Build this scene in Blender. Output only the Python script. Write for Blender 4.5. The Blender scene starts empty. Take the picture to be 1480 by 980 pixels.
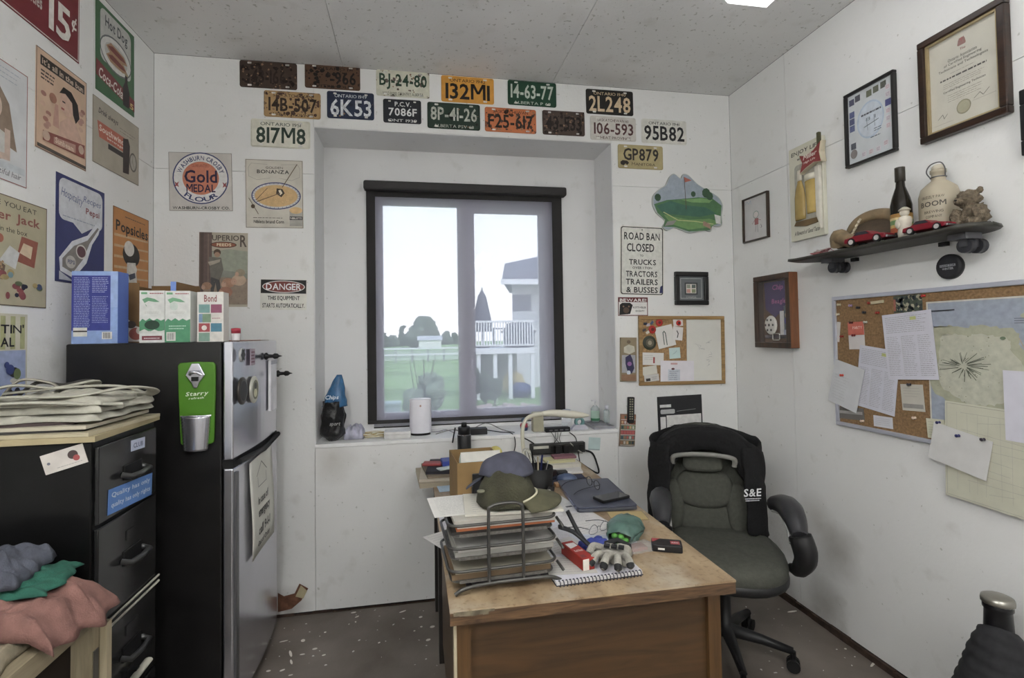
import bpy, bmesh, math, random
from mathutils import Vector, Matrix, noise
random.seed(7)
sc = bpy.context.scene
COL = sc.collection
# ------------------------------------------------------------------ camera
F, YAW, PIT, ROL, SX, SY = 729.9586, .1761, .0282, -.0154, -11.9007, -27.024
CZ, D, XL, XR, HC = 1.4941, 2.92, -1.3437, 2.0226, 3.0167
fwd = Vector((math.sin(YAW)*math.cos(PIT), math.cos(YAW)*math.cos(PIT), math.sin(PIT)))
r0 = Vector((math.cos(YAW), -math.sin(YAW), 0)); u0 = r0.cross(fwd)
RR = math.cos(ROL)*r0+math.sin(ROL)*u0; UU = -math.sin(ROL)*r0+math.cos(ROL)*u0
CP = Vector((0, 0, CZ))
cam = bpy.data.cameras.new('camera'); camo = bpy.data.objects.new('camera', cam); COL.objects.link(camo)
cam.sensor_width = 36; cam.lens = F*36/1480; cam.shift_x = -SX/1480; cam.shift_y = SY/1480; cam.clip_start = .02; cam.clip_end = 500
camo.matrix_world = Matrix(((RR.x, UU.x, -fwd.x, 0), (RR.y, UU.y, -fwd.y, 0), (RR.z, UU.z, -fwd.z, CZ), (0, 0, 0, 1)))
sc.camera = camo
# ------------------------------------------------------------------ sky, sun, exposure
LAMP = 25.0
wd = bpy.data.worlds.new('sky'); sc.world = wd; wd.use_nodes = True
nt = wd.node_tree; bg = nt.nodes['Background']
tc = nt.nodes.new('ShaderNodeTexCoord'); sp = nt.nodes.new('ShaderNodeSeparateXYZ'); rp = nt.nodes.new('ShaderNodeValToRGB')
rp.color_ramp.elements[0].position = 0; rp.color_ramp.elements[0].color = (.98, .97, 1, 1)
rp.color_ramp.elements[1].position = .6; rp.color_ramp.elements[1].color = (.62, .80, 1, 1)
nt.links.new(tc.outputs['Generated'], sp.inputs[0]); nt.links.new(sp.outputs['Z'], rp.inputs[0]); nt.links.new(rp.outputs[0], bg.inputs[0])
bg.inputs[1].default_value = 2.25
sun = bpy.data.lights.new('sun', 'SUN'); sun.energy = 1.4; sun.angle = math.radians(6); sun.color = (1, .96, .9)
suno = bpy.data.objects.new('sun', sun); COL.objects.link(suno); suno.rotation_euler = (math.radians(48), 0, math.radians(35)); suno.location = (0, 0, 30)
vs = sc.view_settings; vs.view_transform = 'Standard'; vs.look = 'None'; vs.exposure = 0.17; vs.gamma = 1; vs.use_curve_mapping = False
# ------------------------------------------------------------------ pixel -> place
def ray(u, v): return RR*((u-740-SX)/F)-UU*((v-490-SY)/F)+fwd
def at(u, v, ax, val):
    d = ray(u, v); t = (val-CP[ax])/d[ax]; return CP+d*t
def PB(u, v, y=D): return at(u, v, 1, y)
def PL(u, v, x=XL): return at(u, v, 0, x)
def PR(u, v, x=XR): return at(u, v, 0, x)
def PZ(u, v, z): return at(u, v, 2, z)
# ------------------------------------------------------------------ colours and materials
GAIN = 1.55
def lin(h):
    h = h.lstrip('#'); r = []
    for i in (0, 2, 4):
        c = int(h[i:i+2], 16)/255; r.append(c/12.92 if c <= .04045 else ((c+.055)/1.055)**2.4)
    return r
def alb(h, g=None):
    return tuple(min(.86, c*(GAIN if g is None else g)) for c in lin(h))+(1,)
MC = {}
def mat(h, rough=.55, metal=0, vary=.12, scale=18, bump=0, bscale=120, gain=None, spec=.4, key=None):
    k = (h, rough, metal, vary, scale, bump, bscale, gain, spec)
    if k in MC: return MC[k]
    m = bpy.data.materials.new(key or ('surface_'+h.strip('#'))); m.use_nodes = True; t = m.node_tree; p = t.nodes['Principled BSDF']
    p.inputs['Roughness'].default_value = rough; p.inputs['Metallic'].default_value = metal; p.inputs['Specular IOR Level'].default_value = spec
    c = alb(h, gain)
    if vary > 0:
        co = t.nodes.new('ShaderNodeTexCoord'); n = t.nodes.new('ShaderNodeTexNoise'); n.inputs['Scale'].default_value = scale; n.inputs['Detail'].default_value = 5
        r = t.nodes.new('ShaderNodeValToRGB'); r.color_ramp.elements[0].position = .3; r.color_ramp.elements[1].position = .7
        r.color_ramp.elements[0].color = tuple(x*(1-vary) for x in c[:3])+(1,); r.color_ramp.elements[1].color = tuple(min(.9, x*(1+vary)) for x in c[:3])+(1,)
        t.links.new(co.outputs['Object'], n.inputs['Vector']); t.links.new(n.outputs[0], r.inputs[0]); t.links.new(r.outputs[0], p.inputs['Base Color'])
    else: p.inputs['Base Color'].default_value = c
    if bump > 0:
        co = t.nodes.new('ShaderNodeTexCoord'); n = t.nodes.new('ShaderNodeTexNoise'); n.inputs['Scale'].default_value = bscale; n.inputs['Detail'].default_value = 4
        b = t.nodes.new('ShaderNodeBump'); b.inputs['Strength'].default_value = bump; b.inputs['Distance'].default_value = .01
        t.links.new(co.outputs['Object'], n.inputs['Vector']); t.links.new(n.outputs[0], b.inputs['Height']); t.links.new(b.outputs[0], p.inputs['Normal'])
    MC[k] = m; return m
def print_material(name, rough, vary):
    m = bpy.data.materials.new(name); m.use_nodes = True; t = m.node_tree; p = t.nodes['Principled BSDF']
    a = t.nodes.new('ShaderNodeAttribute'); a.attribute_name = 'ink'; p.inputs['Roughness'].default_value = rough; p.inputs['Specular IOR Level'].default_value = .3
    co = t.nodes.new('ShaderNodeTexCoord'); n = t.nodes.new('ShaderNodeTexNoise'); n.inputs['Scale'].default_value = 40; n.inputs['Detail'].default_value = 6
    r = t.nodes.new('ShaderNodeMapRange'); r.inputs['From Min'].default_value = .3; r.inputs['From Max'].default_value = .7; r.inputs['To Min'].default_value = 1-vary; r.inputs['To Max'].default_value = 1+vary*.4
    x = t.nodes.new('ShaderNodeMixRGB'); x.blend_type = 'MULTIPLY'; x.inputs[0].default_value = 1
    t.links.new(co.outputs['Object'], n.inputs['Vector']); t.links.new(n.outputs[0], r.inputs[0]); t.links.new(a.outputs['Color'], x.inputs[1]); t.links.new(r.outputs[0], x.inputs[2]); t.links.new(x.outputs[0], p.inputs['Base Color'])
    return m
INK = print_material('printed_ink', .5, .15)
RUSTINK = print_material('worn_paint', .7, .5)
def wood(h1, h2, rough=.5, scale=3, axis=0, gain=None):
    k = ('wood', h1, h2, rough, scale, axis, gain)
    if k in MC: return MC[k]
    m = bpy.data.materials.new('wood_grain'); m.use_nodes = True; t = m.node_tree; p = t.nodes['Principled BSDF']; p.inputs['Roughness'].default_value = rough
    co = t.nodes.new('ShaderNodeTexCoord'); mp = t.nodes.new('ShaderNodeMapping'); s = [14, 14, 14]; s[axis] = 1.2; mp.inputs['Scale'].default_value = s
    n = t.nodes.new('ShaderNodeTexNoise'); n.inputs['Scale'].default_value = scale; n.inputs['Detail'].default_value = 8; n.inputs['Distortion'].default_value = 1.2
    r = t.nodes.new('ShaderNodeValToRGB'); r.color_ramp.elements[0].position = .35; r.color_ramp.elements[1].position = .68
    r.color_ramp.elements[0].color = alb(h1, gain); r.color_ramp.elements[1].color = alb(h2, gain)
    t.links.new(co.outputs['Object'], mp.inputs[0]); t.links.new(mp.outputs[0], n.inputs['Vector']); t.links.new(n.outputs[0], r.inputs[0]); t.links.new(r.outputs[0], p.inputs['Base Color'])
    MC[k] = m; return m
def see_through(name, h, alpha, rough=.05, trans=0.0, dark=None):
    k = (name, h, alpha)
    if k in MC: return MC[k]
    m = bpy.data.materials.new(name); m.use_nodes = True; t = m.node_tree; p = t.nodes['Principled BSDF']; out = t.nodes['Material Output']
    p.inputs['Base Color'].default_value = alb(dark or h, 1); p.inputs['Roughness'].default_value = rough
    tr = t.nodes.new('ShaderNodeBsdfTransparent'); mx = t.nodes.new('ShaderNodeMixShader'); mx.inputs[0].default_value = alpha
    t.links.new(tr.outputs[0], mx.inputs[1]); t.links.new(p.outputs[0], mx.inputs[2])
    if trans > 0:
        tl = t.nodes.new('ShaderNodeBsdfTranslucent'); tl.inputs[0].default_value = alb(h, 1); m2 = t.nodes.new('ShaderNodeMixShader'); m2.inputs[0].default_value = trans
        t.links.new(p.outputs[0], m2.inputs[1]); t.links.new(tl.outputs[0], m2.inputs[2]); t.links.new(m2.outputs[0], mx.inputs[2])
    t.links.new(mx.outputs[0], out.inputs[0]); MC[k] = m; return m
# ------------------------------------------------------------------ mesh builder
class MB:
    def __init__(s): s.v = []; s.f = []; s.c = []; s.s = []; s.x = Matrix(); s.col = None
    def add(s, vs_, fs, smooth=False):
        o = len(s.v); s.v += [tuple(s.x @ Vector(p)) for p in vs_]
        for f in fs: s.f.append(tuple(o+i for i in f)); s.c.append(s.col); s.s.append(smooth)
        return s
    def box(s, x0, y0, z0, x1, y1, z1):
        return s.add([(x0, y0, z0), (x1, y0, z0), (x1, y1, z0), (x0, y1, z0), (x0, y0, z1), (x1, y0, z1), (x1, y1, z1), (x0, y1, z1)],
                     [(3, 2, 1, 0), (4, 5, 6, 7), (0, 1, 5, 4), (1, 2, 6, 5), (2, 3, 7, 6), (3, 0, 4, 7)])
    def cbox(s, c, d): return s.box(c[0]-d[0]/2, c[1]-d[1]/2, c[2]-d[2]/2, c[0]+d[0]/2, c[1]+d[1]/2, c[2]+d[2]/2)
    def prism(s, pts, z0, z1, smooth=False):
        n = len(pts); a = sum(pts[i][0]*pts[(i+1) % n][1]-pts[(i+1) % n][0]*pts[i][1] for i in range(n))
        if a < 0: pts = pts[::-1]
        s.add([(p[0], p[1], z0) for p in pts]+[(p[0], p[1], z1) for p in pts], [tuple(range(n))[::-1], tuple(range(n, 2*n))])
        o = len(s.v)-2*n
        for i in range(n):
            j = (i+1) % n; s.f.append((o+i, o+j, o+n+j, o+n+i)); s.c.append(s.col); s.s.append(smooth)
        return s
    def flat(s, pts, z):
        n = len(pts); a = sum(pts[i][0]*pts[(i+1) % n][1]-pts[(i+1) % n][0]*pts[i][1] for i in range(n))
        if a < 0: pts = pts[::-1]
        return s.add([(p[0], p[1], z) for p in pts], [tuple(range(n))])
    def lathe(s, prof, n=20, c=(0, 0, 0), cap=True):
        vs_ = []; fs = []
        for r, z in prof:
            for i in range(n): t = 2*math.pi*i/n; vs_.append((c[0]+r*math.cos(t), c[1]+r*math.sin(t), c[2]+z))
        for k in range(len(prof)-1):
            for i in range(n): j = (i+1) % n; fs.append((k*n+i, k*n+j, (k+1)*n+j, (k+1)*n+i))
        s.add(vs_, fs, True)
        if cap:
            o = len(s.v)-len(vs_); s.f.append(tuple(o+i for i in range(n))[::-1]); s.c.append(s.col); s.s.append(False)
            b = o+(len(prof)-1)*n; s.f.append(tuple(b+i for i in range(n))); s.c.append(s.col); s.s.append(False)
        return s
    def cyl(s, a, b, r, n=14, r2=None):
        a = Vector(a); b = Vector(b); return s.tube([a, b], r, n, radii=[r, r if r2 is None else r2])
    def tube(s, path, r, n=8, radii=None, closed=False, flatten=1.0):
        path = [Vector(p) for p in path]; m = len(path); vs_ = []; fs = []
        up = Vector((0, 0, 1)); prevn = None
        for i in range(m):
            if closed: t = path[(i+1) % m]-path[i-1]
            else: t = path[min(i+1, m-1)]-path[max(i-1, 0)]
            if t.length < 1e-9: t = Vector((0, 0, 1))
            t.normalize()
            if prevn is None:
                nn = up-t*up.dot(t)
                if nn.length < .05: nn = Vector((1, 0, 0))-t*t.x
            else: nn = prevn-t*prevn.dot(t)
            nn.normalize(); prevn = nn; bb = t.cross(nn); rad = radii[i] if radii else r
            for k in range(n): a = 2*math.pi*k/n; vs_.append(path[i]+nn*(rad*flatten*math.cos(a))+bb*(rad*math.sin(a)))
        for i in range(m if closed else m-1):
            j = (i+1) % m
            for k in range(n): l = (k+1) % n; fs.append((i*n+k, j*n+k, j*n+l, i*n+l)[::-1])
        s.add(vs_, fs, True)
        if not closed:
            o = len(s.v)-len(vs_)
            s.f.append(tuple(o+k for k in range(n))); s.c.append(s.col); s.s.append(False)
            s.f.append(tuple(o+(m-1)*n+k for k in range(n))[::-1]); s.c.append(s.col); s.s.append(False)
        return s
    def ball(s, c, r, n=14, m=9, amp=0, freq=8, seed=0):
        rx, ry, rz = (r, r, r) if not hasattr(r, '__len__') else r
        vs_ = []; fs = []
        for i in range(m+1):
            ph = math.pi*i/m
            for k in range(n):
                t = 2*math.pi*k/n; d = Vector((math.sin(ph)*math.cos(t), math.sin(ph)*math.sin(t), math.cos(ph)))
                q = 1+amp*noise.noise(d*freq*.25+Vector((seed*3.1, seed, 0))) if amp else 1
                vs_.append((c[0]+rx*d.x*q, c[1]+ry*d.y*q, c[2]+rz*d.z*q))
        for i in range(m):
            for k in range(n): l = (k+1) % n; fs.append((i*n+k, (i+1)*n+k, (i+1)*n+l, i*n+l))
        return s.add(vs_, fs, True)
    def sheet(s, nx, ny, fn, smooth=True):
        vs_ = [fn(i/nx, j/ny) for j in range(ny+1) for i in range(nx+1)]; w = nx+1
        return s.add(vs_, [(j*w+i, j*w+i+1, (j+1)*w+i+1, (j+1)*w+i) for j in range(ny) for i in range(nx)], smooth)
    def build(s, name, m, parent=None, bevel=0, solid=0, sub=0, label=None):
        me = bpy.data.meshes.new(name); me.from_pydata(s.v, [], s.f); me.materials.append(m)
        me.polygons.foreach_set('use_smooth', s.s)
        if any(c is not None for c in s.c):
            at_ = me.color_attributes.new('ink', 'FLOAT_COLOR', 'CORNER'); buf = []
            for f, c in zip(s.f, s.c): buf += list(c or (.5, .5, .5, 1))*len(f)
            at_.data.foreach_set('color', buf)
        me.update(); o = bpy.data.objects.new(name, me); COL.objects.link(o)
        if parent is not None: o.parent = parent
        if solid: q = o.modifiers.new('solid', 'SOLIDIFY'); q.thickness = solid; q.offset = 0
        if bevel: q = o.modifiers.new('bevel', 'BEVEL'); q.width = bevel; q.segments = 2; q.limit_method = 'ANGLE'
        if sub: q = o.modifiers.new('sub', 'SUBSURF'); q.levels = sub; q.render_levels = sub
        if label: o['label'] = label
        return o
def tag(o, label, cat, group=None):
    o['label'] = label; o['category'] = cat
    if group: o['group'] = group
    return o
def empty(name, label, cat, loc=(0, 0, 0), rz=0, group=None):
    o = bpy.data.objects.new(name, None); COL.objects.link(o); o.empty_display_size = .05
    o.location = loc; o.rotation_euler = (0, 0, rz); return tag(o, label, cat, group)
def setting(o): o['kind'] = 'structure'; return o
def rrect(x0, y0, x1, y1, r, n=4):
    p = []
    for cx, cy, a in ((x1-r, y1-r, 0), (x0+r, y1-r, 90), (x0+r, y0+r, 180), (x1-r, y0+r, 270)):
        for k in range(n+1): t = math.radians(a+90*k/n); p.append((cx+r*math.cos(t), cy+r*math.sin(t)))
    return p
def ellipse(cx, cy, rx, ry, n=24): return [(cx+rx*math.cos(2*math.pi*i/n), cy+ry*math.sin(2*math.pi*i/n)) for i in range(n)]
def spline(pts, n=6):
    pts = [Vector(p) for p in pts]; out = []
    for i in range(len(pts)-1):
        a = pts[max(i-1, 0)]; b = pts[i]; c = pts[i+1]; d = pts[min(i+2, len(pts)-1)]
        for k in range(n):
            t = k/n; out.append(.5*((2*b)+(c-a)*t+(2*a-5*b+4*c-d)*t*t+(3*b-a-3*c+d)*t**3))
    out.append(pts[-1]); return out
# ------------------------------------------------------------------ letters: built once per character as outlines
GLY = {}
def make_glyphs():
    chars = "ABCDEFGHIJKLMNOPQRSTUVWXYZabcdefghijklmnopqrstuvwxyz0123456789.,-!&'$:/()%"
    obs = []
    for bold in (0, 1):
        for ch in chars+'\u00a2':
            cu = bpy.data.curves.new('g', 'FONT'); cu.body = ch; cu.resolution_u = 2; cu.size = 1
            if bold: cu.offset = .004 if ch in 'MWN' else .02
            o = bpy.data.objects.new('g', cu); COL.objects.link(o); obs.append((bold, ch, o, cu))
    dg = bpy.context.evaluated_depsgraph_get()
    for bold, ch, o, cu in obs:
        me = bpy.data.meshes.new_from_object(o.evaluated_get(dg))
        vs_ = [tuple(v.co[:2]) for v in me.vertices]; fs = [tuple(p.vertices) for p in me.polygons]
        GLY[(bold, ch)] = (vs_, fs); bpy.data.meshes.remove(me)
    for bold, ch, o, cu in obs:
        bpy.data.objects.remove(o); bpy.data.curves.remove(cu)
make_glyphs()
for bold, t in ((0, .085), (1, .13)):      # plain upright M with a short middle
    GLY[(bold, 'M')] = ([(0, 0), (t, 0), (t, .73), (0, .73), (.72-t, 0), (.72, 0), (.72, .73), (.72-t, .73), (t*.2, .73), (t*1.3, .73), (.36+t*.5, .26), (.36-t*.5, .26), (.72-t*1.3, .73), (.72-t*.2, .73)], [(0, 1, 2, 3), (4, 5, 6, 7), (11, 10, 9, 8), (11, 10, 13, 12)])
def layout(txt, bold):
    x = 0; out = []
    for ch in txt:
        if ch == ' ': x += .3; continue
        g = GLY.get((bold, ch))
        if g is None or not g[0]: x += .3; continue
        x0 = min(p[0] for p in g[0]); x1 = max(p[0] for p in g[0]); out.append((x-x0, g, x, x1-x0)); x += x1-x0+.07
    return out, max(x-.07, .01)
class Print:
    """flat print on a board w x h metres, u to the right and v down, both 0..1"""
    def __init__(s, w, h, z): s.w = w; s.h = h; s.z = z; s.m = MB(); s.g = None
    def P(s, u, v): return ((u-.5)*s.w, (.5-v)*s.h)
    def lay(s, c): s.z += .00006; k = alb(c, s.g); g = .3*k[0]+.6*k[1]+.1*k[2]; s.m.col = tuple(x*.7+g*.3 for x in k[:3])+(1,); return s.z
    def rect(s, u0, v0, u1, v1, c): s.m.flat([s.P(u0, v0), s.P(u1, v0), s.P(u1, v1), s.P(u0, v1)], s.lay(c)); return s
    def poly(s, pts, c): s.m.flat([s.P(*p) for p in pts], s.lay(c)); return s
    def ell(s, u, v, ru, rv, c, n=24): s.m.flat([s.P(*p) for p in ellipse(u, v, ru, rv, n)], s.lay(c)); return s
    def round(s, u0, v0, u1, v1, r, c):
        a = s.P(u0, v1); b = s.P(u1, v0); s.m.flat(rrect(a[0], a[1], b[0], b[1], r), s.lay(c)); return s
    def border(s, c, t=.004, inset=.0):
        i = inset; z = s.lay(c); W = s.w/2-i; H = s.h/2-i
        for a, b, cc, d in ((-W, -H, W, -H+t), (-W, H-t, W, H), (-W, -H+t, -W+t, H-t), (W-t, -H+t, W, H-t)): s.m.flat([(a, b), (cc, b), (cc, d), (a, d)], z)
        return s
    def line(s, pts, t, c):
        z = s.lay(c); q = [Vector(s.P(*p)) for p in pts]
        for i in range(len(q)-1):
            d = q[i+1]-q[i]
            if d.length < 1e-6: continue
            d.normalize(); n = Vector((-d.y, d.x))*t/2; e = d*t*.3
            s.m.flat([q[i]-n-e, q[i+1]-n+e, q[i+1]+n+e, q[i]+n-e], z)
        return s
    def text(s, txt, u0, v0, u1, v1, c, bold=1, slant=0, rise=0):
        """fill the box u0..u1, v0..v1 with the line of text; rise lifts the right end (metres per metre)"""
        out, W = layout(txt, bold); z = s.lay(c)
        ys = [p[1] for o in out for p in o[1][0]]
        if not ys: return s
        y0 = min(min(ys), 0); y1 = max(max(ys), .5)
        a = s.P(u0, v1); b = s.P(u1, v0); sx = (b[0]-a[0])/W; sy = (b[1]-a[1])/(y1-y0)
        for dx, g, _, _ in out:
            s.m.add([(a[0]+(p[0]+dx)*sx+slant*(p[1]-y0)*sy, a[1]+(p[1]-y0)*sy+rise*(p[0]+dx)*sx, z) for p in g[0]], g[1])
        return s
    def arc(s, txt, cu, cv, r, a0, a1, hgt, c, inside=False):
        out, W = layout(txt, 1); z = s.lay(c); cx, cy = s.P(cu, cv)
        for dx, g, x, w in out:
            t = math.radians(a0+(a1-a0)*(x+w/2)/W); k = (math.radians(abs(a1-a0))*r)/W
            for_v = []
            for p in g[0]:
                lx = (p[0]+dx-(x+w/2))*k; ly = p[1]*hgt/.72
                if inside: rr = r-ly; q = (cx+rr*math.cos(t)-lx*math.sin(t), cy+rr*math.sin(t)+lx*math.cos(t))
                else: rr = r+ly; q = (cx+rr*math.cos(t)+lx*math.sin(t), cy+rr*math.sin(t)-lx*math.cos(t))
                for_v.append((q[0], q[1], z))
            s.m.add(for_v, g[1])
        return s
    def scribble(s, u0, v0, u1, v1, n, c, t=.0015, fill=.8, seed=1):
        """n lines of unreadable small print as broken strokes"""
        rnd = random.Random(seed); z = s.lay(c)
        for i in range(n):
            v = v0+(v1-v0)*(i+.5)/n; u = u0; end = u0+(u1-u0)*(1-rnd.random()*(1-fill))
            while u < end:
                w = (.02+rnd.random()*.06); e = min(end, u+w)
                a = s.P(u, v); b = s.P(e, v); s.m.flat([(a[0], a[1]-t/2), (b[0], b[1]-t/2), (b[0], b[1]+t/2), (a[0], a[1]+t/2)], z); u = e+.012
        return s
    def specks(s, n, c, rmin=.001, rmax=.004, seed=1, box=(0, 0, 1, 1)):
        rnd = random.Random(seed); z = s.lay(c)
        for i in range(n):
            p = s.P(box[0]+rnd.random()*(box[2]-box[0]), box[1]+rnd.random()*(box[3]-box[1])); r = rmin+rnd.random()*(rmax-rmin); k = rnd.randint(4, 7)
            pts = [(p[0]+r*(.6+.6*rnd.random())*math.cos(6.283*j/k), p[1]+r*(.6+.6*rnd.random())*math.sin(6.283*j/k)) for j in range(k)]
            s.m.flat([(max(-s.w/2+.0005, min(s.w/2-.0005, a)), max(-s.h/2+.0005, min(s.h/2-.0005, b))) for a, b in pts], z)
        return s
    def done(s, parent, name='print', m=None): return s.m.build(name, m or INK, parent)
WALLM = {'B': Matrix(((1, 0, 0), (0, 0, -1), (0, 1, 0))), 'L': Matrix(((0, 0, 1), (1, 0, 0), (0, 1, 0))), 'R': Matrix(((0, 0, -1), (-1, 0, 0), (0, 1, 0)))}
WALLP = {'B': PB, 'L': PL, 'R': PR}
def wallframe(o, wall, p, rot=0, off=.0008, tilt=0):
    m = WALLM[wall] @ Matrix.Rotation(rot, 3, 'Z') @ Matrix.Rotation(tilt, 3, 'X')
    n = WALLM[wall] @ Vector((0, 0, 1)); o.matrix_world = Matrix.Translation(Vector(p)+n*off) @ m.to_4x4(); return o
def wrect(wall, q, x=None):
    """four photo corners TL TR BR BL on a wall -> centre, width, height, turn"""
    P = [WALLP[wall](*c) if x is None else WALLP[wall](c[0], c[1], x) for c in q]; inv = WALLM[wall].transposed()
    L_ = [(inv @ p) for p in P]; c = sum(P, Vector())/4
    w = ((L_[1]-L_[0]).length+(L_[2]-L_[3]).length)/2; h = ((L_[0]-L_[3]).length+(L_[1]-L_[2]).length)/2
    a = (L_[1]-L_[0])+(L_[2]-L_[3]); return c, w, h, math.atan2(a.y, a.x)
def wbox(wall, u0, v0, u1, v1):
    """photo bounding box on a wall, upright thing"""
    P = WALLP[wall]; cu, cv = (u0+u1)/2, (v0+v1)/2; c = P(cu, cv); w = (P(u1, cv)-P(u0, cv)).length; h = (P(cu, v0)-P(cu, v1)).length
    return c, w, h, 0
def sign(name, label, cat, wall, geo, bg, thick=.002, rad=0, rot=None, m=None, off=.0008, group=None, rough=.5, vary=.1):
    c, w, h, r = geo; mb = MB(); r = r if rot is None else rot
    if rad: mb.prism(rrect(-w/2, -h/2, w/2, h/2, rad), 0, thick)
    else: mb.box(-w/2, -h/2, 0, w/2, h/2, thick)
    o = mb.build(name, m or mat(bg, rough, vary=vary, scale=12)); wallframe(o, wall, c, r, off); tag(o, label, cat, group)
    return o, Print(w, h, thick+.0003)
# ------------------------------------------------------------------ room surfaces
def wall_paint(name, base, speck, sscale, sth, bump, blot=.08, stains=()):
    m = bpy.data.materials.new(name); m.use_nodes = True; t = m.node_tree; p = t.nodes['Principled BSDF']; p.inputs['Roughness'].default_value = .55; p.inputs['Specular IOR Level'].default_value = .3
    g = t.nodes.new('ShaderNodeNewGeometry')
    def N(scale, detail=4, stretch=None):
        n = t.nodes.new('ShaderNodeTexNoise'); n.inputs['Scale'].default_value = scale; n.inputs['Detail'].default_value = detail
        if stretch:
            mp = t.nodes.new('ShaderNodeMapping'); mp.inputs['Scale'].default_value = stretch; t.links.new(g.outputs['Position'], mp.inputs[0]); t.links.new(mp.outputs[0], n.inputs['Vector'])
        else: t.links.new(g.outputs['Position'], n.inputs['Vector'])
        return n.outputs[0]
    def ramp(i, p0, c0, p1, c1):
        r = t.nodes.new('ShaderNodeValToRGB'); r.color_ramp.elements[0].position = p0; r.color_ramp.elements[0].color = c0; r.color_ramp.elements[1].position = p1; r.color_ramp.elements[1].color = c1
        t.links.new(i, r.inputs[0]); return r.outputs[0]
    def mul(a, b):
        x = t.nodes.new('ShaderNodeMixRGB'); x.blend_type = 'MULTIPLY'; x.inputs[0].default_value = 1; t.links.new(a, x.inputs[1]); t.links.new(b, x.inputs[2]); return x.outputs[0]
    lo = tuple(c*(1-blot) for c in base)+(1,); hi = tuple(base)+(1,)
    c1 = ramp(N(1.6, 6), .35, lo, .65, hi)
    c2 = ramp(N(sscale, 3), sth, (speck, speck, speck*.96, 1), sth+.035, (1, 1, 1, 1))
    c3 = ramp(N(9, 6), .26, (.90, .895, .88, 1), .40, (1, 1, 1, 1))
    col = mul(mul(c1, c2), c3)
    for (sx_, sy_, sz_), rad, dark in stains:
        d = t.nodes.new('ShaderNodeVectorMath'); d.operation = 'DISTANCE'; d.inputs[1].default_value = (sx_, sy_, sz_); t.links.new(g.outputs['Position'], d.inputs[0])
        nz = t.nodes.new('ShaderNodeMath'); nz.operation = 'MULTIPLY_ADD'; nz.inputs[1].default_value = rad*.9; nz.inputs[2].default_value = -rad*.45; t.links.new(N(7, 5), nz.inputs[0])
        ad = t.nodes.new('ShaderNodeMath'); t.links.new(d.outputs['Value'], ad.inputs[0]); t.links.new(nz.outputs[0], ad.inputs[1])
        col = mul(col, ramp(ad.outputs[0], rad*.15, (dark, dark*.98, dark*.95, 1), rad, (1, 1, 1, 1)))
    t.links.new(col, p.inputs['Base Color'])
    b = t.nodes.new('ShaderNodeBump'); b.inputs['Strength'].default_value = bump; b.inputs['Distance'].default_value = .004
    t.links.new(N(70, 3), b.inputs['Height']); t.links.new(b.outputs[0], p.inputs['Normal']); return m
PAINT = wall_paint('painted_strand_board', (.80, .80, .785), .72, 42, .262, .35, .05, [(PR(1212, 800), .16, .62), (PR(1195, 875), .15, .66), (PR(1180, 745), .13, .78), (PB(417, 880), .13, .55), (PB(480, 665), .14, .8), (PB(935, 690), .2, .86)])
PAINTW = wall_paint('recess_paint', (.80, .80, .80), .8, 36, .25, .12, .05)
CEIL = wall_paint('ceiling_paint', (.82, .82, .815), .66, 48, .318, .3, .10)
DARK = mat('#1c1a18', .9, vary=.3, gain=1)
DIRT = mat('#3a2c24', .9, vary=.5, scale=30, gain=1)
YB = -1.7      # the room goes on behind the camera to here
G = .0011
def panels(parent, wall, spans, plane, thick=.008, m=PAINT):
    for a0, a1, z0, z1 in spans:
        b = MB()
        if wall == 'B': b.box(a0+G, plane, z0+G, a1-G, plane+thick, z1-G)
        elif wall == 'L': b.box(plane-thick, a0+G, z0+G, plane, a1-G, z1-G)
        elif wall == 'R': b.box(plane, a0+G, z0+G, plane+thick, a1-G, z1-G)
        else: b.box(a0+G, z0+G, plane, a1-G, z1-G, plane+thick)
        b.build('ceiling_panel' if wall == 'C' else 'wall_panel', m, parent)
def floor_mat():
    m = bpy.data.materials.new('worn_concrete'); m.use_nodes = True; t = m.node_tree; p = t.nodes['Principled BSDF']; p.inputs['Roughness'].default_value = .5
    g = t.nodes.new('ShaderNodeNewGeometry')
    def N(s, d=6):
        n = t.nodes.new('ShaderNodeTexNoise'); n.inputs['Scale'].default_value = s; n.inputs['Detail'].default_value = d; t.links.new(g.outputs['Position'], n.inputs['Vector']); return n.outputs[0]
    r = t.nodes.new('ShaderNodeValToRGB'); r.color_ramp.elements[0].position = .3; r.color_ramp.elements[0].color = (.10, .082, .066, 1); r.color_ramp.elements[1].position = .7; r.color_ramp.elements[1].color = (.19, .165, .143, 1)
    t.links.new(N(3.2, 8), r.inputs[0])
    r2 = t.nodes.new('ShaderNodeValToRGB'); r2.color_ramp.elements[0].position = .735; r2.color_ramp.elements[0].color = (0, 0, 0, 1); r2.color_ramp.elements[1].position = .75; r2.color_ramp.elements[1].color = (1, 1, 1, 1)
    t.links.new(N(38, 1), r2.inputs[0])
    x = t.nodes.new('ShaderNodeMixRGB'); x.inputs[2].default_value = (.62, .61, .58, 1); t.links.new(r2.outputs[0], x.inputs[0]); t.links.new(r.outputs[0], x.inputs[1]); t.links.new(x.outputs[0], p.inputs['Base Color'])
    b = t.nodes.new('ShaderNodeBump'); b.inputs['Strength'].default_value = .2; b.inputs['Distance'].default_value = .004; t.links.new(N(60), b.inputs['Height']); t.links.new(b.outputs[0], p.inputs['Normal']); return m
RX0, RX1, RZ0, RZ1, RY = -.54, 1.213, .908, 2.667, 3.22   # window recess
WX0, WX1, WZ0, WZ1 = -.262, .96, .928, 2.41                # window opening in its back
fl = setting(MB().box(XL-.12, YB-.12, -.1, XR+.12, 3.37, 0).build('floor', floor_mat()))
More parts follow.
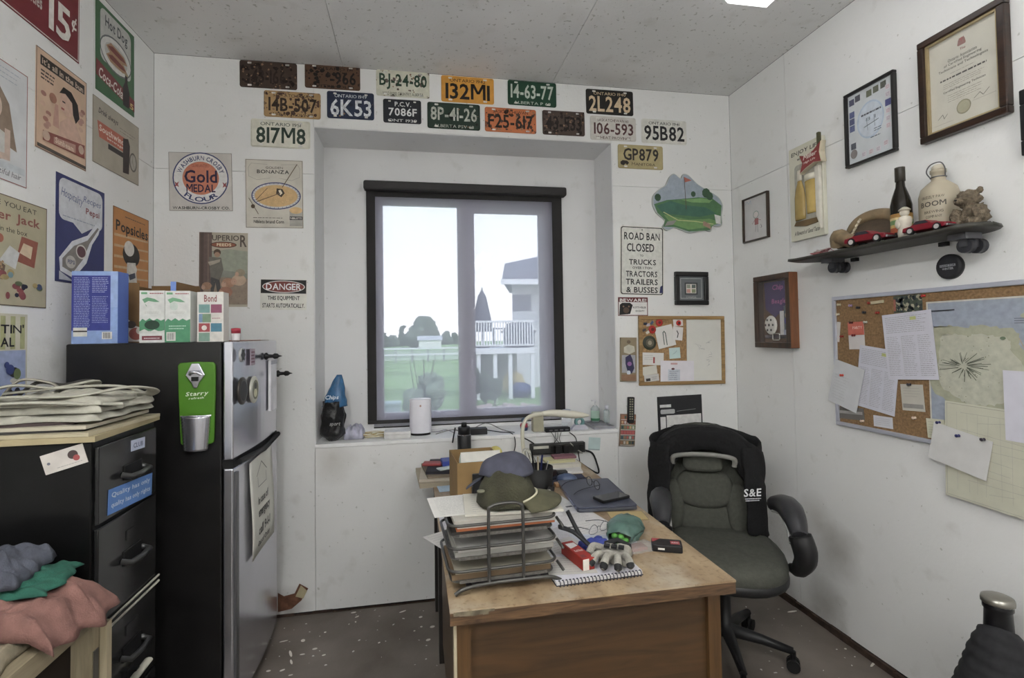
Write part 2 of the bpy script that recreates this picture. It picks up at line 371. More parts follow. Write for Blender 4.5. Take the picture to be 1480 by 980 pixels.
fl['label'] = 'worn grey concrete floor with white paint drips'
# paint drips on the floor, flat dabs
pd = MB(); rnd = random.Random(3)
for (u, v, a, b_) in [(455, 938, .012, .007), (468, 947, .009, .005), (410, 927, .02, .004), (420, 945, .006, .028), (421, 957, .005, .02), (437, 946, .012, .005), (388, 970, .01, .006), (408, 969, .012, .006), (420, 976, .01, .004), (511, 885.5, .014, .006), (516, 891.5, .012, .005), (514, 899, .004, .006), (608, 892, .01, .008), (625, 906, .013, .009), (619, 925, .012, .008), (609, 906, .006, .006), (599, 912, .005, .004), (548, 929, .006, .004), (470, 914, .006, .006), (582, 884, .02, .005), (438, 926, .01, .012), (1145, 884, .03, .006), (1262, 960, .03, .005), (1222, 938, .006, .005)]:
    c = PZ(u, v, 0); pd.x = Matrix.Translation((c.x, c.y, 0)) @ Matrix.Rotation(rnd.random()*.6, 4, 'Z'); pd.prism(ellipse(0, 0, a, b_, 9), .0003, .0012)
pd.build('paint_drip', mat('#c8c5bd', .6, vary=.1, gain=1.2), fl)
wb = MB()
for x0, z0, x1, z1 in ((XL-.12, 0, RX0, HC), (RX1, 0, XR+.12, HC), (RX0, RZ1, RX1, HC), (RX0, 0, RX1, RZ0-.02)): wb.box(x0, D+.008, z0, x1, RY, z1)
for x0, z0, x1, z1 in ((XL-.12, 0, WX0, HC+.1), (WX1, 0, XR+.12, HC+.1), (WX0, WZ1, WX1, HC+.1), (WX0, 0, WX1, WZ0)): wb.box(x0, RY+.006, z0, x1, 3.37, z1)
wb = setting(wb.build('wall_back', DARK)); wb['label'] = 'white painted board wall with the deep window recess'
S1 = 2.40
panels(wb, 'B', [(XL, RX0, .012, S1), (XL, RX0, S1, HC), (RX0, RX1, RZ1, HC), (RX0, RX1, .012, RZ0-.02), (RX1, XR, .012, S1), (RX1, XR, S1, HC)], D)
rl = MB(); rl.box(RX0, D+.0005, RZ0, RX0+.004, RY, RZ1); rl.build('recess_side', PAINTW, wb)
rl = MB(); rl.box(RX1-.004, D+.0005, RZ0, RX1, RY, RZ1); rl.build('recess_side', PAINTW, wb)
rl = MB(); rl.box(RX0+.004, D+.0005, RZ1-.004, RX1-.004, RY, RZ1); rl.build('recess_top', PAINTW, wb)
rl = MB()
for x0, z0, x1, z1 in ((RX0, RZ0, WX0, RZ1), (WX1, RZ0, RX1, RZ1), (WX0, WZ1, WX1, RZ1), (WX0, RZ0, WX1, WZ0)): rl.box(x0, RY-.001, z0, x1, RY+.006, z1)
rl.build('recess_back', PAINTW, wb)
rl = MB(); rl.box(WX0-.002, RY, WZ0, WX0+.012, 3.36, WZ1).box(WX1-.012, RY, WZ0, WX1+.002, 3.36, WZ1).box(WX0, RY, WZ1-.012, WX1, 3.36, WZ1+.002); rl.build('jamb_lining', PAINTW, wb)
setting(MB().box(RX0, D-.004, RZ0-.02, RX1, RY+.0005, RZ0).build('trim_1', mat('#c9c8c6', .4, vary=.06, gain=1.5), bevel=.003))['label'] = 'white painted window sill board in the recess'
wl = setting(MB().box(XL-.12, YB-.12, 0, XL-.008, D+.02, HC).build('wall_left', DARK)); wl['label'] = 'white painted board wall hung with tin advertising signs'
panels(wl, 'L', [(a, b_, z0, z1) for a, b_ in ((YB, -.03), (-.03, 1.19), (1.19, 2.41), (2.41, D)) for z0, z1 in ((.012, S1), (S1, HC))], XL)
wr = setting(MB().box(XR+.008, YB-.12, 0, XR+.12, D+.02, HC).build('wall_right', DARK)); wr['label'] = 'white painted board wall with frames and a pin board'
panels(wr, 'R', [(a, b_, z0, z1) for a, b_ in ((YB, -.01), (-.01, 1.21), (1.21, 2.427), (2.427, D)) for z0, z1 in ((.03, S1), (S1, HC))], XR)
wf = setting(MB().box(XL-.12, YB-.12, 0, XR+.12, YB, HC).build('wall_front', PAINT)); wf['label'] = 'plain white wall behind the camera'
ce = setting(MB().box(XL-.12, YB-.12, HC+.008, XR+.12, 3.37, HC+.12).build('ceiling', DARK)); ce['label'] = 'grey speckled board ceiling'
panels(ce, 'C', [(a, b_, z0, z1) for a, b_ in ((XL, -.38), (-.38, .84), (.84, XR)) for z0, z1 in ((YB, .5), (.5, D))], HC, m=CEIL)
# ragged dark gap where the boards stop above the slab
bb = MB()
for i in range(40):
    y0 = YB+(D-YB)*i/40; y1 = YB+(D-YB)*(i+1)/40; bb.box(XR-.012-.006*random.random(), y0, 0, XR, y1, .02+.014*random.random())
setting(bb.build('baseboard_right', DIRT))
bb = MB()
for i in range(34):
    x0 = XL+(XR-XL)*i/34; x1 = XL+(XR-XL)*(i+1)/34; bb.box(x0, D-.004-.004*random.random(), 0, x1, D, .006+.012*random.random()**3)
setting(bb.build('baseboard_back', DIRT))
# ------------------------------------------------------------------ ceiling lamp, and added fill lamps behind the camera
def emit(h, s):
    m = bpy.data.materials.new('lamp_glow'); m.use_nodes = True; t = m.node_tree; e = t.nodes.new('ShaderNodeEmission'); e.inputs[0].default_value = alb(h, 1); e.inputs[1].default_value = s
    t.links.new(e.outputs[0], t.nodes['Material Output'].inputs[0]); return m
def ceiling_lamp(x0, x1, y0, y1, label, s):
    e = empty('ceiling_lamp', label, 'lamp', ((x0+x1)/2, (y0+y1)/2, HC)); w = (x1-x0)/2; l = (y1-y0)/2
    MB().box(-w, -l, -.03, w, l, -.0005).build('housing', mat('#d8d5c8', .4, gain=1.2, vary=0), e, bevel=.004)
    b = MB(); b.add([(-w+.005, -l+.005, -.03), (w-.005, -l+.005, -.03), (w-.005, l-.005, -.03), (-w+.005, l-.005, -.03), (-w+.03, -l+.02, -.075), (w-.03, -l+.02, -.075), (w-.03, l-.02, -.075), (-w+.03, l-.02, -.075)],
                    [(7, 6, 5, 4), (0, 4, 5, 1), (1, 5, 6, 2), (2, 6, 7, 3), (3, 7, 4, 0)]); b.f = [f[::-1] for f in b.f]
    b.build('diffuser', emit('#fffaf0', s), e)
ceiling_lamp(1.35, 1.60, .80, 2.0, 'wraparound fluorescent ceiling lamp by the right wall', LAMP*.13)
def fill_lamp(x, y, label, s, drop=.42):  # unseen lamps, added to brighten the ceiling and upper walls
    e = empty('added_fill_lamp', label, 'lamp', (x, y, HC))
    MB().box(-.05, -.62, -drop, .05, .62, -drop+.05).build('housing', mat('#d8d5c8', .4, gain=1.2, vary=0), e, bevel=.004)
    for yy in (-.5, .5): MB().cyl((0, yy, -drop+.05), (0, yy, -.0005), .004, 6).build('hanger', AL0, e)
    for xx in (-.04, .04): MB().cyl((xx, -.6, -drop-.03), (xx, .6, -drop-.03), .019, 12).build('tube', emit('#fffaf0', s), e)
AL0 = mat('#9a9a9a', .4, .7, vary=0)
fill_lamp(-.45, .05, 'unseen twin-tube fill lamp added behind the camera on the left', LAMP*3.5)
fill_lamp(.95, -.75, 'unseen twin-tube fill lamp added behind the camera on the right', LAMP*3.5)
# ------------------------------------------------------------------ window
win = setting(bpy.data.objects.new('window_1', None)); COL.objects.link(win); win.location = (0, 0, 0); win['label'] = 'white vinyl slider window with two panes'
VIN = mat('#cfcfd6', .35, vary=.03, gain=1.3)
YF = 3.26
fx0, fx1, fz0, fz1 = WX0+.012, WX1-.012, WZ0, WZ1-.012
b = MB(); b.box(fx0, YF, fz0, fx0+.06, YF+.075, fz1).box(fx1-.06, YF, fz0, fx1, YF+.075, fz1).box(fx0+.06, YF, fz0, fx1-.06, YF+.075, fz0+.05).box(fx0+.06, YF, fz1-.06, fx1-.06, YF+.075, fz1)
b.build('window_frame', VIN, win, bevel=.004)
gx = [PB(554, 450, 3.29).x, PB(662, 450, 3.29).x, PB(687, 450, 3.29).x, PB(780, 450, 3.29).x]
for i, (a, c, dz) in enumerate(((gx[0], gx[1], 0), (gx[2], gx[3], .03))):
    z0 = fz0+.085; z1 = fz1-.055-.012-dz; e = MB(); x0 = fx0+.061 if i == 0 else gx[1]+.052; x1 = gx[1]+.05 if i == 0 else fx1-.061
    y = YF+.012+.026*i
    e.box(x0, y, fz0+.051, a, y+.025, fz1-.061).box(c, y, fz0+.051, x1, y+.025, fz1-.061).box(a, y, fz0+.051, c, y+.025, z0).box(a, y, z1, c, y+.025, fz1-.061)
    sh = e.build('sash', VIN, win, bevel=.002)
    gm = bpy.data.materials.get('window_glass')
    if gm is None:
        gm = bpy.data.materials.new('window_glass'); gm.use_nodes = True; t = gm.node_tree; tr = t.nodes.new('ShaderNodeBsdfTransparent'); gl = t.nodes.new('ShaderNodeBsdfGlossy'); gl.inputs['Roughness'].default_value = .02
        fr = t.nodes.new('ShaderNodeFresnel'); mx = t.nodes.new('ShaderNodeMixShader'); t.links.new(fr.outputs[0], mx.inputs[0]); t.links.new(tr.outputs[0], mx.inputs[1]); t.links.new(gl.outputs[0], mx.inputs[2]); t.links.new(mx.outputs[0], t.nodes['Material Output'].inputs[0])
    MB().box(a-.005, y+.01, z0-.005, c+.005, y+.014, z1+.005).build('pane', gm, sh)
MB().box(PB(664, 450, 3.25).x, YF-.004, 1.05, PB(664, 450, 3.25).x+.02, YF+.012, 1.13).build('latch', VIN, win, bevel=.003)
# roller shade, a see-through screen cloth
sh = empty('roller_shade', 'charcoal see-through roller shade pulled down over the window', 'window shade', (.355, 3.2, 2.44))
CH = mat('#2e2c2c', .6, vary=.1, gain=1.0)
a, b_ = PB(525, 268, 3.16), PB(819, 281, 3.16); MB().box(a.x-.355, -.05, -.045, b_.x-.355, .0185, .012).build('cassette', CH, sh, bevel=.012)
sx0, sx1 = PB(530, 450, 3.19).x-.355, PB(815.5, 450, 3.19).x-.355; zb = PB(670, 608, 3.19).z-2.44
SCREEN = see_through('screen_cloth', '#e2e0f4', .62, .8, .66, '#2a282c')
MB().add([(sx0, .011, zb+.02), (sx1, .011, zb+.02), (sx1, .011, -.03), (sx0, .011, -.03)], [(0, 1, 2, 3)]).build('screen', SCREEN, sh)
MB().box(sx0, .003, zb, sx1, .018, zb+.022).build('bottom_bar', CH, sh, bevel=.004)
UNLIT_STRIP = mat('#262424', .75, vary=.1, gain=1.0)  # opaque dark strips stand in for cloth edges that get no backlight
for a, b_ in ((sx0, PB(543, 450, 3.19).x-.355), (PB(801.5, 450, 3.19).x-.355, sx1)): MB().box(a, .006, zb+.022, b_, .0105, -.03).build('unlit_side_strip', UNLIT_STRIP, sh)
MB().box(PB(543, 450, 3.19).x-.355, .006, -.075, PB(801.5, 450, 3.19).x-.355, .0105, -.04).build('unlit_top_strip', UNLIT_STRIP, sh)
# ------------------------------------------------------------------ outside
GZ = -.25
def ground(name, h, rects, z, vary=.3, scale=3, g=1.0):
    b = MB()
    for r in rects: b.box(r[0], r[1], z-.05, r[2], r[3], z)
    return b.build(name, mat(h, .9, vary=vary, scale=scale, gain=g))
setting(ground('ground_lawn', '#7f9a63', [(-120, 3.6, 120, 140)], GZ, .25, .35, 1.0))['label'] = 'green lawn and field outside the window'
setting(ground('ground_gravel', '#a59a94', [(.6, 5.5, 14, 11.6)], GZ+.03, .25, 2.5, 1.2))['label'] = 'pale gravel drive below the deck'
setting(ground('ground_far_field', '#8f9d80', [(-90, 36, 60, 60)], GZ+.04, .25, .2, 1.1))['label'] = 'dull green field beyond the rail fence'
LEAF = [mat('#55614a', .9, vary=.45, scale=2.2, gain=1.0), mat('#646d5c', .9, vary=.45, scale=1.5, gain=1.0)]
BARK = mat('#574b40', .9, gain=1)
def blob_tree(name, label, x, y, w, h, k, seed, trunk=.25, grp=None):
    e = empty(name, label, 'tree', (x, y, GZ+.04), group=grp); rnd = random.Random(seed); b = MB()
    for i in range(k):
        t = i/max(1, k-1); r = w*(.28+.12*rnd.random())*(1-.35*t)
        b.ball((w*.32*(rnd.random()-.5)*2*(1-t*.7), w*.3*(rnd.random()-.5), h*trunk+(h*(1-trunk)-r)*(t*.8+.2*rnd.random())), (r, r, r*.85), 12, 8, .45, 14, seed+i)
    b.build('crown', LEAF[seed % 2], e); MB().tube([(0, 0, -.08), (.02*w, 0, h*.35), (0, 0, h*.6)], .05*w, 7, [.05*w, .04*w, .02*w]).build('trunk', BARK, e)
def far(u, y): return PB(u, 480, y).x
blob_tree('field_tree', 'large round-crowned tree at the far edge of the field', far(612, 75), 75, 4.6, 5.0, 16, 3, .15)
blob_tree('field_conifer', 'small pointed evergreen left of the round field tree', far(582, 78), 78, 1.6, 3.6, 9, 5, .1)
rw = ['leftmost', 'second', 'third', 'fourth', 'fifth', 'sixth', 'seventh']
for i, (u, w, h) in enumerate(((552, 2.6, 2.5), (566, 2.6, 2.2), (580, 2.4, 2.5), (594, 2.4, 2.6), (630, 2.6, 2.4), (644, 2.6, 2.7), (658, 2.6, 2.4))):
    blob_tree('hedge_bush', rw[i]+' dark bush from the left in the tree line across the field', far(u, 84+3*i), 84+3*i, w, h, 9, 10+i, .05, 'far tree line')
e = empty('farm_shed', 'small white shed in front of the far tree line', 'shed', (far(621, 70), 70, GZ+.03))
MB().box(-1.5, -1, 0, 1.5, 1, 1.1).build('wall', mat('#e8e8ea', .7, gain=1.1, vary=.03), e)
MB().add([(-1.7, -1.2, 1.1), (1.7, -1.2, 1.1), (1.7, 1.2, 1.1), (-1.7, 1.2, 1.1), (-1.7, 0, 1.7), (1.7, 0, 1.7)], [(0, 1, 5, 4), (2, 3, 4, 5), (3, 0, 4), (1, 2, 5), (0, 3, 2, 1)]).build('roof', mat('#b8b8bc', .7, gain=1), e)
e = empty('rail_fence', 'pale rail fence across the field', 'fence', (0, 34, GZ)); WH = mat('#dedde2', .6, vary=.05, gain=1.1)
for i in range(13):
    x = far(548, 34)+i*1.05; MB().box(x-.05, -.05, 0, x+.05, .05, .95).build('post', mat('#8d8d90', .8, gain=1), e)
for z in (.45, .85): MB().box(far(545, 34), -.08, z, far(690, 34), -.05, z+.12).build('rail', WH, e)
e = empty('utility_box', 'grey-green utility box standing on the lawn outside', 'utility box', (PB(567, 590, 7.5).x, 7.5, GZ))
MB().box(-.12, -.1, 0, .12, .1, .76).build('body', mat('#8b9b9b', .5, gain=1.1), e, bevel=.01); MB().box(-.13, -.11, .74, .13, .11, .8).build('lid', mat('#8b9b9b', .5, gain=1.1), e, bevel=.02)
MB().box(.09, -.104, .3, .105, -.1, .4).build('latch', mat('#55595a', .5, gain=1), e)
# bush behind the router
e = empty('lawn_shrub', 'grey-green loose shrub growing on the lawn outside', 'shrub', (PB(612, 560, 10.5).x, 10.5, GZ)); rnd = random.Random(4); b = MB()
for i in range(9): b.ball((rnd.uniform(-.3, .3), rnd.uniform(-.2, .2), .25+.6*rnd.random()), .2, 10, 7, .5, 16, i)
b.build('foliage', mat('#6f7a68', .9, vary=.5, scale=9, gain=1), e)
b = MB()
for i in range(6): b.cyl((rnd.uniform(-.1, .1), 0, -.03), (rnd.uniform(-.3, .3), rnd.uniform(-.2, .2), 1.15+.25*rnd.random()), .012, 5, .004)
b.build('stems', BARK, e)
# house with raised deck
HY = 15.0
hx = lambda u: PB(u, 480, HY).x
hz = lambda v, u=740, y=HY: PB(u, v, y).z
e = empty('neighbour_house', 'white house with grey shingled gable roof behind the deck', 'house', (hx(770), HY+1.2, GZ))
x0 = hx(752)-hx(770); H1 = hz(405)-GZ
MB().prism([(x0, 0), (8, 0), (8, 3), (x0+.9, 3)], 0, H1).build('wall', mat('#d9d8de', .7, vary=.04, gain=1.1), e)
MB().box(x0+.02, -.02, hz(447)-GZ, x0+.62, 0, H1-.35).build('window', mat('#8c8b98', .3, gain=1), e)
rfm = mat('#77757f', .9, vary=.25, scale=14, gain=1.0)
xa = hx(727)-hx(770); rz = hz(405)-GZ; rtop = hz(352)-GZ
rf = MB().add([(xa, -1.1, rz), (8.5, -1.1, rz), (8.5, 3.4, rz), (xa+1.1, 3.4, rz), (xa+.38, .4, hz(375)-GZ+.1), (8.5, 1.4, rtop+1.7), (xa+.3, -1.1, rz+.05)], [(0, 1, 5, 4), (1, 2, 5), (2, 3, 4, 5), (3, 0, 4), (0, 3, 2, 1)]).build('roof', rfm, e, bevel=0)
MB().box(xa-.03, -1.16, rz-.12, 8.5, -1.1, rz+.04).build('eave_board', WH, rf)
e = empty('raised_deck', 'white raised deck with picket railing on posts', 'deck', (0, HY-1.6, GZ)); DY = HY-1.6
dx = lambda u: PB(u, 500, DY).x
dz = lambda v: PB(740, v, DY).z-GZ
MB().box(dx(676), 0, dz(511), dx(772), 2.6, dz(503)).build('deck_floor', WH, e)
for u in (692, 716, 738, 770): MB().box(dx(u)-.05, .05, 0, dx(u)+.05, .15, dz(511)).build('post', WH, e)
MB().box(dx(676), 0, dz(466), dx(772), .07, dz(463)).build('top_rail', WH, e); MB().box(dx(676), .01, dz(500), dx(772), .06, dz(497.5)).build('bottom_rail', WH, e)
n = 24
for i in range(n+1): x = dx(676)+(dx(771)-dx(676))*i/n; MB().box(x-.016, .02, dz(499), x+.016, .05, dz(465)).build('picket', WH, e)
b = MB().box(dx(676), 2.4, 0, dx(772), 2.45, dz(511)); b.build('skirt_wall', mat('#83847f', .8, vary=.25, scale=3, gain=1), e)
e = empty('patio_umbrella', 'closed dark patio umbrella standing on the raised deck', 'umbrella', (dx(704), DY+.9, GZ+dz(503)+.01))
MB().lathe([(.02, .62), (.33, .45), (.30, .6), (.22, 1.0), (.12, 1.45), (.03, 1.62), (.0, 1.68)], 10, cap=False).build('canopy', mat('#55555f', .8, gain=1), e); MB().cyl((0, 0, 0), (0, 0, 1.7), .025, 8).build('pole', WH, e)
MB().lathe([(.22, 0), (.22, .05), (.05, .09)], 14).build('base', mat('#55555f', .8, gain=1), e)
for i, (u, hh, cl) in enumerate(((757, .42, '#3f4f7a'), (752, .7, '#b9a878'))):
    e = tag(MB().ball((0, 0, 0), (.34, .3, hh*.5), 12, 8, .3, 10, i).build('tarp_heap' if i == 0 else 'garden_heap', mat(cl, .7, vary=.3, gain=1)), ('blue tarp-covered heap' if i == 0 else 'yellowish garden clutter behind the blue tarp')+' under the raised deck', 'heap'); e.location = (dx(u), DY+.4+i*.6, GZ+hh*.45)
for i, u in enumerate((688, 702, 715)):
    e = empty('deck_shrub', ('left', 'middle', 'right')[i]+' green shrub in front of the deck posts', 'shrub', (PB(u, 560, DY-.35-.4*i).x, DY-.35-.4*i, GZ), group='shrubs under the deck'); b = MB()
    for k in range(6): b.ball((random.uniform(-.08, .08), random.uniform(-.08, .08), .2+.6*random.random()*(1-.2*i)), .13, 10, 7, .5, 14, k+i*9)
    b.build('foliage', LEAF[0], e); MB().cyl((0, 0, 0), (0, 0, .6), .02, 6).build('stem', BARK, e)
e = empty('covered_barbecue', 'dark covered barbecue behind the deck railing', 'barbecue', (dx(757), DY+.65, GZ+dz(503)+.01)); MB().lathe([(.42, 0), (.45, .05), (.45, .45), (.34, .66), (.001, .74)], 18).build('cover', mat('#5d5d68', .8, gain=1), e); MB().box(-.5, -.03, .4, .5, .03, .46).build('handle_bar', mat('#44444c', .6, gain=1), e)
e = empty('patio_table', 'grey round patio table behind the deck railing', 'table', (dx(728), DY+1.85, GZ+dz(503)+.01)); MB().lathe([(.42, .52), (.42, .56), (.001, .57)], 18).build('table_top', mat('#77777f', .6, gain=1), e); MB().cyl((0, 0, .03), (0, 0, .53), .04, 8).build('pedestal', mat('#66666e', .6, gain=1), e); MB().lathe([(.25, 0), (.25, .03), (.04, .06)], 14).build('base', mat('#66666e', .6, gain=1), e)
st = MB(); rnd = random.Random(9)
for i in range(150): st.ball((rnd.uniform(1.2, 6.5), rnd.uniform(11.0, 11.9), GZ+.05), (rnd.uniform(.06, .16), rnd.uniform(.06, .14), rnd.uniform(.04, .1)), 6, 4, .3, 9, i)
o = st.build('landscape_rocks', mat('#a89790', .9, vary=.4, scale=2, gain=1)); o['kind'] = 'stuff'; tag(o, 'strip of pinkish landscape rocks between gravel and deck', 'rocks')
# ------------------------------------------------------------------ licence plates over the window
def plate(box, bg, fg, main, label, top='', bot='', asp=.5, tb=(.2, .3, .8, .82), rust=0, rustc='#4a3024', small=None, rot=0, slots='#b4b2aa', tc=None, bc=None, rimc=None, group='licence plates around the window'):
    u0, v0, u1, v1 = box; cu, cv = (u0+u1)/2, (v0+v1)/2; w = PB(u1, cv+2).x-PB(u0, cv-2).x; h = w*asp
    b = MB(); b.prism(rrect(-w/2, -h/2, w/2, h/2, .012), 0, .0016); RM = mat(bg, .5, vary=.12, scale=20)
    o = b.build('license_plate', RM); wallframe(o, 'B', PB(cu, cv), rot+random.uniform(-.006, .006), .002); tag(o, label, 'license plate', group)
    rim = MB(); A = rrect(-w/2+.004, -h/2+.004, w/2-.004, h/2-.004, .010); B_ = rrect(-w/2+.008, -h/2+.008, w/2-.008, h/2-.008, .007); n = len(A)
    rim.add([(p[0], p[1], .0016) for p in A]+[((p[0]+q[0])/2, (p[1]+q[1])/2, .0032) for p, q in zip(A, B_)]+[(p[0], p[1], .0016) for p in B_], [(i, (i+1) % n, n+(i+1) % n, n+i) for i in range(n)]+[(n+i, n+(i+1) % n, 2*n+(i+1) % n, 2*n+i) for i in range(n)])
    rim.build('raised_rim', mat(rimc or fg, .6) if rimc else RM, o)
    pr_ = Print(w, h, .0018)
    if rust: pr_.specks(int(rust*60), rustc, .004, .016, int(u0)); pr_.specks(int(rust*50), '#7a5a3c' if rustc != '#1c1613' else '#2e211a', .002, .008, int(u1))
    if main: pr_.text(main, *tb, fg)
    if top: pr_.text(top, .16, .1, .84, .22, tc or fg, 0)
    if bot: pr_.text(bot, .12, .83, .88, .945, bc or fg, 0)
    for u in (.17, .83):
        for v in (.085, .915): pr_.round(u-.035, v-.035, u+.035, v+.03, .003, slots)
    pr_.done(o, 'lettering', RUSTINK if rust else INK)
plate((347, 88, 430, 130), '#33261f', '#2b2019', '43-166', 'dark brown fully rusted licence plate, leftmost of the top row', rust=.8, rustc='#241a15')
plate((441, 93, 521, 131), '#453022', '#1d1815', '-966', 'half blackened rusty licence plate ending in 966', 'ONTARIO 19', 'WITHHOLD', tb=(.45, .26, .92, .8), rust=.5, rustc='#1c1613', asp=.46)
plate((544, 101, 621, 143), '#a9a89a', '#22402c', 'BJ-24-80', 'white licence plate with green BJ-24-80', '', 'WILD ROSE COUNTRY ALBERTA', tb=(.06, .12, .95, .74), rust=.35, rustc='#5a4a40', bc='#333c33')
plate((638, 108, 714, 153), '#a97a34', '#1c1714', '132M1', 'orange licence plate with black 132M1', 'ONTARIO 1942', '', tb=(.08, .26, .92, .88))
plate((734, 116, 804, 156), '#123222', '#9fa79a', '14-63-77', 'green licence plate with white 14-63-77', '', 'ALBERTA P 68', tb=(.06, .14, .94, .72))
plate((847, 128, 915, 169), '#161412', '#b79c72', '2L248', 'black licence plate with cream 2L248', 'ONTARIO 1940', '', tb=(.06, .26, .94, .9))
plate((382, 132, 464, 172), '#8c7351', '#33261b', '14B-507', 'rust-stained tan licence plate 14B-507', 'SASKATCHEWAN', 'WHEAT PROVINCE', tb=(.08, .24, .93, .78), rust=.8, asp=.49)
plate((473, 131, 541, 175), '#1a2236', '#b9bdc0', '6K53', 'navy blue licence plate with white 6K53', 'ONTARIO 1949', '', tb=(.07, .28, .94, .9), asp=.6, rust=.15, rustc='#242c3e')
plate((554, 142, 609, 181), '#15171c', '#b7b8b6', '7086F', 'small black P.C.V. licence plate 7086F', '', 'ONT 1939', tb=(.14, .36, .88, .7), asp=.64)
plate((618, 148, 694, 189), '#15261c', '#9fa093', '8P-41-26', 'dark green licence plate with white 8P-41-26', '', 'ALBERTA PSV 68', tb=(.06, .16, .94, .68), rust=.15, rustc='#1d1f1a')
plate((701, 156, 775, 193), '#9a5a38', '#2a2019', 'F25-617', 'orange licence plate F25-617 with rusted right end', 'SASKATCHEWAN', '', tb=(.06, .26, .94, .84), rust=.7, asp=.47)
plate((784, 158, 845, 199), '#3c302a', '#231c18', '43-533', 'dark rusted licence plate with barely readable numbers', '', '', tb=(.08, .22, .92, .8), rust=.7, asp=.56, rustc='#2c211b')
plate((853, 166, 919, 207), '#a5a29c', '#4c2a2a', '106-593', 'off-white licence plate with maroon 106-593', 'SASKATCHEWAN 60', 'WHEAT PROVINCE', tb=(.08, .26, .94, .76))
plate((363, 172, 449, 216), '#b2b0a4', '#24352a', '817M8', 'white licence plate with green 817M8 left of the recess', 'ONTARIO 1951', '', tb=(.09, .26, .92, .86))
plate((927, 170, 992, 212), '#b0afa8', '#232323', '95B82', 'white licence plate with black 95B82', 'ONTARIO 1941', '', tb=(.06, .26, .95, .88))
plate((893, 209, 958, 246), '#8d8260', '#2a2620', 'GP879', 'tan licence plate with dark GP879', '', '', tb=(.12, .14, .9, .66))
o = bpy.data.objects['license_plate.015']; 
q = Print(.30, .15, .0034); q.text('MANITOBA', .3, .74, .82, .86, '#3a3226', 0).poly([(.05, .74), (.1, .66), (.2, .68), (.24, .76), (.2, .86), (.16, .8), (.12, .88), (.06, .84)], '#2a241c').done(o, 'emblem')
o = bpy.data.objects['license_plate.008']; Print(.21, .135, .0034).text('P.C.V.', .3, .1, .74, .3, '#b7b8b6', 1).done(o, 'lettering')
# ------------------------------------------------------------------ signs, left part of the back wall
o, p = sign('tin_sign', 'square flour sign with blue ring and orange centre', 'sign', 'B', wrect('B', [(245.3, 220.5), (336, 221.6), (335.7, 305.9), (244, 304)]), '#a5a19c')
p.border('#5d5852', .002).ell(.5, .44, .445, .445, '#333c66', 40).ell(.5, .44, .425, .425, '#b9b7b4', 40).ell(.5, .44, .29, .285, '#b0603a', 36)
p.arc('WASHBURN CROSBY', .5, .44, .098, 165, 15, .024, '#2b3560').arc('FLOUR', .5, .44, .126, 228, 312, .026, '#2b3560', inside=True)
p.text('Gold', .24, .3, .76, .52, '#2a1f3c').text('MEDAL', .27, .54, .73, .68, '#2a1f3c').text('GUARANTEED', .36, .2, .64, .25, '#7a2f20', 0)
for u in (.12, .88): p.poly([(u-.035, .5), (u, .53), (u+.035, .5), (u+.02, .55), (u+.035, .6), (u, .575), (u-.035, .6), (u-.02, .55)], '#8d3a3a')
p.text('WASHBURN-CROSBY CO.', .05, .925, .95, .975, '#2a2a2a').done(o)
o, p = sign('tin_sign', 'cream sign with a blue-rimmed oval pan of corn', 'sign', 'B', wrect('B', [(355, 230), (438, 232.6), (438.5, 330.4), (355, 329)]), '#a7a399')
p.border('#4d4841', .002, .002).text('GOLDEN', .35, .1, .65, .135, '#5a5148').text('BONANZA', .2, .15, .76, .205, '#33302c')
for s_ in (-1, 1): p.line([(.5+s_*.12, .07), (.5+s_*.4, .06), (.5+s_*.45, .12), (.5+s_*.44, .25), (.5+s_*.3, .3), (.5+s_*.08, .27)], .0012, '#6d675e')
p.ell(.53, .53, .43, .2, '#39406a', 40).ell(.53, .53, .41, .185, '#a9a9a8', 40).ell(.53, .53, .375, .16, '#b58f4c', 40)
for i in range(34):
    t = i*6.283/34; p.line([(.53+.385*math.cos(t), .53+.17*math.sin(t)), (.53+.412*math.cos(t), .53+.187*math.sin(t))], .002, '#39406a')
p.specks(160, '#c49d58', .001, .0028, 4, (.25, .43, .8, .63)).line([(.9, .06), (.64, .4)], .004, '#55452f').poly([(.54, .42), (.64, .43), (.68, .49), (.62, .55), (.53, .5)], '#3d3226').poly([(.57, .45), (.61, .44), (.64, .49), (.6, .52)], '#c0b49a')
p.line([(.6, .49), (.2, .62)], .004, '#5f4a33').line([(.38, .42), (.18, .6)], .003, '#5f4a33').line([(.06, .57), (.22, .8)], .003, '#4a3b28').ell(.13, .69, .035, .03, '#4a3b28')
p.scribble(.13, .84, .66, .87, 1, '#4a453e', .003).text('Niblets brand Corn', .14, .885, .66, .935, '#3c3833')
p.rect(.76, .74, .985, .97, '#8f8b82').ell(.872, .74, .112, .05, '#c09a55').rect(.76, .83, .985, .88, '#2f2d33').text('NIBLETS', .77, .84, .97, .87, '#b9b4a8').done(o)
o, p = sign('tin_sign', 'rustic feed sign with a boy and pigs painting', 'sign', 'B', wrect('B', [(288, 336), (358.6, 336.7), (357.7, 444), (288, 443)]), '#8f887b')
p.rect(0, .25, 1, .62, '#6f7367').poly([(0, .62), (.4, .5), (1, .55), (1, .25), (.6, .22), (0, .3)], '#7d8270').poly([(0, .7), (.5, .6), (1, .62), (1, .97), (0, .97)], '#7b6a58').rect(0, 0, .26, .75, '#57463f').rect(.03, 0, .09, .8, '#493b35').rect(.17, .02, .2, .7, '#665349')
p.text('UPERIO', .26, .035, .82, .11, '#4d4339').text('R', .84, .03, .98, .19, '#4d4339').ell(.5, .165, .27, .042, '#3a2a22').ell(.5, .165, .25, .034, '#7d4429').text('FEEDS', .36, .145, .66, .185, '#c9b48c')
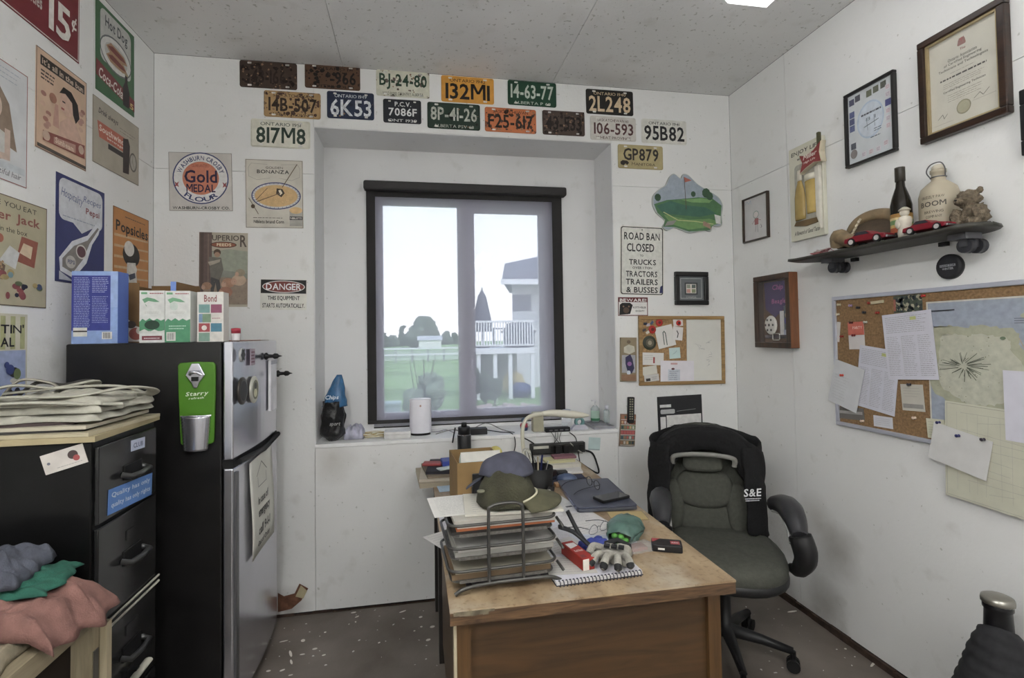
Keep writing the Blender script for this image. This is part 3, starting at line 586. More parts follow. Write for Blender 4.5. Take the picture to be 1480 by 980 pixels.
p.ell(.37, .27, .075, .045, '#4b3a2a').ell(.37, .3, .06, .035, '#8d6b50').poly([(.2, .33), (.45, .34), (.5, .5), (.42, .66), (.24, .64)], '#5e5a52').poly([(.18, .4), (.44, .36), (.42, .4), (.22, .45)], '#8d8371').poly([(.24, .6), (.42, .64), (.46, .8), (.38, .82), (.34, .68), (.3, .8), (.24, .8)], '#40403f')
for u, v, a, c in ((.16, .72, .1, '#8b6547'), (.6, .68, .13, '#94694c'), (.82, .64, .15, '#a08468'), (.55, .8, .14, '#8a5a44'), (.85, .54, .1, '#7f735c')): p.ell(u, v, a, a*.5, c).ell(u-a*.7, v+.02, a*.4, a*.3, '#a07a60')
p.specks(60, '#5f5448', .001, .003, 5, (0, .6, 1, .95)).done(o)
o, p = sign('danger_sign', 'black, red and white DANGER equipment warning sign', 'sign', 'B', wrect('B', [(377, 404), (443.7, 404), (443, 449), (375.7, 447)]), '#b5b4ad', rad=.006)
p.rect(.01, .015, .99, .46, '#151413').ell(.5, .24, .46, .2, '#b9b5ae', 36).ell(.5, .24, .44, .175, '#6e2a22', 36).text('DANGER', .12, .13, .88, .35, '#d0ccc6').text('THIS EQUIPMENT', .16, .54, .85, .7, '#171615').text('STARTS AUTOMATICALLY.', .05, .78, .96, .93, '#171615').done(o)
# ------------------------------------------------------------------ signs, right part of the back wall
o, p = sign('road_sign', 'tall white ROAD BAN CLOSED TO TRUCKS sign', 'sign', 'B', wrect('B', [(896, 326), (958.7, 329), (959, 427.7), (896, 426)]), '#b6b5ac', rad=.016)
p.round(.015, .01, .985, .99, .014, '#2a2a28').round(.035, .022, .965, .978, .012, '#b6b5ac')
for t, v0, v1, u0, u1 in (('ROAD BAN', .09, .2, .09, .91), ('CLOSED', .25, .37, .15, .78), ('TO', .41, .44, .45, .53), ('TRUCKS', .48, .56, .2, .82), ('OVER 1 TON', .585, .62, .28, .73), ('TRACTORS', .65, .735, .13, .85), ('TRAILERS', .765, .85, .13, .86), ('& BUSSES', .88, .965, .14, .86)): p.text(t, u0, v0, u1, v1, '#2b2a28')
p.poly([(.92, .87), (.965, .85), (.98, .96), (.9, .965)], '#2b2f5a').ell(.5, .05, .02, .013, '#777770').done(o)
o, p = sign('warning_sign', 'small BEWARE dog sign with red border', 'sign', 'B', wrect('B', [(893, 429.5), (936, 430), (936, 456.5), (893, 456.5)]), '#b9b7b4')
p.border('#5d2323', .005).rect(.02, .03, .98, .26, '#5d2323').text('BEWARE!', .06, .07, .95, .24, '#c6c2bd').poly([(.04, .95), (.06, .4), (.14, .3), (.4, .3), (.49, .42), (.4, .9)], '#1d1b1a').ell(.27, .7, .1, .16, '#4e3a2c').ell(.18, .5, .03, .05, '#6b4d35').ell(.36, .5, .03, .05, '#6b4d35').text('ROTTWEILER', .5, .5, .94, .6, '#2c2a29').text('ON DUTY', .58, .69, .88, .79, '#2c2a29').done(o)
# golf plaque: the painted green only
c = PB(993, 292); s_ = PB(1043, 292).x-PB(993, 292).x
out = [(-1, -.1), (-.98, .12), (-.8, .3), (-.62, .42), (-.52, .62), (-.38, .72), (-.2, .6), (-.12, .72), (.02, .7), (.16, .58), (.3, .46), (.52, .34), (.72, .24), (.9, .12), (1, -.08), (.96, -.34), (.96, -.6), (.8, -.64), (.68, -.62), (.62, -.78), (.4, -.72), (.2, -.8), (0, -.82), (-.2, -.76), (-.4, -.7), (-.6, -.78), (-.74, -.68), (-.66, -.52), (-.9, -.32)]
sm = [(q.x, q.y) for q in spline([Vector((a, b_, 0)) for a, b_ in out+[out[0]]], 3)[:-1]]
b = MB(); b.prism([(a*s_, b_*s_) for a, b_ in sm], 0, .012); o = b.build('golf_plaque', mat('#8f938f', .4)); wallframe(o, 'B', c); tag(o, 'cut-out plaque painted with a golf green and flag', 'plaque')
p = Print(2*s_, 2*s_, .0123); F2 = lambda pts: [((a+1)/2, (1-b_)/2) for a, b_ in pts]
p.poly(F2([(a*.97, b_*.97) for a, b_ in sm]), '#7f8b98').poly(F2([(-.96, -.1), (-.6, .02), (-.2, .06), (.3, .12), (.7, .1), (.96, -.08), (.93, -.33), (.94, -.56), (.7, -.6), (.6, -.74), (0, -.79), (-.4, -.68), (-.72, -.68), (-.66, -.5), (-.87, -.32)]), '#39663a')
p.poly(F2([(-.9, -.14), (-.5, .0), (-.1, -.1), (.5, -.14), (.8, -.3), (.3, -.4), (-.3, -.36), (-.7, -.34)]), '#2c5a4a').poly(F2([(-.2, .04), (.4, .1), (.7, .06), (.6, -.02), (.1, -.02)]), '#5d8a44').poly(F2([(-.7, -.36), (0, -.48), (.6, -.44), (.9, -.52), (.6, -.66), (0, -.74), (-.5, -.6)]), '#557f3c')
for a, b_, r_ in ((-.85, .08, .09), (.15, .2, .07), (.52, .24, .12), (.62, .16, .1)): p.poly(F2(ellipse(a, b_, r_, r_*1.1, 9)), '#2a4a30')
p.line(F2([(-.1, .64), (-.06, -.2)]), .004, '#4a3c2c').poly(F2([(-.1, .64), (.12, .56), (-.08, .5)]), '#9a4a34').line(F2([(-.7, -.3), (-.3, -.5), (.2, -.52), (.7, -.58)]), .006, '#9aa05a')
p.poly(F2([(-.68, -.66), (-.44, -.62), (-.34, -.5), (-.6, -.54)]), '#77746f').poly(F2([(.42, -.5), (.6, -.58), (.64, -.72), (.4, -.62)]), '#8d6a58').poly(F2([(.74, -.32), (.92, -.36), (.92, -.58), (.78, -.56)]), '#b2b2ae').done(o)
# small black frame with stamps
def frame(name, label, wall, geo, col, fw, depth, inner, cat='picture frame', m=None, lip=None):
    c, w, h, r = geo; e = empty(name, label, cat); wallframe(e, wall, c, r); m = m or mat(col, .35, vary=.15)
    b = MB()
    for x0, y0, x1, y1 in ((-w/2, -h/2, w/2, -h/2+fw), (-w/2, h/2-fw, w/2, h/2), (-w/2, -h/2+fw, -w/2+fw, h/2-fw), (w/2-fw, -h/2+fw, w/2, h/2-fw)): b.box(x0, y0, 0, x1, y1, depth)
    b.build('frame_moulding', m, e, bevel=min(.004, fw*.25))
    if lip:
        b = MB(); a = fw; t = fw*.28
        for x0, y0, x1, y1 in ((-w/2+a, -h/2+a, w/2-a, -h/2+a+t), (-w/2+a, h/2-a-t, w/2-a, h/2-a), (-w/2+a, -h/2+a+t, -w/2+a+t, h/2-a-t), (w/2-a-t, -h/2+a+t, w/2-a, h/2-a-t)): b.box(x0, y0, 0, x1, y1, depth*.7)
        b.build('inner_lip', mat(lip, .3, .3), e)
    MB().box(-w/2+fw, -h/2+fw, 0, w/2-fw, h/2-fw, depth*.3).build('backing', mat(inner, .5, vary=.05), e)
    return e, Print(w-2*fw, h-2*fw, depth*.3+.0003)
e, p = frame('stamp_frame', 'small square black frame with grey mat and stamps', 'B', wrect('B', [(974, 393), (1022, 393.6), (1021.4, 441), (974, 440.8)]), '#1d1d1d', .028, .022, '#55585a')
p.border('#8b8e8c', .004, .012).rect(.24, .26, .76, .76, '#35393a').rect(.3, .32, .7, .7, '#bfb9ad').rect(.32, .34, .47, .49, '#77806a').rect(.52, .34, .68, .49, '#4f5a55').rect(.32, .53, .47, .68, '#b07a6a').rect(.52, .53, .68, .68, '#6d7a55').text('CANADA', .3, .82, .7, .9, '#9a9a95', 0).done(e)
# cork and dry-erase board
geo = wrect('B', [(922, 456.8), (1045.5, 456.8), (1046, 554.5), (922.7, 557)])
c, w, h, r = geo; e = empty('combination_board', 'oak-framed board, half cork and half dry-erase, over the calendar', 'notice board'); wallframe(e, 'B', c, r)
OAK = wood('#6b5433', '#8a6f48', .5, 3, 0); fw = .022; b = MB()
for x0, y0, x1, y1 in ((-w/2, -h/2, w/2, -h/2+fw), (-w/2, h/2-fw, w/2, h/2), (-w/2, -h/2+fw, -w/2+fw, h/2-fw), (w/2-fw, -h/2+fw, w/2, h/2-fw)): b.box(x0, y0, 0, x1, y1, .016)
b.build('frame_moulding', OAK, e, bevel=.003)
MB().box(-w/2+fw, -h/2+fw, 0, .03, h/2-fw, .007).build('cork_panel', mat('#7d6446', .9, vary=.3, scale=90), e); MB().box(.032, -h/2+fw, 0, w/2-fw, h/2-fw, .0075).build('whiteboard_panel', mat('#b7b6b0', .25, vary=.02), e)
p = Print(w, h, .0078); rr = random.Random(2)
for k in range(7):
    u, v = .72+rr.uniform(-.06, .1), .38+k*.055; p.line([(u+rr.uniform(-.04, .04), v+rr.uniform(-.03, .03)) for _ in range(5)], .0014, '#8f8f8c')
p.done(e, 'marker_scribble'); EB = e
def pinned(label, pts, z, col, deco=None, tilt=0, name='pinned_note', wall='B', cat='paper', geo=None, x=None):
    c, w, h, r = geo or wrect(wall, pts, x); o = MB().box(-w/2, -h/2, 0, w/2, h/2, .0012).build(name, mat(col, .8, vary=.04)); wallframe(o, wall, c, r, z, tilt); tag(o, label, cat)
    if deco: q = Print(w, h, .0015); deco(q); q.done(o)
    return o
BZ = lambda x, y: (870+x/4.455, 440+y/4.455)
def bq(*q): return [BZ(*a) for a in q]
pinned('tilted white paper with an awareness ribbon on the small cork board', bq((332, 150), (440, 130), (475, 255), (362, 292)), .009, '#b4b2ae', lambda q: q.line([(.35, .85), (.42, .3), (.5, .25), (.55, .35), (.5, .9)], .006, '#45554a'))
pinned('white card with black figure at the top of the small cork board', bq((450, 140), (515, 150), (513, 232), (448, 228)), .0105, '#b6b3b1', lambda q: q.line([(.4, .3), (.55, .5), (.5, .8)], .006, '#3a3838'))
pinned('upper white card under red poppies on the small cork board', bq((458, 88), (515, 78), (515, 140), (450, 140)), .009, '#b2aeac')
pinned('light blue square note on the small cork board', bq((425, 282), (495, 275), (502, 345), (432, 350)), .009, '#9fb0ad', lambda q: q.line([(.3, .6), (.5, .5), (.7, .3)], .002, '#5f7f86'))
pinned('curled white note with a red pen mark on the small cork board', bq((255, 310), (395, 312), (390, 392), (258, 388)), .009, '#b6b4b0', lambda q: (q.scribble(.08, .15, .5, .6, 3, '#807e7c', .002), q.rect(.5, .35, .58, .85, '#8a2a2a')))
pinned('cream torn note low on the small cork board', bq((255, 400), (345, 395), (352, 440), (258, 462)), .0105, '#b0aea4')
pinned('small printed card at the bottom of the small cork board', bq((268, 462), (362, 440), (362, 494), (270, 496)), .009, '#a9a7a3', lambda q: (q.rect(.1, .5, .4, .9, '#2d2d2d'), q.scribble(.5, .3, .9, .8, 3, '#6e6c6a', .002)))
pinned('wide white letter across cork and whiteboard halves', bq((370, 362), (585, 362), (585, 502), (372, 500)), .012, '#b9b6ba', lambda q: (q.rect(.22, .4, .58, .92, '#a3a9b2'), q.scribble(.26, .45, .54, .9, 5, '#6a7488', .003), q.rect(.3, .1, .5, .18, '#b08080'), q.ell(.37, .38, .05, .05, '#5a2a30')))
for i, (x_, y_, r_, cl, lb) in enumerate(((365, 117, 22, '#8a2522', 'red button badge, upper of two on the small cork board'), (320, 162, 24, '#86231f', 'red button badge, lower of two on the small cork board'), (302, 247, 42, '#2f3329', 'large dark round badge on the small cork board'), (487, 120, 16, '#a02a22', 'red paper poppy on the small cork board'))):
    pt = PB(*BZ(x_, y_)); rd = r_/4.455*(PB(1000, 500).x-PB(999, 500).x); o = MB().lathe([(rd, 0), (rd, .002), (rd*.8, .005), (.0005, .006)], 18).build('button_badge', mat(cl, .35)); wallframe(o, 'B', pt, 0, .0075 if i != 3 else .0125); tag(o, lb, 'badge')
    q = Print(rd*2, rd*2, .0065); (q.ell(.5, .5, .3, .3, '#57503f').ell(.5, .5, .15, .15, '#8a7f66') if i == 2 else q.ell(.5, .5, .2, .2, '#5c1512' if i != 3 else '#1d1a1a')); q.done(o)
for i, (x_, y_, cl) in enumerate(((275, 125, '#2e3038'), (292, 132, '#9a98a0'), (268, 165, '#44403f'), (290, 180, '#c0bbb0'), (318, 118, '#47546a'))):
    pt = PB(*BZ(x_, y_)); o = MB().box(-.012, -.008, 0, .012, .008, .003).build('lapel_pin', mat(cl, .3, .4), bevel=.001); wallframe(o, 'B', pt, .2*i, .0075); tag(o, ('dark oblong', 'silvery', 'brown', 'cream', 'blue-grey')[i]+' lapel pin in the corner of the small cork board', 'pin')
# small plaque, colour strip, remote, calendar, note
o, p = sign('figure_plaque', 'small tall wooden plaque with a purple figure beside the cork board', 'plaque', 'B', wrect('B', bq((110, 213), (215, 213), (218, 495), (118, 495))), '#6f6450', .014)
p.ell(.5, .1, .12, .04, '#57452f').poly([(.2, .22), (.5, .16), (.85, .2), (.9, .32), (.55, .38), (.2, .34)], '#a39f8b').rect(.08, .4, .92, .8, '#8d8b92').poly([(.3, .45), (.6, .38), (.75, .5), (.85, .7), (.7, .82), (.45, .8), (.3, .6)], '#272546').ell(.55, .6, .14, .05, '#7c4a86').ell(.5, .8, .12, .05, '#a9b0b8').rect(.06, .84, .94, .98, '#7a5637').done(o)
o, p = sign('leaflet_rack', 'multicoloured striped card strip on the wall right of the sill', 'card strip', 'B', wrect('B', bq((115, 703), (213, 708), (206, 908), (110, 908))), '#6a5444', .012)
rr = random.Random(8)
for k in range(6):
    v = .03+k*.16; base = ('#94583a', '#7a3c2e', '#4d6a45', '#8a3a40', '#46605a', '#6b5a3a')[k]
    p.rect(.04, v, .96, v+.13, base)
    for j in range(5): p.rect(.06+j*.18, v+.02, .06+j*.18+.13, v+.11, rr.choice(['#a8a096', '#8a5a3a', '#3c5244', '#a34038', '#2d3d48', '#b08a5a']))
    p.rect(.02, v+.135, .98, v+.15, '#b8b4ac')
p.done(o)
o, p = sign('remote_control', 'black slim remote control stuck on the striped card strip', 'remote control', 'B', wrect('B', bq((157, 594), (197, 594), (196, 758), (157, 758))), '#17171a', .014, .004, off=.0135)
for k in range(9):
    for j in range(2): p.round(.2+j*.34, .06+k*.095, .44+j*.34, .11+k*.095, .001, '#7d7a60')
p.done(o, 'buttons')
o, p = sign('wall_calendar', 'black wall calendar partly hidden behind the office chair', 'calendar', 'B', (PB(984, 630), PB(1014, 600).x-PB(950, 600).x, .5, .02), '#1d1d1f', .004, off=.001)
p.rect(.05, .1, .3, .135, '#b8b8b6').round(.06, .16, .38, .215, .008, '#9a9a9a').line([(.42, .19), (.85, .175)], .002, '#8f8f8f').rect(.05, .25, .17, .41, '#b9b8b5').rect(.19, .235, .97, .44, '#bcbab6').scribble(.25, .33, .9, .4, 1, '#7a7876', .003).rect(.05, .46, .97, .95, '#b2b0ac').done(o)
o, p = sign('sticky_note', 'pale blue-green sticky note on the wall under the sill', 'note', 'B', wrect('B', [(851.5, 632), (868, 632.5), (866.5, 651), (849.5, 650)]), '#9aa9a8', .0012); p.rect(.03, .9, .97, .99, '#7f9193').done(o)
# ------------------------------------------------------------------ signs on the left wall
def lw(*q): return wrect('L', q)
def yz(y0, y1, z0, z1): return Vector((XL, (y0+y1)/2, (z0+z1)/2)), y1-y0, z1-z0, 0
o, p = sign('tin_sign', 'dark red beer sign with a big 15 cent price, cut off at the top left', 'sign', 'L', yz(1.87, 2.31, 2.63, 2.99), '#5c2126')
p.border('#b0aaa4', .004, .004).text('Budweiser', .08, .1, .95, .34, '#b5aea6').text('in Bottles', .22, .62, .52, .76, '#a8a29b', 1, 0, 0).ell(.36, .5, .07, .06, '#a8a29b').poly([(.3, .6), (.36, .42), (.42, .6)], '#a8a29b').text('15', .6, .5, .88, .88, '#b9b4ac').text('\u00a2', .89, .52, .96, .7, '#b9b4ac').done(o)
o, p = sign('tin_sign', 'green hot dog and cola sign with a plate of hot dogs', 'sign', 'L', lw((141, 0), (196, 56), (190, 168), (134, 124)), '#35543a')
p.round(.1, .04, .9, .62, .03, '#9d9d98').text('Hot Dog', .22, .09, .8, .25, '#3d4043').ell(.5, .46, .41, .2, '#56595a').ell(.5, .46, .39, .18, '#b3b2ae').ell(.5, .46, .3, .13, '#9c9b97')
for v in (.4, .5): p.poly([(.24, v+.02), (.36, v-.05), (.7, v-.02), (.8, v+.05), (.66, v+.08), (.34, v+.07)], '#8f6a45').poly([(.28, v+.01), (.4, v-.025), (.68, v), (.76, v+.035), (.6, v+.05), (.34, v+.035)], '#6d2f22')
p.poly([(0, .66), (1, .8), (1, .94), (0, .84)], '#6e2626').text('Coca-Cola', .05, .72, .66, .84, '#b9aea8', 1, .2, -.12).poly([(.68, .95), (.67, .74), (.73, .66), (.73, .56), (.8, .56), (.8, .66), (.86, .76), (.84, .95)], '#2b1f22').rect(.72, .55, .81, .58, '#8a7a55').text('5', .87, .86, .97, .93, '#c0a24e').done(o)
o, p = sign('paper_poster', 'pale poster of a long-haired woman with thin red border', 'poster', 'L', yz(1.74, 2.036, 2.034, 2.436), '#a9aaab', .001)
p.border('#8a4a44', .003, .001).scribble(.1, .04, .9, .16, 3, '#8a939c', .003).poly([(.1, .9), (.12, .35), (.3, .2), (.55, .2), (.72, .34), (.8, .6), (.84, .72), (.7, .7), (.72, .8), (.5, .86)], '#76624e').ell(.46, .4, .16, .13, '#ab9282').poly([(.24, .78), (.4, .55), (.66, .6), (.7, .8)], '#a4a39d').poly([(.66, .56), (.74, .56), (.74, .82), (.34, .84), (.34, .79), (.66, .77)], '#a88f7e').rect(.38, .38, .44, .4, '#3c3430').rect(.52, .39, .57, .41, '#3c3430').rect(.44, .48, .52, .5, '#8a4a48').rect(.04, .84, .96, .9, '#a0a6aa').text('beautiful hair', .4, .9, .9, .95, '#5a5a5c', 0, .2).done(o)
o, p = sign('tin_sign', 'faded pink sign with a dark-haired woman holding a snack', 'sign', 'L', lw((54.5, 66.7), (126, 122.4), (121, 246.4), (46.5, 209.7)), '#a8907c')
p.border('#584c43', .003).poly([(.07, .06), (.95, .05), (.95, .15), (.07, .16)], '#2f2722').text('it\'s all in the bun', .1, .075, .92, .14, '#b09a82').scribble(.08, .19, .34, .3, 3, '#3c302a', .006)
rr = random.Random(5)
for k in range(12): p.ell(rr.choice([.1, .2, .9, .86])+rr.uniform(-.04, .04), .36+k*.035, .05, .025, rr.choice(['#8d5a4a', '#a07462', '#7a4a3c', '#b08a72']))
p.poly([(.44, .62), (.6, .52), (.78, .56), (.9, .7), (.88, .8), (.4, .8)], '#b08a74').ell(.57, .4, .14, .12, '#b38d76').poly([(.42, .32), (.5, .23), (.66, .23), (.8, .32), (.84, .46), (.76, .54), (.7, .46), (.68, .34), (.54, .29)], '#211c1b').rect(.48, .38, .54, .395, '#2a2220').rect(.46, .455, .52, .475, '#8d3a34').poly([(.3, .7), (.34, .46), (.4, .46), (.42, .7)], '#a87a66').ell(.3, .42, .07, .05, '#8d5a40')
p.poly([(.12, .8), (.96, .72), (.96, .87), (.12, .9)], '#7b3a2f').poly([(.32, .81), (.76, .77), (.76, .86), (.32, .88)], '#9d7260').text('Sunbeam', .35, .8, .72, .86, '#c0a58e').ell(.18, .84, .07, .05, '#a88a74').ell(.88, .79, .06, .05, '#a88a74').rect(.02, .95, .98, .985, '#4b423b').done(o)
o, p = sign('tin_sign', 'grey bread sign with an orange-red block and dark loaf shape', 'sign', 'L', lw((134.7, 137.7), (200.5, 185), (198.3, 269), (131.6, 231)), '#8a8478')
p.border('#5f594f', .002).text('Drink always', .1, .13, .5, .24, '#3f3a35', 1, .2).scribble(.55, .2, .92, .3, 2, '#6c665c', .003).poly([(.08, .34), (.66, .34), (.66, .58), (.12, .58)], '#a14a2d').text('Southwind', .12, .38, .64, .48, '#c2b3a4').text('beverage', .28, .5, .62, .55, '#c2b3a4').poly([(.3, .6), (.68, .6), (.68, .68), (.3, .68)], '#2e2a28').poly([(.62, .36), (.74, .32), (.78, .42), (.76, .9), (.62, .92)], '#342c2a').ell(.86, .66, .09, .16, '#57514a').ell(.86, .66, .07, .13, '#8f897d').line([(.86, .5), (.84, .66), (.9, .78)], .002, '#4b443e').done(o)
c, w, h, r = lw((81.5, 247.6), (150, 280), (148.5, 417), (78, 404.8))
o, p = sign('tin_sign', 'navy blue cola sign with a white tilted bottle', 'sign', 'L', (Vector((XL, 2.336, 1.935)), .305, .42, 0), '#2a2f55')
p.round(.05, .03, .95, .42, .03, '#a9abb0').poly([(.05, .3), (.5, .5), (.95, .33), (.95, .2), (.05, .2)], '#a9abb0').text('Hospitality', .08, .12, .5, .22, '#4a5680', 0, .2, -.1).text('Recipes', .52, .12, .9, .2, '#4a5680', 0, .2).text('Pepsi', .58, .23, .88, .31, '#7a3038').scribble(.12, .36, .8, .4, 1, '#7d8796', .004)
bt = [(.08, .9), (.06, .78), (.3, .6), (.62, .5), (.84, .33), (.92, .36), (.86, .46), (.72, .58), (.6, .78), (.34, .95)]
p.poly(bt, '#b4b6bc').poly([(.12, .86), (.12, .78), (.34, .64), (.62, .55), (.84, .39), (.87, .4), (.66, .58), (.54, .74), (.32, .9)], '#6d6862').ell(.49, .68, .11, .07, '#b0aaa4').ell(.49, .68, .09, .055, '#54323a').ell(.28, .8, .1, .06, '#a09a94').text('PEPSI', .22, .78, .36, .82, '#3a3e66').poly([(.06, .98), (.06, .9), (.3, .97), (.7, .9), (.94, .92), (.94, .98)], '#9fa3ac').done(o)
o, p = sign('tin_sign', 'orange frozen-treat sign half hidden behind cardboard box', 'sign', 'L', yz(2.557, 2.866, 1.70, 2.109), '#94663c')
p.border('#5f4228', .003)
for k in range(6): p.poly([(.02, .3+k*.12), (.98, .27+k*.12), (.98, .29+k*.12), (.02, .33+k*.12)], '#a9875a')
p.scribble(.3, .05, .9, .1, 1, '#4d3a28', .004).text('Popsicles', .06, .14, .97, .3, '#1f1c1a').ell(.48, .5, .24, .14, '#26221f').ell(.42, .43, .14, .09, '#b5b0a8').poly([(.36, .6), (.6, .58), (.66, .9), (.34, .9)], '#a9a49c').ell(.52, .66, .12, .06, '#b5b0a8').poly([(.4, .74), (.58, .7), (.6, .76), (.44, .8)], '#2e3548').done(o)
o, p = sign('tin_sign', 'cream caramel-popcorn sign crowded with toy pictures', 'sign', 'L', yz(1.70, 2.135, 1.617, 1.987), '#8f8974')
p.border('#51402f', .003).text('MORE YOU EAT', .3, .05, .88, .1, '#2f2c24', 0).text('Cracker Jack', .1, .14, .92, .25, '#7a3e33').text('what\'s in the box', .3, .28, .78, .33, '#2f2c24', 0)
p.poly([(.66, .58), (.72, .34), (.9, .36), (.86, .62)], '#82402c').poly([(.7, .5), (.74, .4), (.84, .42), (.82, .54)], '#b09a78').poly([(.5, .6), (.6, .45), (.7, .5), (.66, .66)], '#a5a6a4').poly([(.1, .78), (.2, .6), (.4, .55), (.56, .64), (.54, .76), (.3, .84)], '#5a4632').specks(90, '#8f6f45', .003, .007, 3, (.12, .58, .54, .8)).rect(.04, .8, .44, .95, '#9a4f30').scribble(.06, .82, .42, .94, 3, '#c9a87a', .006)
rr = random.Random(12)
for k in range(16): p.ell(rr.uniform(.52, .92), rr.uniform(.7, .93), rr.uniform(.02, .045), rr.uniform(.02, .035), rr.choice(['#7a3838', '#3c4a6a', '#8f7a3c', '#5f7f86', '#54603c', '#2a2a38']))
for k in range(5): p.ell(.1+k*.1, .4+.04*(k % 2), .035, .04, rr.choice(['#8f4a30', '#45685a', '#8a7a58']))
p.done(o)
o, p = sign('tin_sign', 'carnival sign with striped awning top above blue scene', 'sign', 'L', yz(1.62, 2.045, 1.19, 1.59), '#a5a294')
for k in range(10): p.rect(.02+k*.1, .02, .07+k*.1, .3, '#8f9058')
p.text('JUST EATIN\'', .2, .09, .96, .19, '#15151b').text('CARNIVAL', .3, .2, .86, .28, '#15151b').rect(.02, .31, .98, .98, '#7d8bb0')
rr = random.Random(20)
for k in range(60): p.ell(rr.uniform(.05, .94), rr.uniform(.42, .95), rr.uniform(.02, .06), rr.uniform(.02, .05), rr.choice(['#7a2f2a', '#2c3a70', '#8a7a2f', '#a9a79c', '#5a6a3c', '#26242c', '#9a6a4a']))
p.done(o)
# ------------------------------------------------------------------ right wall: diploma, collage, drawing, shadow box
DKW = wood('#1b120d', '#2c1c13', .3, 2, 0)
c, w, h, r = wrect('R', [(1330, 66.7), (1456, -3), (1471.5, 160), (1342, 210)])
e, p = frame('diploma_frame', 'large dark wood framed engineering diploma', 'R', (c, w, h, r), '#1f140e', .026, .03, '#a5a296', m=DKW, lip='#8a7c5e')
p.ell(.5, .12, .05, .035, '#8a3a34').poly([(.44, .15), (.47, .08), (.5, .13), (.53, .08), (.56, .15), (.55, .165), (.45, .165)], '#7a4a40').text('The', .47, .19, .55, .215, '#7a3a34', 1, .1)
for t, v, a in (('Ontario Association', .25, .3), ('of Certified Engineering', .295, .24), ('Technicians and Technologists', .34, .16)): p.text(t, a, v, 1-a, v+.035, '#4d483f')
p.scribble(.33, .405, .67, .42, 1, '#6d675b', .0014).scribble(.18, .45, .82, .465, 1, '#3a352e', .006, 1, 4).scribble(.22, .5, .8, .56, 3, '#716b5f', .0014).text('Certified Engineering Technician', .22, .58, .8, .61, '#4d483f').scribble(.28, .63, .76, .72, 4, '#716b5f', .0014)
p.line([(.13, .86), (.2, .82), (.22, .87), (.27, .83)], .002, '#5a554c').line([(.64, .78), (.72, .74), (.76, .78), (.84, .73)], .002, '#5a554c').line([(.62, .8), (.92, .8)], .0008, '#6d675b').line([(.08, .92), (.35, .92)], .0008, '#6d675b').ell(.5, .82, .1, .075, '#77714f').ell(.5, .82, .085, .062, '#8d8763').done(e)
MB().box(-w/2+.026, -h/2+.026, .0128, w/2-.026, h/2-.026, .0136).build('glass', see_through('picture_glass', '#ffffff', .05, .05), e)
c, w, h, r = wrect('R', [(1219.8, 142.7), (1291, 103), (1305.5, 215.5), (1231.7, 242.3)])
e, p = frame('collage_frame', 'black framed blue and white farewell collage', 'R', (c, w, h, r), '#1a1918', .012, .022, '#a9adaf')
p.ell(.5, .46, .3, .26, '#8fa3b8').ell(.5, .46, .27, .235, '#a4afbb').scribble(.3, .34, .74, .39, 1, '#2f3140', .008, 1, 3).line([(.36, .54), (.68, .5)], .003, '#30343c').line([(.42, .44), (.44, .6)], .002, '#4d5a6a').line([(.58, .42), (.6, .58)], .002, '#4d5a6a').text('8+1', .4, .42, .62, .47, '#54606e', 0).scribble(.58, .6, .74, .66, 2, '#34384a', .003).scribble(.5, .7, .72, .74, 1, '#34384a', .004)
for u, v, cl in ((.03, .06, '#2b3056'), (.17, .04, '#2b2e40'), (.43, .05, '#4a5030'), (.58, .04, '#454a2c'), (.74, .03, '#39402c'), (.03, .24, '#39467a'), (.03, .34, '#35406f'), (.03, .44, '#39467a'), (.83, .3, '#2a3178'), (.05, .7, '#303a4a')): p.rect(u, v, u+.12, v+.09, cl)
for k, (u, v) in enumerate(((.84, .1), (.84, .2), (.84, .42), (.84, .52), (.84, .62), (.3, .88), (.46, .88), (.62, .88), (.78, .84))): p.rect(u, v, u+.1, v+.07, '#b7aeb4').scribble(u+.01, v+.01, u+.09, v+.06, 3, '#7d6a80' if k % 2 else '#9a5a64', .002)
p.ell(.12, .86, .08, .065, '#6b625f').done(e)
MB().box(-w/2+.012, -h/2+.012, .0095, w/2-.012, h/2-.012, .0103).build('glass', see_through('picture_glass', '#ffffff', .05, .05), e)
e, p = frame('drawing_frame', 'small dark framed child\'s drawing of a figure in red', 'R', wrect('R', [(1075.7, 290), (1112, 275), (1114, 343), (1077.6, 351.6)]), '#2b2119', .008, .02, '#a8a6a6')
p.ell(.5, .42, .12, .09, '#5f7d72').ell(.5, .42, .1, .075, '#b5adaa').rect(.44, .51, .6, .66, '#8a4a4c').line([(.5, .66), (.47, .82)], .003, '#55555a').line([(.56, .66), (.57, .84)], .003, '#55555a').line([(.44, .55), (.34, .62)], .003, '#8a4a4c').line([(.6, .55), (.7, .58)], .003, '#8a4a4c').line([(.05, .1), (.12, .04), (.2, .12), (.28, .05), (.3, .14)], .003, '#7d93a8').line([(.7, .68), (.74, .74), (.7, .76)], .003, '#3a3a3e').done(e)
c, w, h, r = wrect('R', [(1100, 401), (1155, 392.6), (1155, 503), (1102, 502)])
c.x -= .0; w *= .97
e = empty('shadow_box', 'deep brown shadow box with purple pennant and soccer ball', 'shadow box'); wallframe(e, 'R', c, 0)
b = MB(); fw = .03; WD = wood('#2a211b', '#3d2c20', .4, 3, 1); dp = .055
for x0, y0, x1, y1 in ((-w/2, -h/2, w/2, -h/2+fw), (-w/2, h/2-fw, w/2, h/2), (-w/2, -h/2+fw, -w/2+fw, h/2-fw), (w/2-fw, -h/2+fw, w/2, h/2-fw)): b.box(x0, y0, 0, x1, y1, dp)
b.build('frame_moulding', WD, e, bevel=.003); MB().box(w/2, -h/2+.002, 0, w/2+.001, h/2-.002, dp-.004).build('side_veneer', wood('#5a3822', '#6e4529', .4, 3, 1), e)
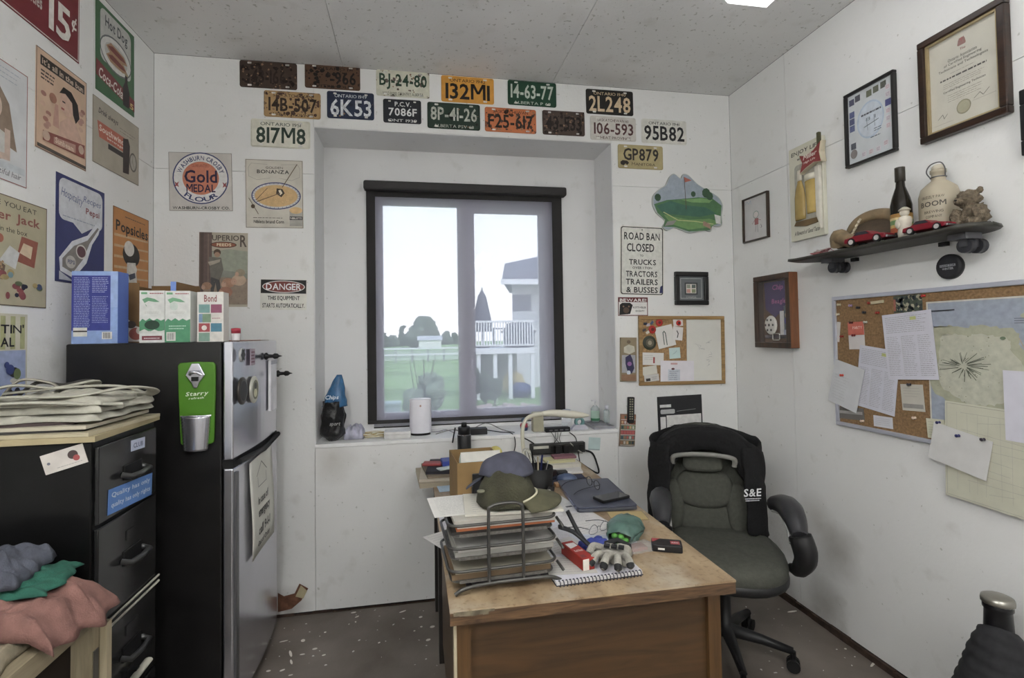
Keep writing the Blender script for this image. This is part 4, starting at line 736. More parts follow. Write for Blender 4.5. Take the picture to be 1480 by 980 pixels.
MB().box(-w/2+fw, -h/2+fw, .0, w/2-fw, h/2-fw, .012).build('backing', mat('#4a3524', .7), e)
iw, ih = w-2*fw, h-2*fw; p = Print(iw, ih, .0123)
p.poly([(.04, .02), (.97, .02), (.97, .36), (.42, .6), (.08, .46)], '#372357').text('Chip', .32, .07, .7, .18, '#9a3f84', 1, .2).text('Beagle', .3, .3, .8, .4, '#a04a80', 1, .1).rect(.58, .5, .72, .88, '#b3b1ae').rect(.72, .42, .96, .88, '#46545a').rect(.9, .3, .97, .78, '#a9adb0').ell(.82, .66, .09, .06, '#3c3a86').ell(.82, .57, .06, .045, '#a08468').rect(.7, .8, .96, .88, '#8a8ea8').done(e, 'keepsake_print')
MB().ball((-.2*iw, -.22*ih, .02), (.05, .055, .012), 14, 8).build('soccer_ball', mat('#b8b5ae', .4), e)
q = MB(); q.col = alb('#26221f')
for k in range(6): t = k*1.047; q.flat([(-.2*iw+.03*math.cos(t)+.008*math.cos(a), -.22*ih+.033*math.sin(t)+.008*math.sin(a)) for a in (0, 1.26, 2.5, 3.77, 5.03)], .0325)
q.flat([(-.2*iw+.009*math.cos(a), -.22*ih+.009*math.sin(a)) for a in (0, 1.26, 2.5, 3.77, 5.03)], .0335); q.build('ball_patches', INK, e)
MB().tube([(-.1, -.41*ih, .016), (.0, -.41*ih, .016), (.07, -.41*ih, .016)], .011, 6, flatten=.3).build('collar_strap', mat('#2a2024', .5), e)
MB().tube([(a, b_, .022) for a, b_ in rrect(-.03, -.41*ih-.018, .025, -.41*ih+.018, .007)], .003, 6, closed=True).build('buckle', mat('#b5b2ac', .25, .9), e)
MB().box(-w/2+fw, -h/2+fw, dp-.012, w/2-fw, h/2-fw, dp-.010).build('glass', see_through('picture_glass', '#ffffff', .05, .05), e)
# beer sign with raised bottle and shield
c, w, h, r = wrect('R', [(1144, 219.5), (1193, 194), (1198, 339), (1150, 350)])
e = empty('beer_sign', 'cream beer sign with bottle, full glass and red bow-tie shield', 'sign'); wallframe(e, 'R', c, 0)
MB().prism(rrect(-w/2, -h/2, w/2, h/2, .006), 0, .022).build('board', mat('#a9a799', .4, vary=.04), e, bevel=.003)
p = Print(w, h, .0222); p.text('ENJOY LIFE', .08, .05, .92, .105, '#33302b', 1, .1).text('with', .26, .125, .44, .155, '#33302b', 1, .1).round(.17, .2, .84, .82, .02, '#8d8a7c').text('A Reward of Good Taste', .12, .9, .86, .945, '#33302b', 1, .2).done(e)
b = MB(); b.x = Matrix.Translation((-.18*w, -.3*h, .023)) @ Matrix.Diagonal((1, 1, .4, 1)) @ Matrix.Rotation(-math.pi/2, 4, 'X')
b.x = Matrix.Translation((-.17*w, -.29*h, .023)) @ Matrix(((1, 0, 0, 0), (0, 0, 1, 0), (0, -.45, 0, 0), (0, 0, 0, 1)))
b.lathe([(.001, 0), (.034, 0), (.036, .02), (.035, .12), (.028, .16), (.014, .2), (.012, .245), (.012, .25)], 16); b.build('bottle_relief', mat('#8a7648', .25), e)
b = MB(); b.x = Matrix.Translation((-.17*w, -.29*h, .0235)) @ Matrix(((1, 0, 0, 0), (0, 0, 1, 0), (0, -.45, 0, 0), (0, 0, 0, 1))); b.lathe([(.0165, .205), (.0145, .245), (.013, .262)], 14); b.build('foil_neck', mat('#b0aca0', .3), e)
b = MB(); b.x = Matrix.Translation((.17*w, -.25*h, .023)) @ Matrix(((1, 0, 0, 0), (0, 0, 1, 0), (0, -.45, 0, 0), (0, 0, 0, 1)))
b.lathe([(.001, 0), (.028, 0), (.03, .01), (.038, .17)], 16); b.build('glass_relief', mat('#a08a54', .25), e)
b = MB(); b.x = Matrix.Translation((.17*w, -.25*h, .0235)) @ Matrix(((1, 0, 0, 0), (0, 0, 1, 0), (0, -.45, 0, 0), (0, 0, 0, 1))); b.lathe([(.039, .168), (.041, .19), (.04, .2), (.001, .202)], 16); b.build('foam_head', mat('#b9b4a6', .6), e)
b = MB(); b.prism([(-.36*w, -.34*h), (.0, -.37*h), (.34*w, -.36*h), (.34*w, -.31*h), (-.3*w, -.3*h)], .0222, .028); b.build('tray_relief', mat('#57472f', .4), e)
b = MB(); b.x = Matrix.Translation((.3*w, .3*h, .0222)); S_ = [(-.5, .22), (-.2, .12), (.16, .2), (.5, .42), (.42, .06), (.5, -.3), (.16, -.22), (-.2, -.32), (-.5, -.44), (-.36, -.1)]
b.prism([(a*.15, b_*.15) for a, b_ in S_], 0, .03); sh = b.build('shield', mat('#a29a86', .35), e, bevel=.004)
p = Print(.15, .15, .0525); p.m.x = Matrix.Translation((.3*w, .3*h, 0)); p.poly([(.5+a*.92, .5-b_*.92) for a, b_ in S_], '#7a1f1e').text('Miller', .2, .36, .78, .52, '#bdb0a4', 1, .25, .06).text('High Life', .22, .58, .72, .67, '#bdb0a4', 1, .15, .06).done(sh, 'shield_print')
b = MB(); b.x = Matrix.Translation((.42*w, 0, .0222)); b.prism([(-.014, -.3*h), (.012, -.44*h), (.014, .2*h), (-.016, .2*h)], 0, .018).build('tap_handle', mat('#b1ada2', .4), e, bevel=.004)
MB().box(.43*w, .41*h, .0222, .5*w, .53*h, .04).build('handle_tip', mat('#3c3a26', .4), e, bevel=.004)
o = MB().lathe([(.048, 0), (.048, .012), (.045, .016), (.001, .016)], 28).build('hockey_puck', mat('#1b1b1d', .5)); wallframe(o, 'R', PR(1375.5, 385.5)); tag(o, 'round black puck with lettering stuck under the skateboard', 'puck')
p = Print(.09, .09, .0165); p.ell(.5, .5, .42, .42, '#222226', 28).rect(.16, .4, .8, .5, '#8d8f94').text('MADE FOR', .18, .41, .78, .49, '#1a1a1d').text('WINTER', .26, .54, .72, .63, '#a0a2a6').done(o)
# ------------------------------------------------------------------ pin board with the map
ZB0, ZB1, YB1, YB0 = 1.035, 1.652, 2.14, 1.02
w = YB1-YB0; h = ZB1-ZB0; e = empty('pin_board', 'large silver-framed cork pin board on the right wall', 'notice board'); wallframe(e, 'R', Vector((XR, (YB0+YB1)/2, (ZB0+ZB1)/2)), 0)
fw = .018; b = MB(); AL = mat('#a3a5ae', .35, .5, vary=.05)
for x0, y0, x1, y1 in ((-w/2, -h/2, w/2, -h/2+fw), (-w/2, h/2-fw, w/2, h/2), (-w/2, -h/2+fw, -w/2+fw, h/2-fw), (w/2-fw, -h/2+fw, w/2, h/2-fw)): b.box(x0, y0, 0, x1, y1, .018)
b.build('frame_moulding', AL, e, bevel=.003); MB().box(-w/2+fw, -h/2+fw, 0, w/2-fw, h/2-fw, .009).build('cork_panel', mat('#6b553c', .95, vary=.3, scale=110), e)
MZ = lambda x, y: (1200+x/4.082, 400+y/4.082)
def mq(*q): return [MZ(*a) for a in q]
# island map, rests on the cork
gm = (Vector((XR, 1.385, 1.36)), .60, .475, 0)
def isl(q):
    q.rect(.005, .005, .995, .995, '#7e8796'); q.border('#a7a596', .006); rr = random.Random(6)
    for k in range(9): q.rect(rr.uniform(0, .7), .03+k*.1, rr.uniform(.72, .99), .05+k*.1, rr.choice(['#76808f', '#858e9c', '#7a8493']))
    pts = [(.03, .24), (.06, .2), (.14, .2), (.22, .22), (.3, .2), (.4, .22), (.5, .24), (.52, .34), (.58, .46), (.6, .56), (.57, .7), (.5, .8), (.4, .86), (.3, .88), (.2, .87), (.1, .8), (.02, .72), (.01, .5)]
    pts = [(a.x+rr.uniform(-.008, .008), a.y+rr.uniform(-.012, .012)) for a in spline([Vector((x, y, 0)) for x, y in pts+[pts[0]]], 5)[:-1]]
    q.poly(pts, '#8d8d72'); q.poly([(.3+(x-.3)*.8, .54+(y-.54)*.8) for x, y in pts], '#9a9a86')
    for k in range(46):
        a = rr.uniform(0, 6.283); r1 = rr.uniform(.02, .05); r2 = rr.uniform(.07, .17); q.line([(.22+r1*math.cos(a), .52+r1*math.sin(a)*.9), (.22+r2*math.cos(a+.15), .52+r2*math.sin(a+.1)*.75)], .002, rr.choice(['#4d5244', '#3f453a', '#66695a']))
    q.line([(.52, .3), (.57, .46), (.59, .58), (.54, .72), (.44, .82), (.3, .87)], .0018, '#a08455'); q.specks(40, '#6f6f58', .001, .003, 9, (.05, .25, .5, .82)); q.ell(.44, .3, .015, .012, '#55664a').ell(.58, .14, .05, .025, '#8d8d72').ell(.58, .14, .015, .012, '#45503a').ell(.3, .93, .03, .014, '#8a845a')
    q.line([(.0, .08), (.18, .075)], .004, '#33363c'); q.scribble(.5, .15, .72, .2, 3, '#4d525c', .002).scribble(.55, .3, .66, .5, 6, '#4d525c', .0015).scribble(.2, .9, .42, .93, 2, '#4d525c', .002).line([(.6, .54), (.99, .55)], .0015, '#5d6470').line([(.36, .95), (.6, .96)], .0015, '#9a9a8a')
o = pinned('blue and tan island map pinned on the right of the pin board', None, .0105, '#8089a0', isl, 0, 'island_map', 'R', 'map', gm)
def form(q):
    q.scribble(.06, .04, .94, .3, 9, '#7b7a7e', .0016).rect(.58, .07, .7, .12, '#9aa04a'); rr = random.Random(1)
    for k in range(3): q.scribble(.05+k*.32, .34, .33+k*.32, .95, 22, '#7e7d82', .0016, .75, k)
    q.rect(.36, .36, .37, .9, '#a09fa4')
pinned('printed form with yellow highlight, centre of the pin board', mq((328, 228), (612, 192), (665, 608), (360, 605)), .016, '#a9a8b0', form, 0, 'printed_form', 'R')
pinned('second printed form tilted left of the centre one on the pin board', mq((200, 402), (415, 440), (410, 828), (155, 752)), .0135, '#a6a6ae', form, 0, 'printed_form', 'R')
pinned('wrinkled white note hanging off the left edge of the pin board', mq((62, 470), (190, 560), (208, 795), (0, 740)), .0195, '#a5a6a8', lambda q: q.scribble(.1, .3, .6, .9, 9, '#8a8b8e', .0012), 0, 'wrinkled_note', 'R')
pinned('orange-topped card with two pins, upper left of the pin board', mq((118, 268), (215, 265), (213, 425), (122, 430)), .0105, '#aaa6a4', lambda q: (q.rect(0, 0, 1, .48, '#b0482f'), q.text('PARTY', .3, .16, .9, .26, '#c9a79a')), 0, 'reminder_card', 'R')
pinned('small grey ticket stub behind the centre form on the pin board', mq((440, 640), (568, 632), (565, 802), (428, 778)), .0105, '#9a978e', lambda q: (q.scribble(.12, .1, .85, .5, 4, '#83807a', .0014), q.rect(.05, .74, .95, .9, '#7d7a74')), 0, 'ticket', 'R')
pinned('small white card at the bottom of the pin board', mq((268, 815), (382, 832), (382, 898), (270, 880)), .0105, '#a9a9ae', lambda q: q.scribble(.1, .15, .9, .85, 4, '#8b8a90', .0012), 0, 'card', 'R')
pinned('dark patterned photo card at the top of the pin board', mq((385, 118), (556, 98), (558, 208), (390, 212)), .0105, '#3a4138', lambda q: (q.specks(40, '#8a8468', .004, .012, 3), q.specks(26, '#232b30', .004, .012, 5), q.rect(0, .2, .08, .9, '#8a4634')), 0, 'photo_card', 'R')
pinned('dark strip photo low on the left of the pin board', mq((50, 765), (212, 778), (212, 848), (52, 832)), .0105, '#55524f', lambda q: q.rect(.05, .3, .95, .55, '#83807c'), 0, 'photo_strip', 'R')
pinned('narrow white card at the left edge of the pin board', mq((45, 265), (72, 268), (66, 385), (48, 382)), .0105, '#a8a4a0', None, 0, 'card', 'R')
pinned('cream list sheet left of the blank envelope under the map', mq((592, 832), (712, 850), (690, 955), (590, 948)), .0155, '#a3a290', lambda q: q.scribble(.1, .1, .8, .9, 6, '#7d7c6e', .0012), 0, 'list_sheet', 'R')
o = pinned('blank white envelope pinned below the map', [(1361, 608), (1446, 640), (1435, 693), (1350, 661)], .03, '#a9a8a6', None, 0, 'envelope', 'R')
def survey(q):
    rr = random.Random(3); q.border('#8a8978', .002, .006)
    for k in range(10): q.line([(rr.uniform(.05, .4), .1+k*.085), (rr.uniform(.5, .95), .1+k*.085+rr.uniform(-.05, .05))], .001, '#86857a'); q.line([(.1+k*.085, .1), (.1+k*.085+rr.uniform(-.03, .03), .9)], .0008, '#8d8c80')
pinned('large yellowed survey drawing hanging below the pin board', None, .0195, '#a09f90', survey, 0, 'survey_drawing', 'R', 'paper', (PR(1465, 668), .42, .36, -.03))
pinned('white paper at the right edge of the picture over the map', None, .0215, '#a9a8b0', None, 0, 'paper_sheet', 'R', 'paper', (PR(1484, 588), .10, .24, 0))
def pushpin(u, v, cl, label, off):
    o = MB().lathe([(.0015, 0), (.0015, .004), (.006, .0045), (.0045, .007), (.004, .013), (.006, .015), (.006, .017), (.001, .0172)], 10).build('push_pin', mat(cl, .3)); wallframe(o, 'R', PR(u, v), 0, off); tag(o, label, 'push pin')
for i, (x_, y_, cl, off, lb) in enumerate(((145, 270, '#3a1518', .0115, 'dark red push pin on the orange-topped card'), (160, 345, '#5a2024', .0115, 'second dark red push pin at the card\'s middle'), (300, 212, '#7a2620', .0095, 'red push pin alone on cork above the tilted form'), (100, 580, '#a3382a', .0207, 'orange-red push pin in the wrinkled note'), (222, 210, '#24262c', .0095, 'black push pin near the top of the pin board'), (140, 170, '#8a7a9a', .0095, 'lilac push pin near the top left of the pin board'), (185, 182, '#26262c', .0095, 'black push pin beside the lilac one'), (72, 165, '#a8a08a', .0095, 'cream push pin in the top left corner of the board'), (65, 222, '#b0aa9a', .0095, 'white push pin at the left edge of the board'), (252, 155, '#7a2620', .0095, 'red push pin under the top frame of the board'), (88, 352, '#7a2620', .0095, 'red push pin left of the card on the cork'), (490, 635, '#26262c', .0117, 'black push pin in the grey ticket'), (212, 850, '#b3a090', .0117, 'pale push pin by the dark strip photo'), (518, 832, '#b3a090', .0095, 'pale push pin on bare cork below the ticket'), (670, 858, '#23234a', .0167, 'dark blue push pin in the cream list'), (805, 935, '#23234a', .0312, 'dark blue push pin in the middle of the envelope'), (955, 957, '#2a2430', .0312, 'dark push pin at the right end of the envelope'), (572, 112, '#8a2a24', .0095, 'red push pin at the map\'s top left corner'), (228, 268, '#b0b0a6', .0095, 'white push pin above the tilted form'))):
    u, v = MZ(x_, y_); pushpin(u, v, cl, lb, off)
o = MB().box(-.03, -.006, 0, .03, .006, .008).build('oblong_clip', mat('#a39a80', .4)); wallframe(o, 'R', PR(*MZ(292, 150)), .05, .0095); tag(o, 'cream oblong clip at the top of the pin board', 'clip')
# frame just entering on the right
e, p = frame('picture_frame', 'corner of a thick black frame at the right edge of the picture', 'R', (Vector((XR, 1.20, 2.17)), .27, .22, 0), '#17191a', .05, .03, '#8f8f8c'); p.rect(.1, .1, .9, .9, '#9a9a96').done(e)
# ------------------------------------------------------------------ refrigerator
BLK = mat('#161515', .35, vary=.35, scale=9, gain=1.1); RUB = mat('#0d0d0e', .6, vary=.1, gain=1.2)
STEEL = mat('#9a9aa0', .24, .9, vary=.08, scale=5, gain=1.9); STEELD = mat('#5f5f61', .4, .8, vary=.1, scale=5, gain=1.5)
FX, FY0, FY1, FH = -.69, 2.15, 2.79, 1.483
e = empty('refrigerator', 'black refrigerator with stainless steel doors next to the file cabinet', 'refrigerator', (-1.01, 2.47, 0)); ox, oy = -1.01, 2.47
MB().box(-1.285-ox, FY0-oy, .03, FX-.055-ox, FY1-oy, FH).build('cabinet_body', BLK, e, bevel=.006)
for x in (-1.25, -.8):
    for y in (FY0+.05, FY1-.05): MB().cyl((x-ox, y-oy, 0), (x-ox, y-oy, .031), .018, 10).build('foot', RUB, e)
def fdoor(name, z0, z1):
    b = MB(); n = 12; pts = [(-.055, FY0-oy), (-.055, FY1-oy)]
    prof = [(FX-.05-ox, FY0-oy)]+[(FX-.014+.014*math.sin(math.pi*k/n)-ox, FY0+(FY1-FY0)*k/n-oy) for k in range(n+1)]+[(FX-.05-ox, FY1-oy)]
    b.prism(prof, z0, z1); return b.build(name, STEEL, e, bevel=.006)
fd = fdoor('freezer_door', 1.018, FH); rd = fdoor('fridge_door', .05, .985)
MB().box(FX-.054-ox, FY0+.005-oy, .985, FX-.012-ox, FY1-.005-oy, 1.018).build('handle_recess', RUB, e)
MB().tube([(FX+.0-ox, FY0+.03-oy, 1.004), (FX+.012-ox, 2.47-oy, .992), (FX+.0-ox, FY1-.03-oy, 1.006)], .012, 8).build('handle_bar', RUB, e)
MB().box(FX-.02-ox, FY0+.02-oy, .05, FX-.006-ox, FY0+.045-oy, .985-.02).build('door_edge_trim', STEELD, rd)
# things stuck on the freezer door
def ondoor(u, v, dx=.0): return at(u, v, 0, FX+dx)
def doorframe(o, p, rot=0):
    # local x -> -y? viewer in front of the +x face: right is +y
    o.matrix_world = Matrix.Translation(p) @ (Matrix(((0, 0, 1), (1, 0, 0), (0, 1, 0))) @ Matrix.Rotation(rot, 3, 'Z')).to_4x4(); return o
for i, (u, v, r_, c1, c2, lb) in enumerate(((348, 513, .028, '#9a9a9a', '#2f3033', 'small silver round magnet with dark ring of dots'), (349, 565, .055, '#35312f', '#1f1d1c', 'dark round magnet on the freezer door'), (366, 563, .058, '#a8a79c', '#6b6a52', 'silver compass-like round magnet on the freezer door'))):
    o = MB().lathe([(r_, 0), (r_, .006), (r_*.85, .009), (.001, .009)], 22).build('fridge_magnet', mat(c1, .35, .4)); doorframe(o, ondoor(u, v, .004)); tag(o, lb, 'magnet')
    p = Print(r_*2, r_*2, .0093); p.ell(.5, .5, .36, .36, c2)
    if i == 2: p.ell(.5, .62, .2, .16, '#b8b48a').ell(.5, .36, .16, .12, '#3c3a33')
    if i == 0:
        for k in range(6): p.ell(.5+.38*math.cos(k*1.047), .5+.38*math.sin(k*1.047), .1, .1, '#26272a')
    p.done(o)
o = MB().box(-.03, -.035, 0, .03, .035, .003).build('fridge_magnet', mat('#8a7d86', .4)); doorframe(o, ondoor(364.5, 516, .004)); tag(o, 'small faded purple sticker magnet beside the dotted one', 'magnet'); p = Print(.06, .07, .0032); p.scribble(.1, .1, .9, .9, 4, '#6a3048', .006).done(o)
for i, (u, v, lb) in enumerate(((383, 515, 'black chess-piece shaped magnet on the freezer door'), (400, 540, 'black chess-piece shaped magnet sticking out past the door edge'))):
    o = MB().lathe([(.016, 0), (.018, .008), (.009, .016), (.008, .034), (.014, .042), (.012, .055), (.005, .062), (.001, .075)], 14).build('fridge_magnet', mat('#121213', .3, .2)); doorframe(o, ondoor(u, v, .004)); tag(o, lb, 'magnet')
    MB().lathe([(.012, -.003), (.012, .0)], 12).build('magnet_disc', STEELD, o)
o = MB().box(-.05, -.12, 0, .05, .12, .012).build('magnet_notepad', mat('#b9b8bb', .6)); doorframe(o, ondoor(392, 556, .004)); tag(o, 'white notepad on the far edge of the freezer door', 'notepad'); MB().box(-.05, .1, .012, .05, .12, .015).build('binding_strip', mat('#8a8a92', .5), o)
c = ondoor(377, 723, .006); o = MB().sheet(8, 8, lambda a, b_: ((a-.5)*.29, (b_-.5)*.42, .003+.012*a*a+.004*math.sin(b_*5))).build('paper_sign', mat('#b3b2aa', .8, vary=.03), solid=.0008); doorframe(o, c, .06); tag(o, 'white paper notice taped to the lower fridge door', 'paper')
p = Print(.29, .42, 0); p.line([(.3, .2), (.52, .08), (.74, .2)], .004, '#55544f').line([(.34, .22), (.34, .32), (.7, .32), (.7, .22)], .003, '#6b6a64').text('In case of', .3, .42, .74, .5, '#2c2b29').text('emergency', .28, .56, .78, .66, '#2c2b29').text('call 9-1-1', .28, .72, .78, .82, '#2c2b29').text('Out of Order', .25, .87, .78, .93, '#2c2b29')
for i, v in enumerate(p.m.v): p.m.v[i] = (v[0], v[1], .0045+.012*(v[0]/.29+.5)**2+.004*math.sin((v[1]/.42+.5)*5))
p.done(o)
# green bottle opener on the near side
c = at(286, 582, 1, FY0); wv = at(313, 582, 1, FY0).x-at(259, 582, 1, FY0).x; hv = at(286, 522, 1, FY0).z-at(286, 641, 1, FY0).z
e = empty('bottle_opener', 'lime green wall bottle opener with metal cap bucket on the fridge side', 'bottle opener'); e.matrix_world = Matrix.Translation((c.x, FY0-.0006, c.z)) @ WALLM['B'].to_4x4()
sh = [(-.5, .46), (-.44, .49), (0, .5), (.44, .49), (.5, .46), (.5, .1), (.46, -.48), (.4, -.5), (-.36, -.5), (-.42, -.48), (-.48, .1)]
MB().prism([(a*wv, b_*hv) for a, b_ in sh], 0, .014).build('backplate', mat('#4a7a22', .45, vary=.05, gain=.95), e, bevel=.004)
b = MB(); b.x = Matrix.Translation((0, .34*hv, .014)); b.prism([(-.26*wv, .0), (-.1*wv, .045), (.1*wv, .045), (.26*wv, .0), (.1*wv, -.03), (.05*wv, -.05), (-.05*wv, -.05), (-.1*wv, -.03)], 0, .012); b.build('opener_plate', STEEL, e, bevel=.003)
MB().tube([(-.14*wv, .35*hv, .026), (-.08*wv, .38*hv, .045), (.08*wv, .38*hv, .045), (.14*wv, .35*hv, .026)], .006, 8).build('opener_jaw', STEEL, e); MB().box(-.09*wv, .27*hv, .026, .09*wv, .32*hv, .03).build('opener_gap', RUB, e)
p = Print(wv, hv, .0142); p.text('Starry', .2, .365, .8, .43, '#aeb8a4', 1, .25, .05).text('refresh', .3, .43, .7, .455, '#aeb8a4', 1, .1, .05).done(e)
b = MB(); n = 14; prof = [(.060, -.07), (.062, -.06), (.070, .04), (.073, .05)]
for k in range(len(prof)-1): pass
b2 = MB(); b2.x = Matrix.Translation((0, -.33*hv, .0145)) @ Matrix(((1, 0, 0, 0), (0, 0, 1, 0), (0, .62, 0, 0), (0, 0, 0, 1)))
pr2 = []
for k in range(22): z = -.075+.13*k/21; pr2.append((.042+.010*k/21+(.0018 if k % 2 else -.0006), z))
vs_ = [(r_*math.cos(math.pi*i/12), r_*math.sin(math.pi*i/12), z) for r_, z in pr2 for i in range(13)]
b2.add(vs_, [(k*13+i, k*13+i+1, (k+1)*13+i+1, (k+1)*13+i) for k in range(21) for i in range(12)], True); b2.add([(0, 0, -.075)]+[(.042*math.cos(math.pi*i/12), .042*math.sin(math.pi*i/12), -.075) for i in range(13)], [(0, i+1, i+2) for i in range(12)])
b2.build('cap_bucket', STEEL, e, solid=.0012); MB().tube([(-.052, -.33*hv+.056, .0155), (-.03, -.33*hv+.058, .043), (.0, -.33*hv+.06, .05), (.03, -.33*hv+.058, .043), (.052, -.33*hv+.056, .0155)], .004, 6).build('bucket_rim', STEEL, e)
b = MB(); b.lathe([(.014, 0), (.014, .005), (.001, .006)], 10, (-.02, -.33*hv+.045, .035)); b.build('bottle_cap', STEEL, e)
# ------------------------------------------------------------------ file cabinet
KX, KY0, KY1, KH = -.9, 1.64, 1.995, 1.205; ox, oy = -1.12, 1.82
e = empty('file_cabinet', 'black steel file cabinet piled with folders and tote bags', 'file cabinet', (ox, oy, 0)); CB = mat('#111111', .3, vary=.3, scale=12, gain=.8, spec=.25); CF = mat('#202020', .16, vary=.3, scale=8, gain=1.25)
MB().box(XL+.004-ox, KY0-oy, 0, KX-.012-ox, KY1-oy, KH).build('cabinet_body', CB, e, bevel=.004)
gz = [KH-.012, .957, .66, .365, .06]
for i in range(4):
    dr = MB().box(KX-.0118-ox, KY0+.012-oy, gz[i+1]+.006, KX-ox, KY1-.012-oy, gz[i]-.006).build('drawer', CF, e, bevel=.003)
    zc = gz[i+1]+(gz[i]-gz[i+1])*(.5 if i else .5); yc = 1.83-oy
    MB().tube([(KX-ox, yc-.06, zc), (KX+.026-ox, yc-.055, zc-.006), (KX+.03-ox, yc, zc-.008), (KX+.026-ox, yc+.055, zc-.006), (KX-ox, yc+.06, zc)], .009, 8).build('handle', mat('#3a3a3a', .3, .4, gain=1.4), dr)
    MB().box(KX-ox, yc-.05, zc-.02, KX+.004-ox, yc+.05, zc+.025).build('handle_plate', RUB, dr)
    if i: MB().box(KX-ox, yc-.035, zc+.055, KX+.003-ox, yc+.035, zc+.085).build('label_holder', CF, dr)
for z in (.668, .648): MB().tube([(KX+.006-ox, KY0+.0-oy, z), (KX+.006-ox, KY1-.005-oy, z)], .004, 6).build('drawer_rail', mat('#8a887e', .4, .3, gain=1.6), e)
q0, q1 = at(188, 988, 0, KX+.03), at(215, 953, 0, KX+.03); pl = MB().tube([(q0.x-ox, q0.y-oy, q0.z), (q1.x-ox, q1.y-oy, q1.z)], .013, 10, flatten=.6).build('pale_pull', mat('#8d8a80', .6), e); MB().box(KX-.001-ox, (q0.y+q1.y)/2-.01-oy, (q0.z+q1.z)/2-.012, KX+.025-ox, (q0.y+q1.y)/2+.01-oy, (q0.z+q1.z)/2+.012).build('pull_bracket', RUB, e)
MB().lathe([(.012, 0), (.012, .008), (.001, .009)], 14).build('lock', STEEL, e).matrix_local = Matrix.Translation((KX-.012-ox, 1.955-oy, 1.165)) @ Matrix(((0, 0, 1, 0), (1, 0, 0, 0), (0, 1, 0, 0), (0, 0, 0, 1)))
def stick(name, label, q, plane_x, col, deco, cat='sticker', off=.001):
    P = [at(u, v, 0, plane_x) for u, v in q]; c = sum(P, Vector())/4; w = ((P[1]-P[0]).length+(P[2]-P[3]).length)/2; h = ((P[0]-P[3]).length+(P[1]-P[2]).length)/2; d = (P[1]-P[0])
    o = MB().box(-w/2, -h/2, 0, w/2, h/2, .001).build(name, mat(col, .5, vary=.05)); doorframe(o, c+Vector((off, 0, 0)), math.atan2(d.z, d.y)); tag(o, label, cat)
    if deco: q_ = Print(w, h, .0013); deco(q_); q_.done(o)
ZK = lambda x, y: (130+x/4.454, 600+y/4.454)
stick('label_sticker', 'blue sticker with two lines of white text on the top drawer', [ZK(112, 485), ZK(395, 372), ZK(395, 515), ZK(115, 640)], KX, '#4a6a9c', lambda q: (q.text('Quality has only', .06, .16, .94, .42, '#aab6c8'), q.text('quality has only rights', .06, .56, .95, .82, '#aab6c8')))
stick('label_sticker', 'white cloud-shaped sticker with blue text above the drawer handle', [ZK(262, 165), ZK(348, 140), ZK(352, 205), ZK(262, 235)], KX, '#9ba0b0', lambda q: q.text('CLUB', .15, .3, .85, .75, '#3c4468'))
# card on the near side of the cabinet
P = [at(u, v, 1, KY0) for u, v in ((64.5, 660), (113, 645), (120, 666), (76, 683))]; c = sum(P, Vector())/4; d = P[1]-P[0]
o = MB().box(-.055, -.028, 0, .055, .028, .002).build('magnet_card', mat('#a5a09a', .6)); o.matrix_world = Matrix.Translation((c.x, KY0-.0006, c.z)) @ (WALLM['B'] @ Matrix.Rotation(math.atan2(d.z, d.x), 3, 'Z')).to_4x4(); tag(o, 'tilted white card with a small red and black figure on the cabinet side', 'card')
p = Print(.11, .056, .0023); p.ell(.72, .4, .12, .22, '#3a2c2c').ell(.78, .6, .08, .15, '#8a3030').ell(.14, .5, .04, .07, '#5a5a6a').scribble(.3, .75, .9, .9, 1, '#8a8580', .002).done(o)
# ------------------------------------------------------------------ open wooden shelf unit, lower left
e = empty('wooden_shelf_unit', 'open raw wood shelf unit under the clothes pile', 'shelf', (-1.1, 1.3, 0)); ox, oy = -1.1, 1.3; PW = wood('#7f7560', '#978b73', .7, 3, 2, 1.1); PWx = wood('#766c57', '#8c806a', .7, 3, 1, 1.1)
TZ = .782
MB().box(XL+.01-ox, .95-oy, TZ-.018, -.875-ox, 1.585-oy, TZ).build('top_board', PWx, e)
MB().box(-.875-ox, .95-oy, TZ-.05, -.855-ox, 1.56-oy, TZ).build('front_rail', PWx, e)
MB().box(-.905-ox, 1.545-oy, 0, -.855-ox, 1.6-oy, TZ).build('post', PW, e); MB().box(-.905-ox, .95-oy, 0, -.855-ox, 1.0-oy, TZ-.05).build('post', PW, e)
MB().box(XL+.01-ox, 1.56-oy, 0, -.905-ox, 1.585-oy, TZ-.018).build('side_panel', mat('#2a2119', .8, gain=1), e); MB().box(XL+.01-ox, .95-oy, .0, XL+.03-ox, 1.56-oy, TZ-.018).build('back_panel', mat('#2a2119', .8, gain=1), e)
MB().box(XL+.03-ox, .96-oy, .38, -.905-ox, 1.55-oy, .398).build('shelf_board', PWx, e)
MB().box(-.853-ox, 1.575-oy, 0, -.835-ox, 1.597-oy, TZ-.06).build('door_board', wood('#8c826b', '#a2967d', .7, 3, 2, 1.2), e); MB().box(-.8545-ox, 1.55-oy, .35, -.8525-ox, 1.57-oy, TZ-.12).build('hinge', STEELD, e)
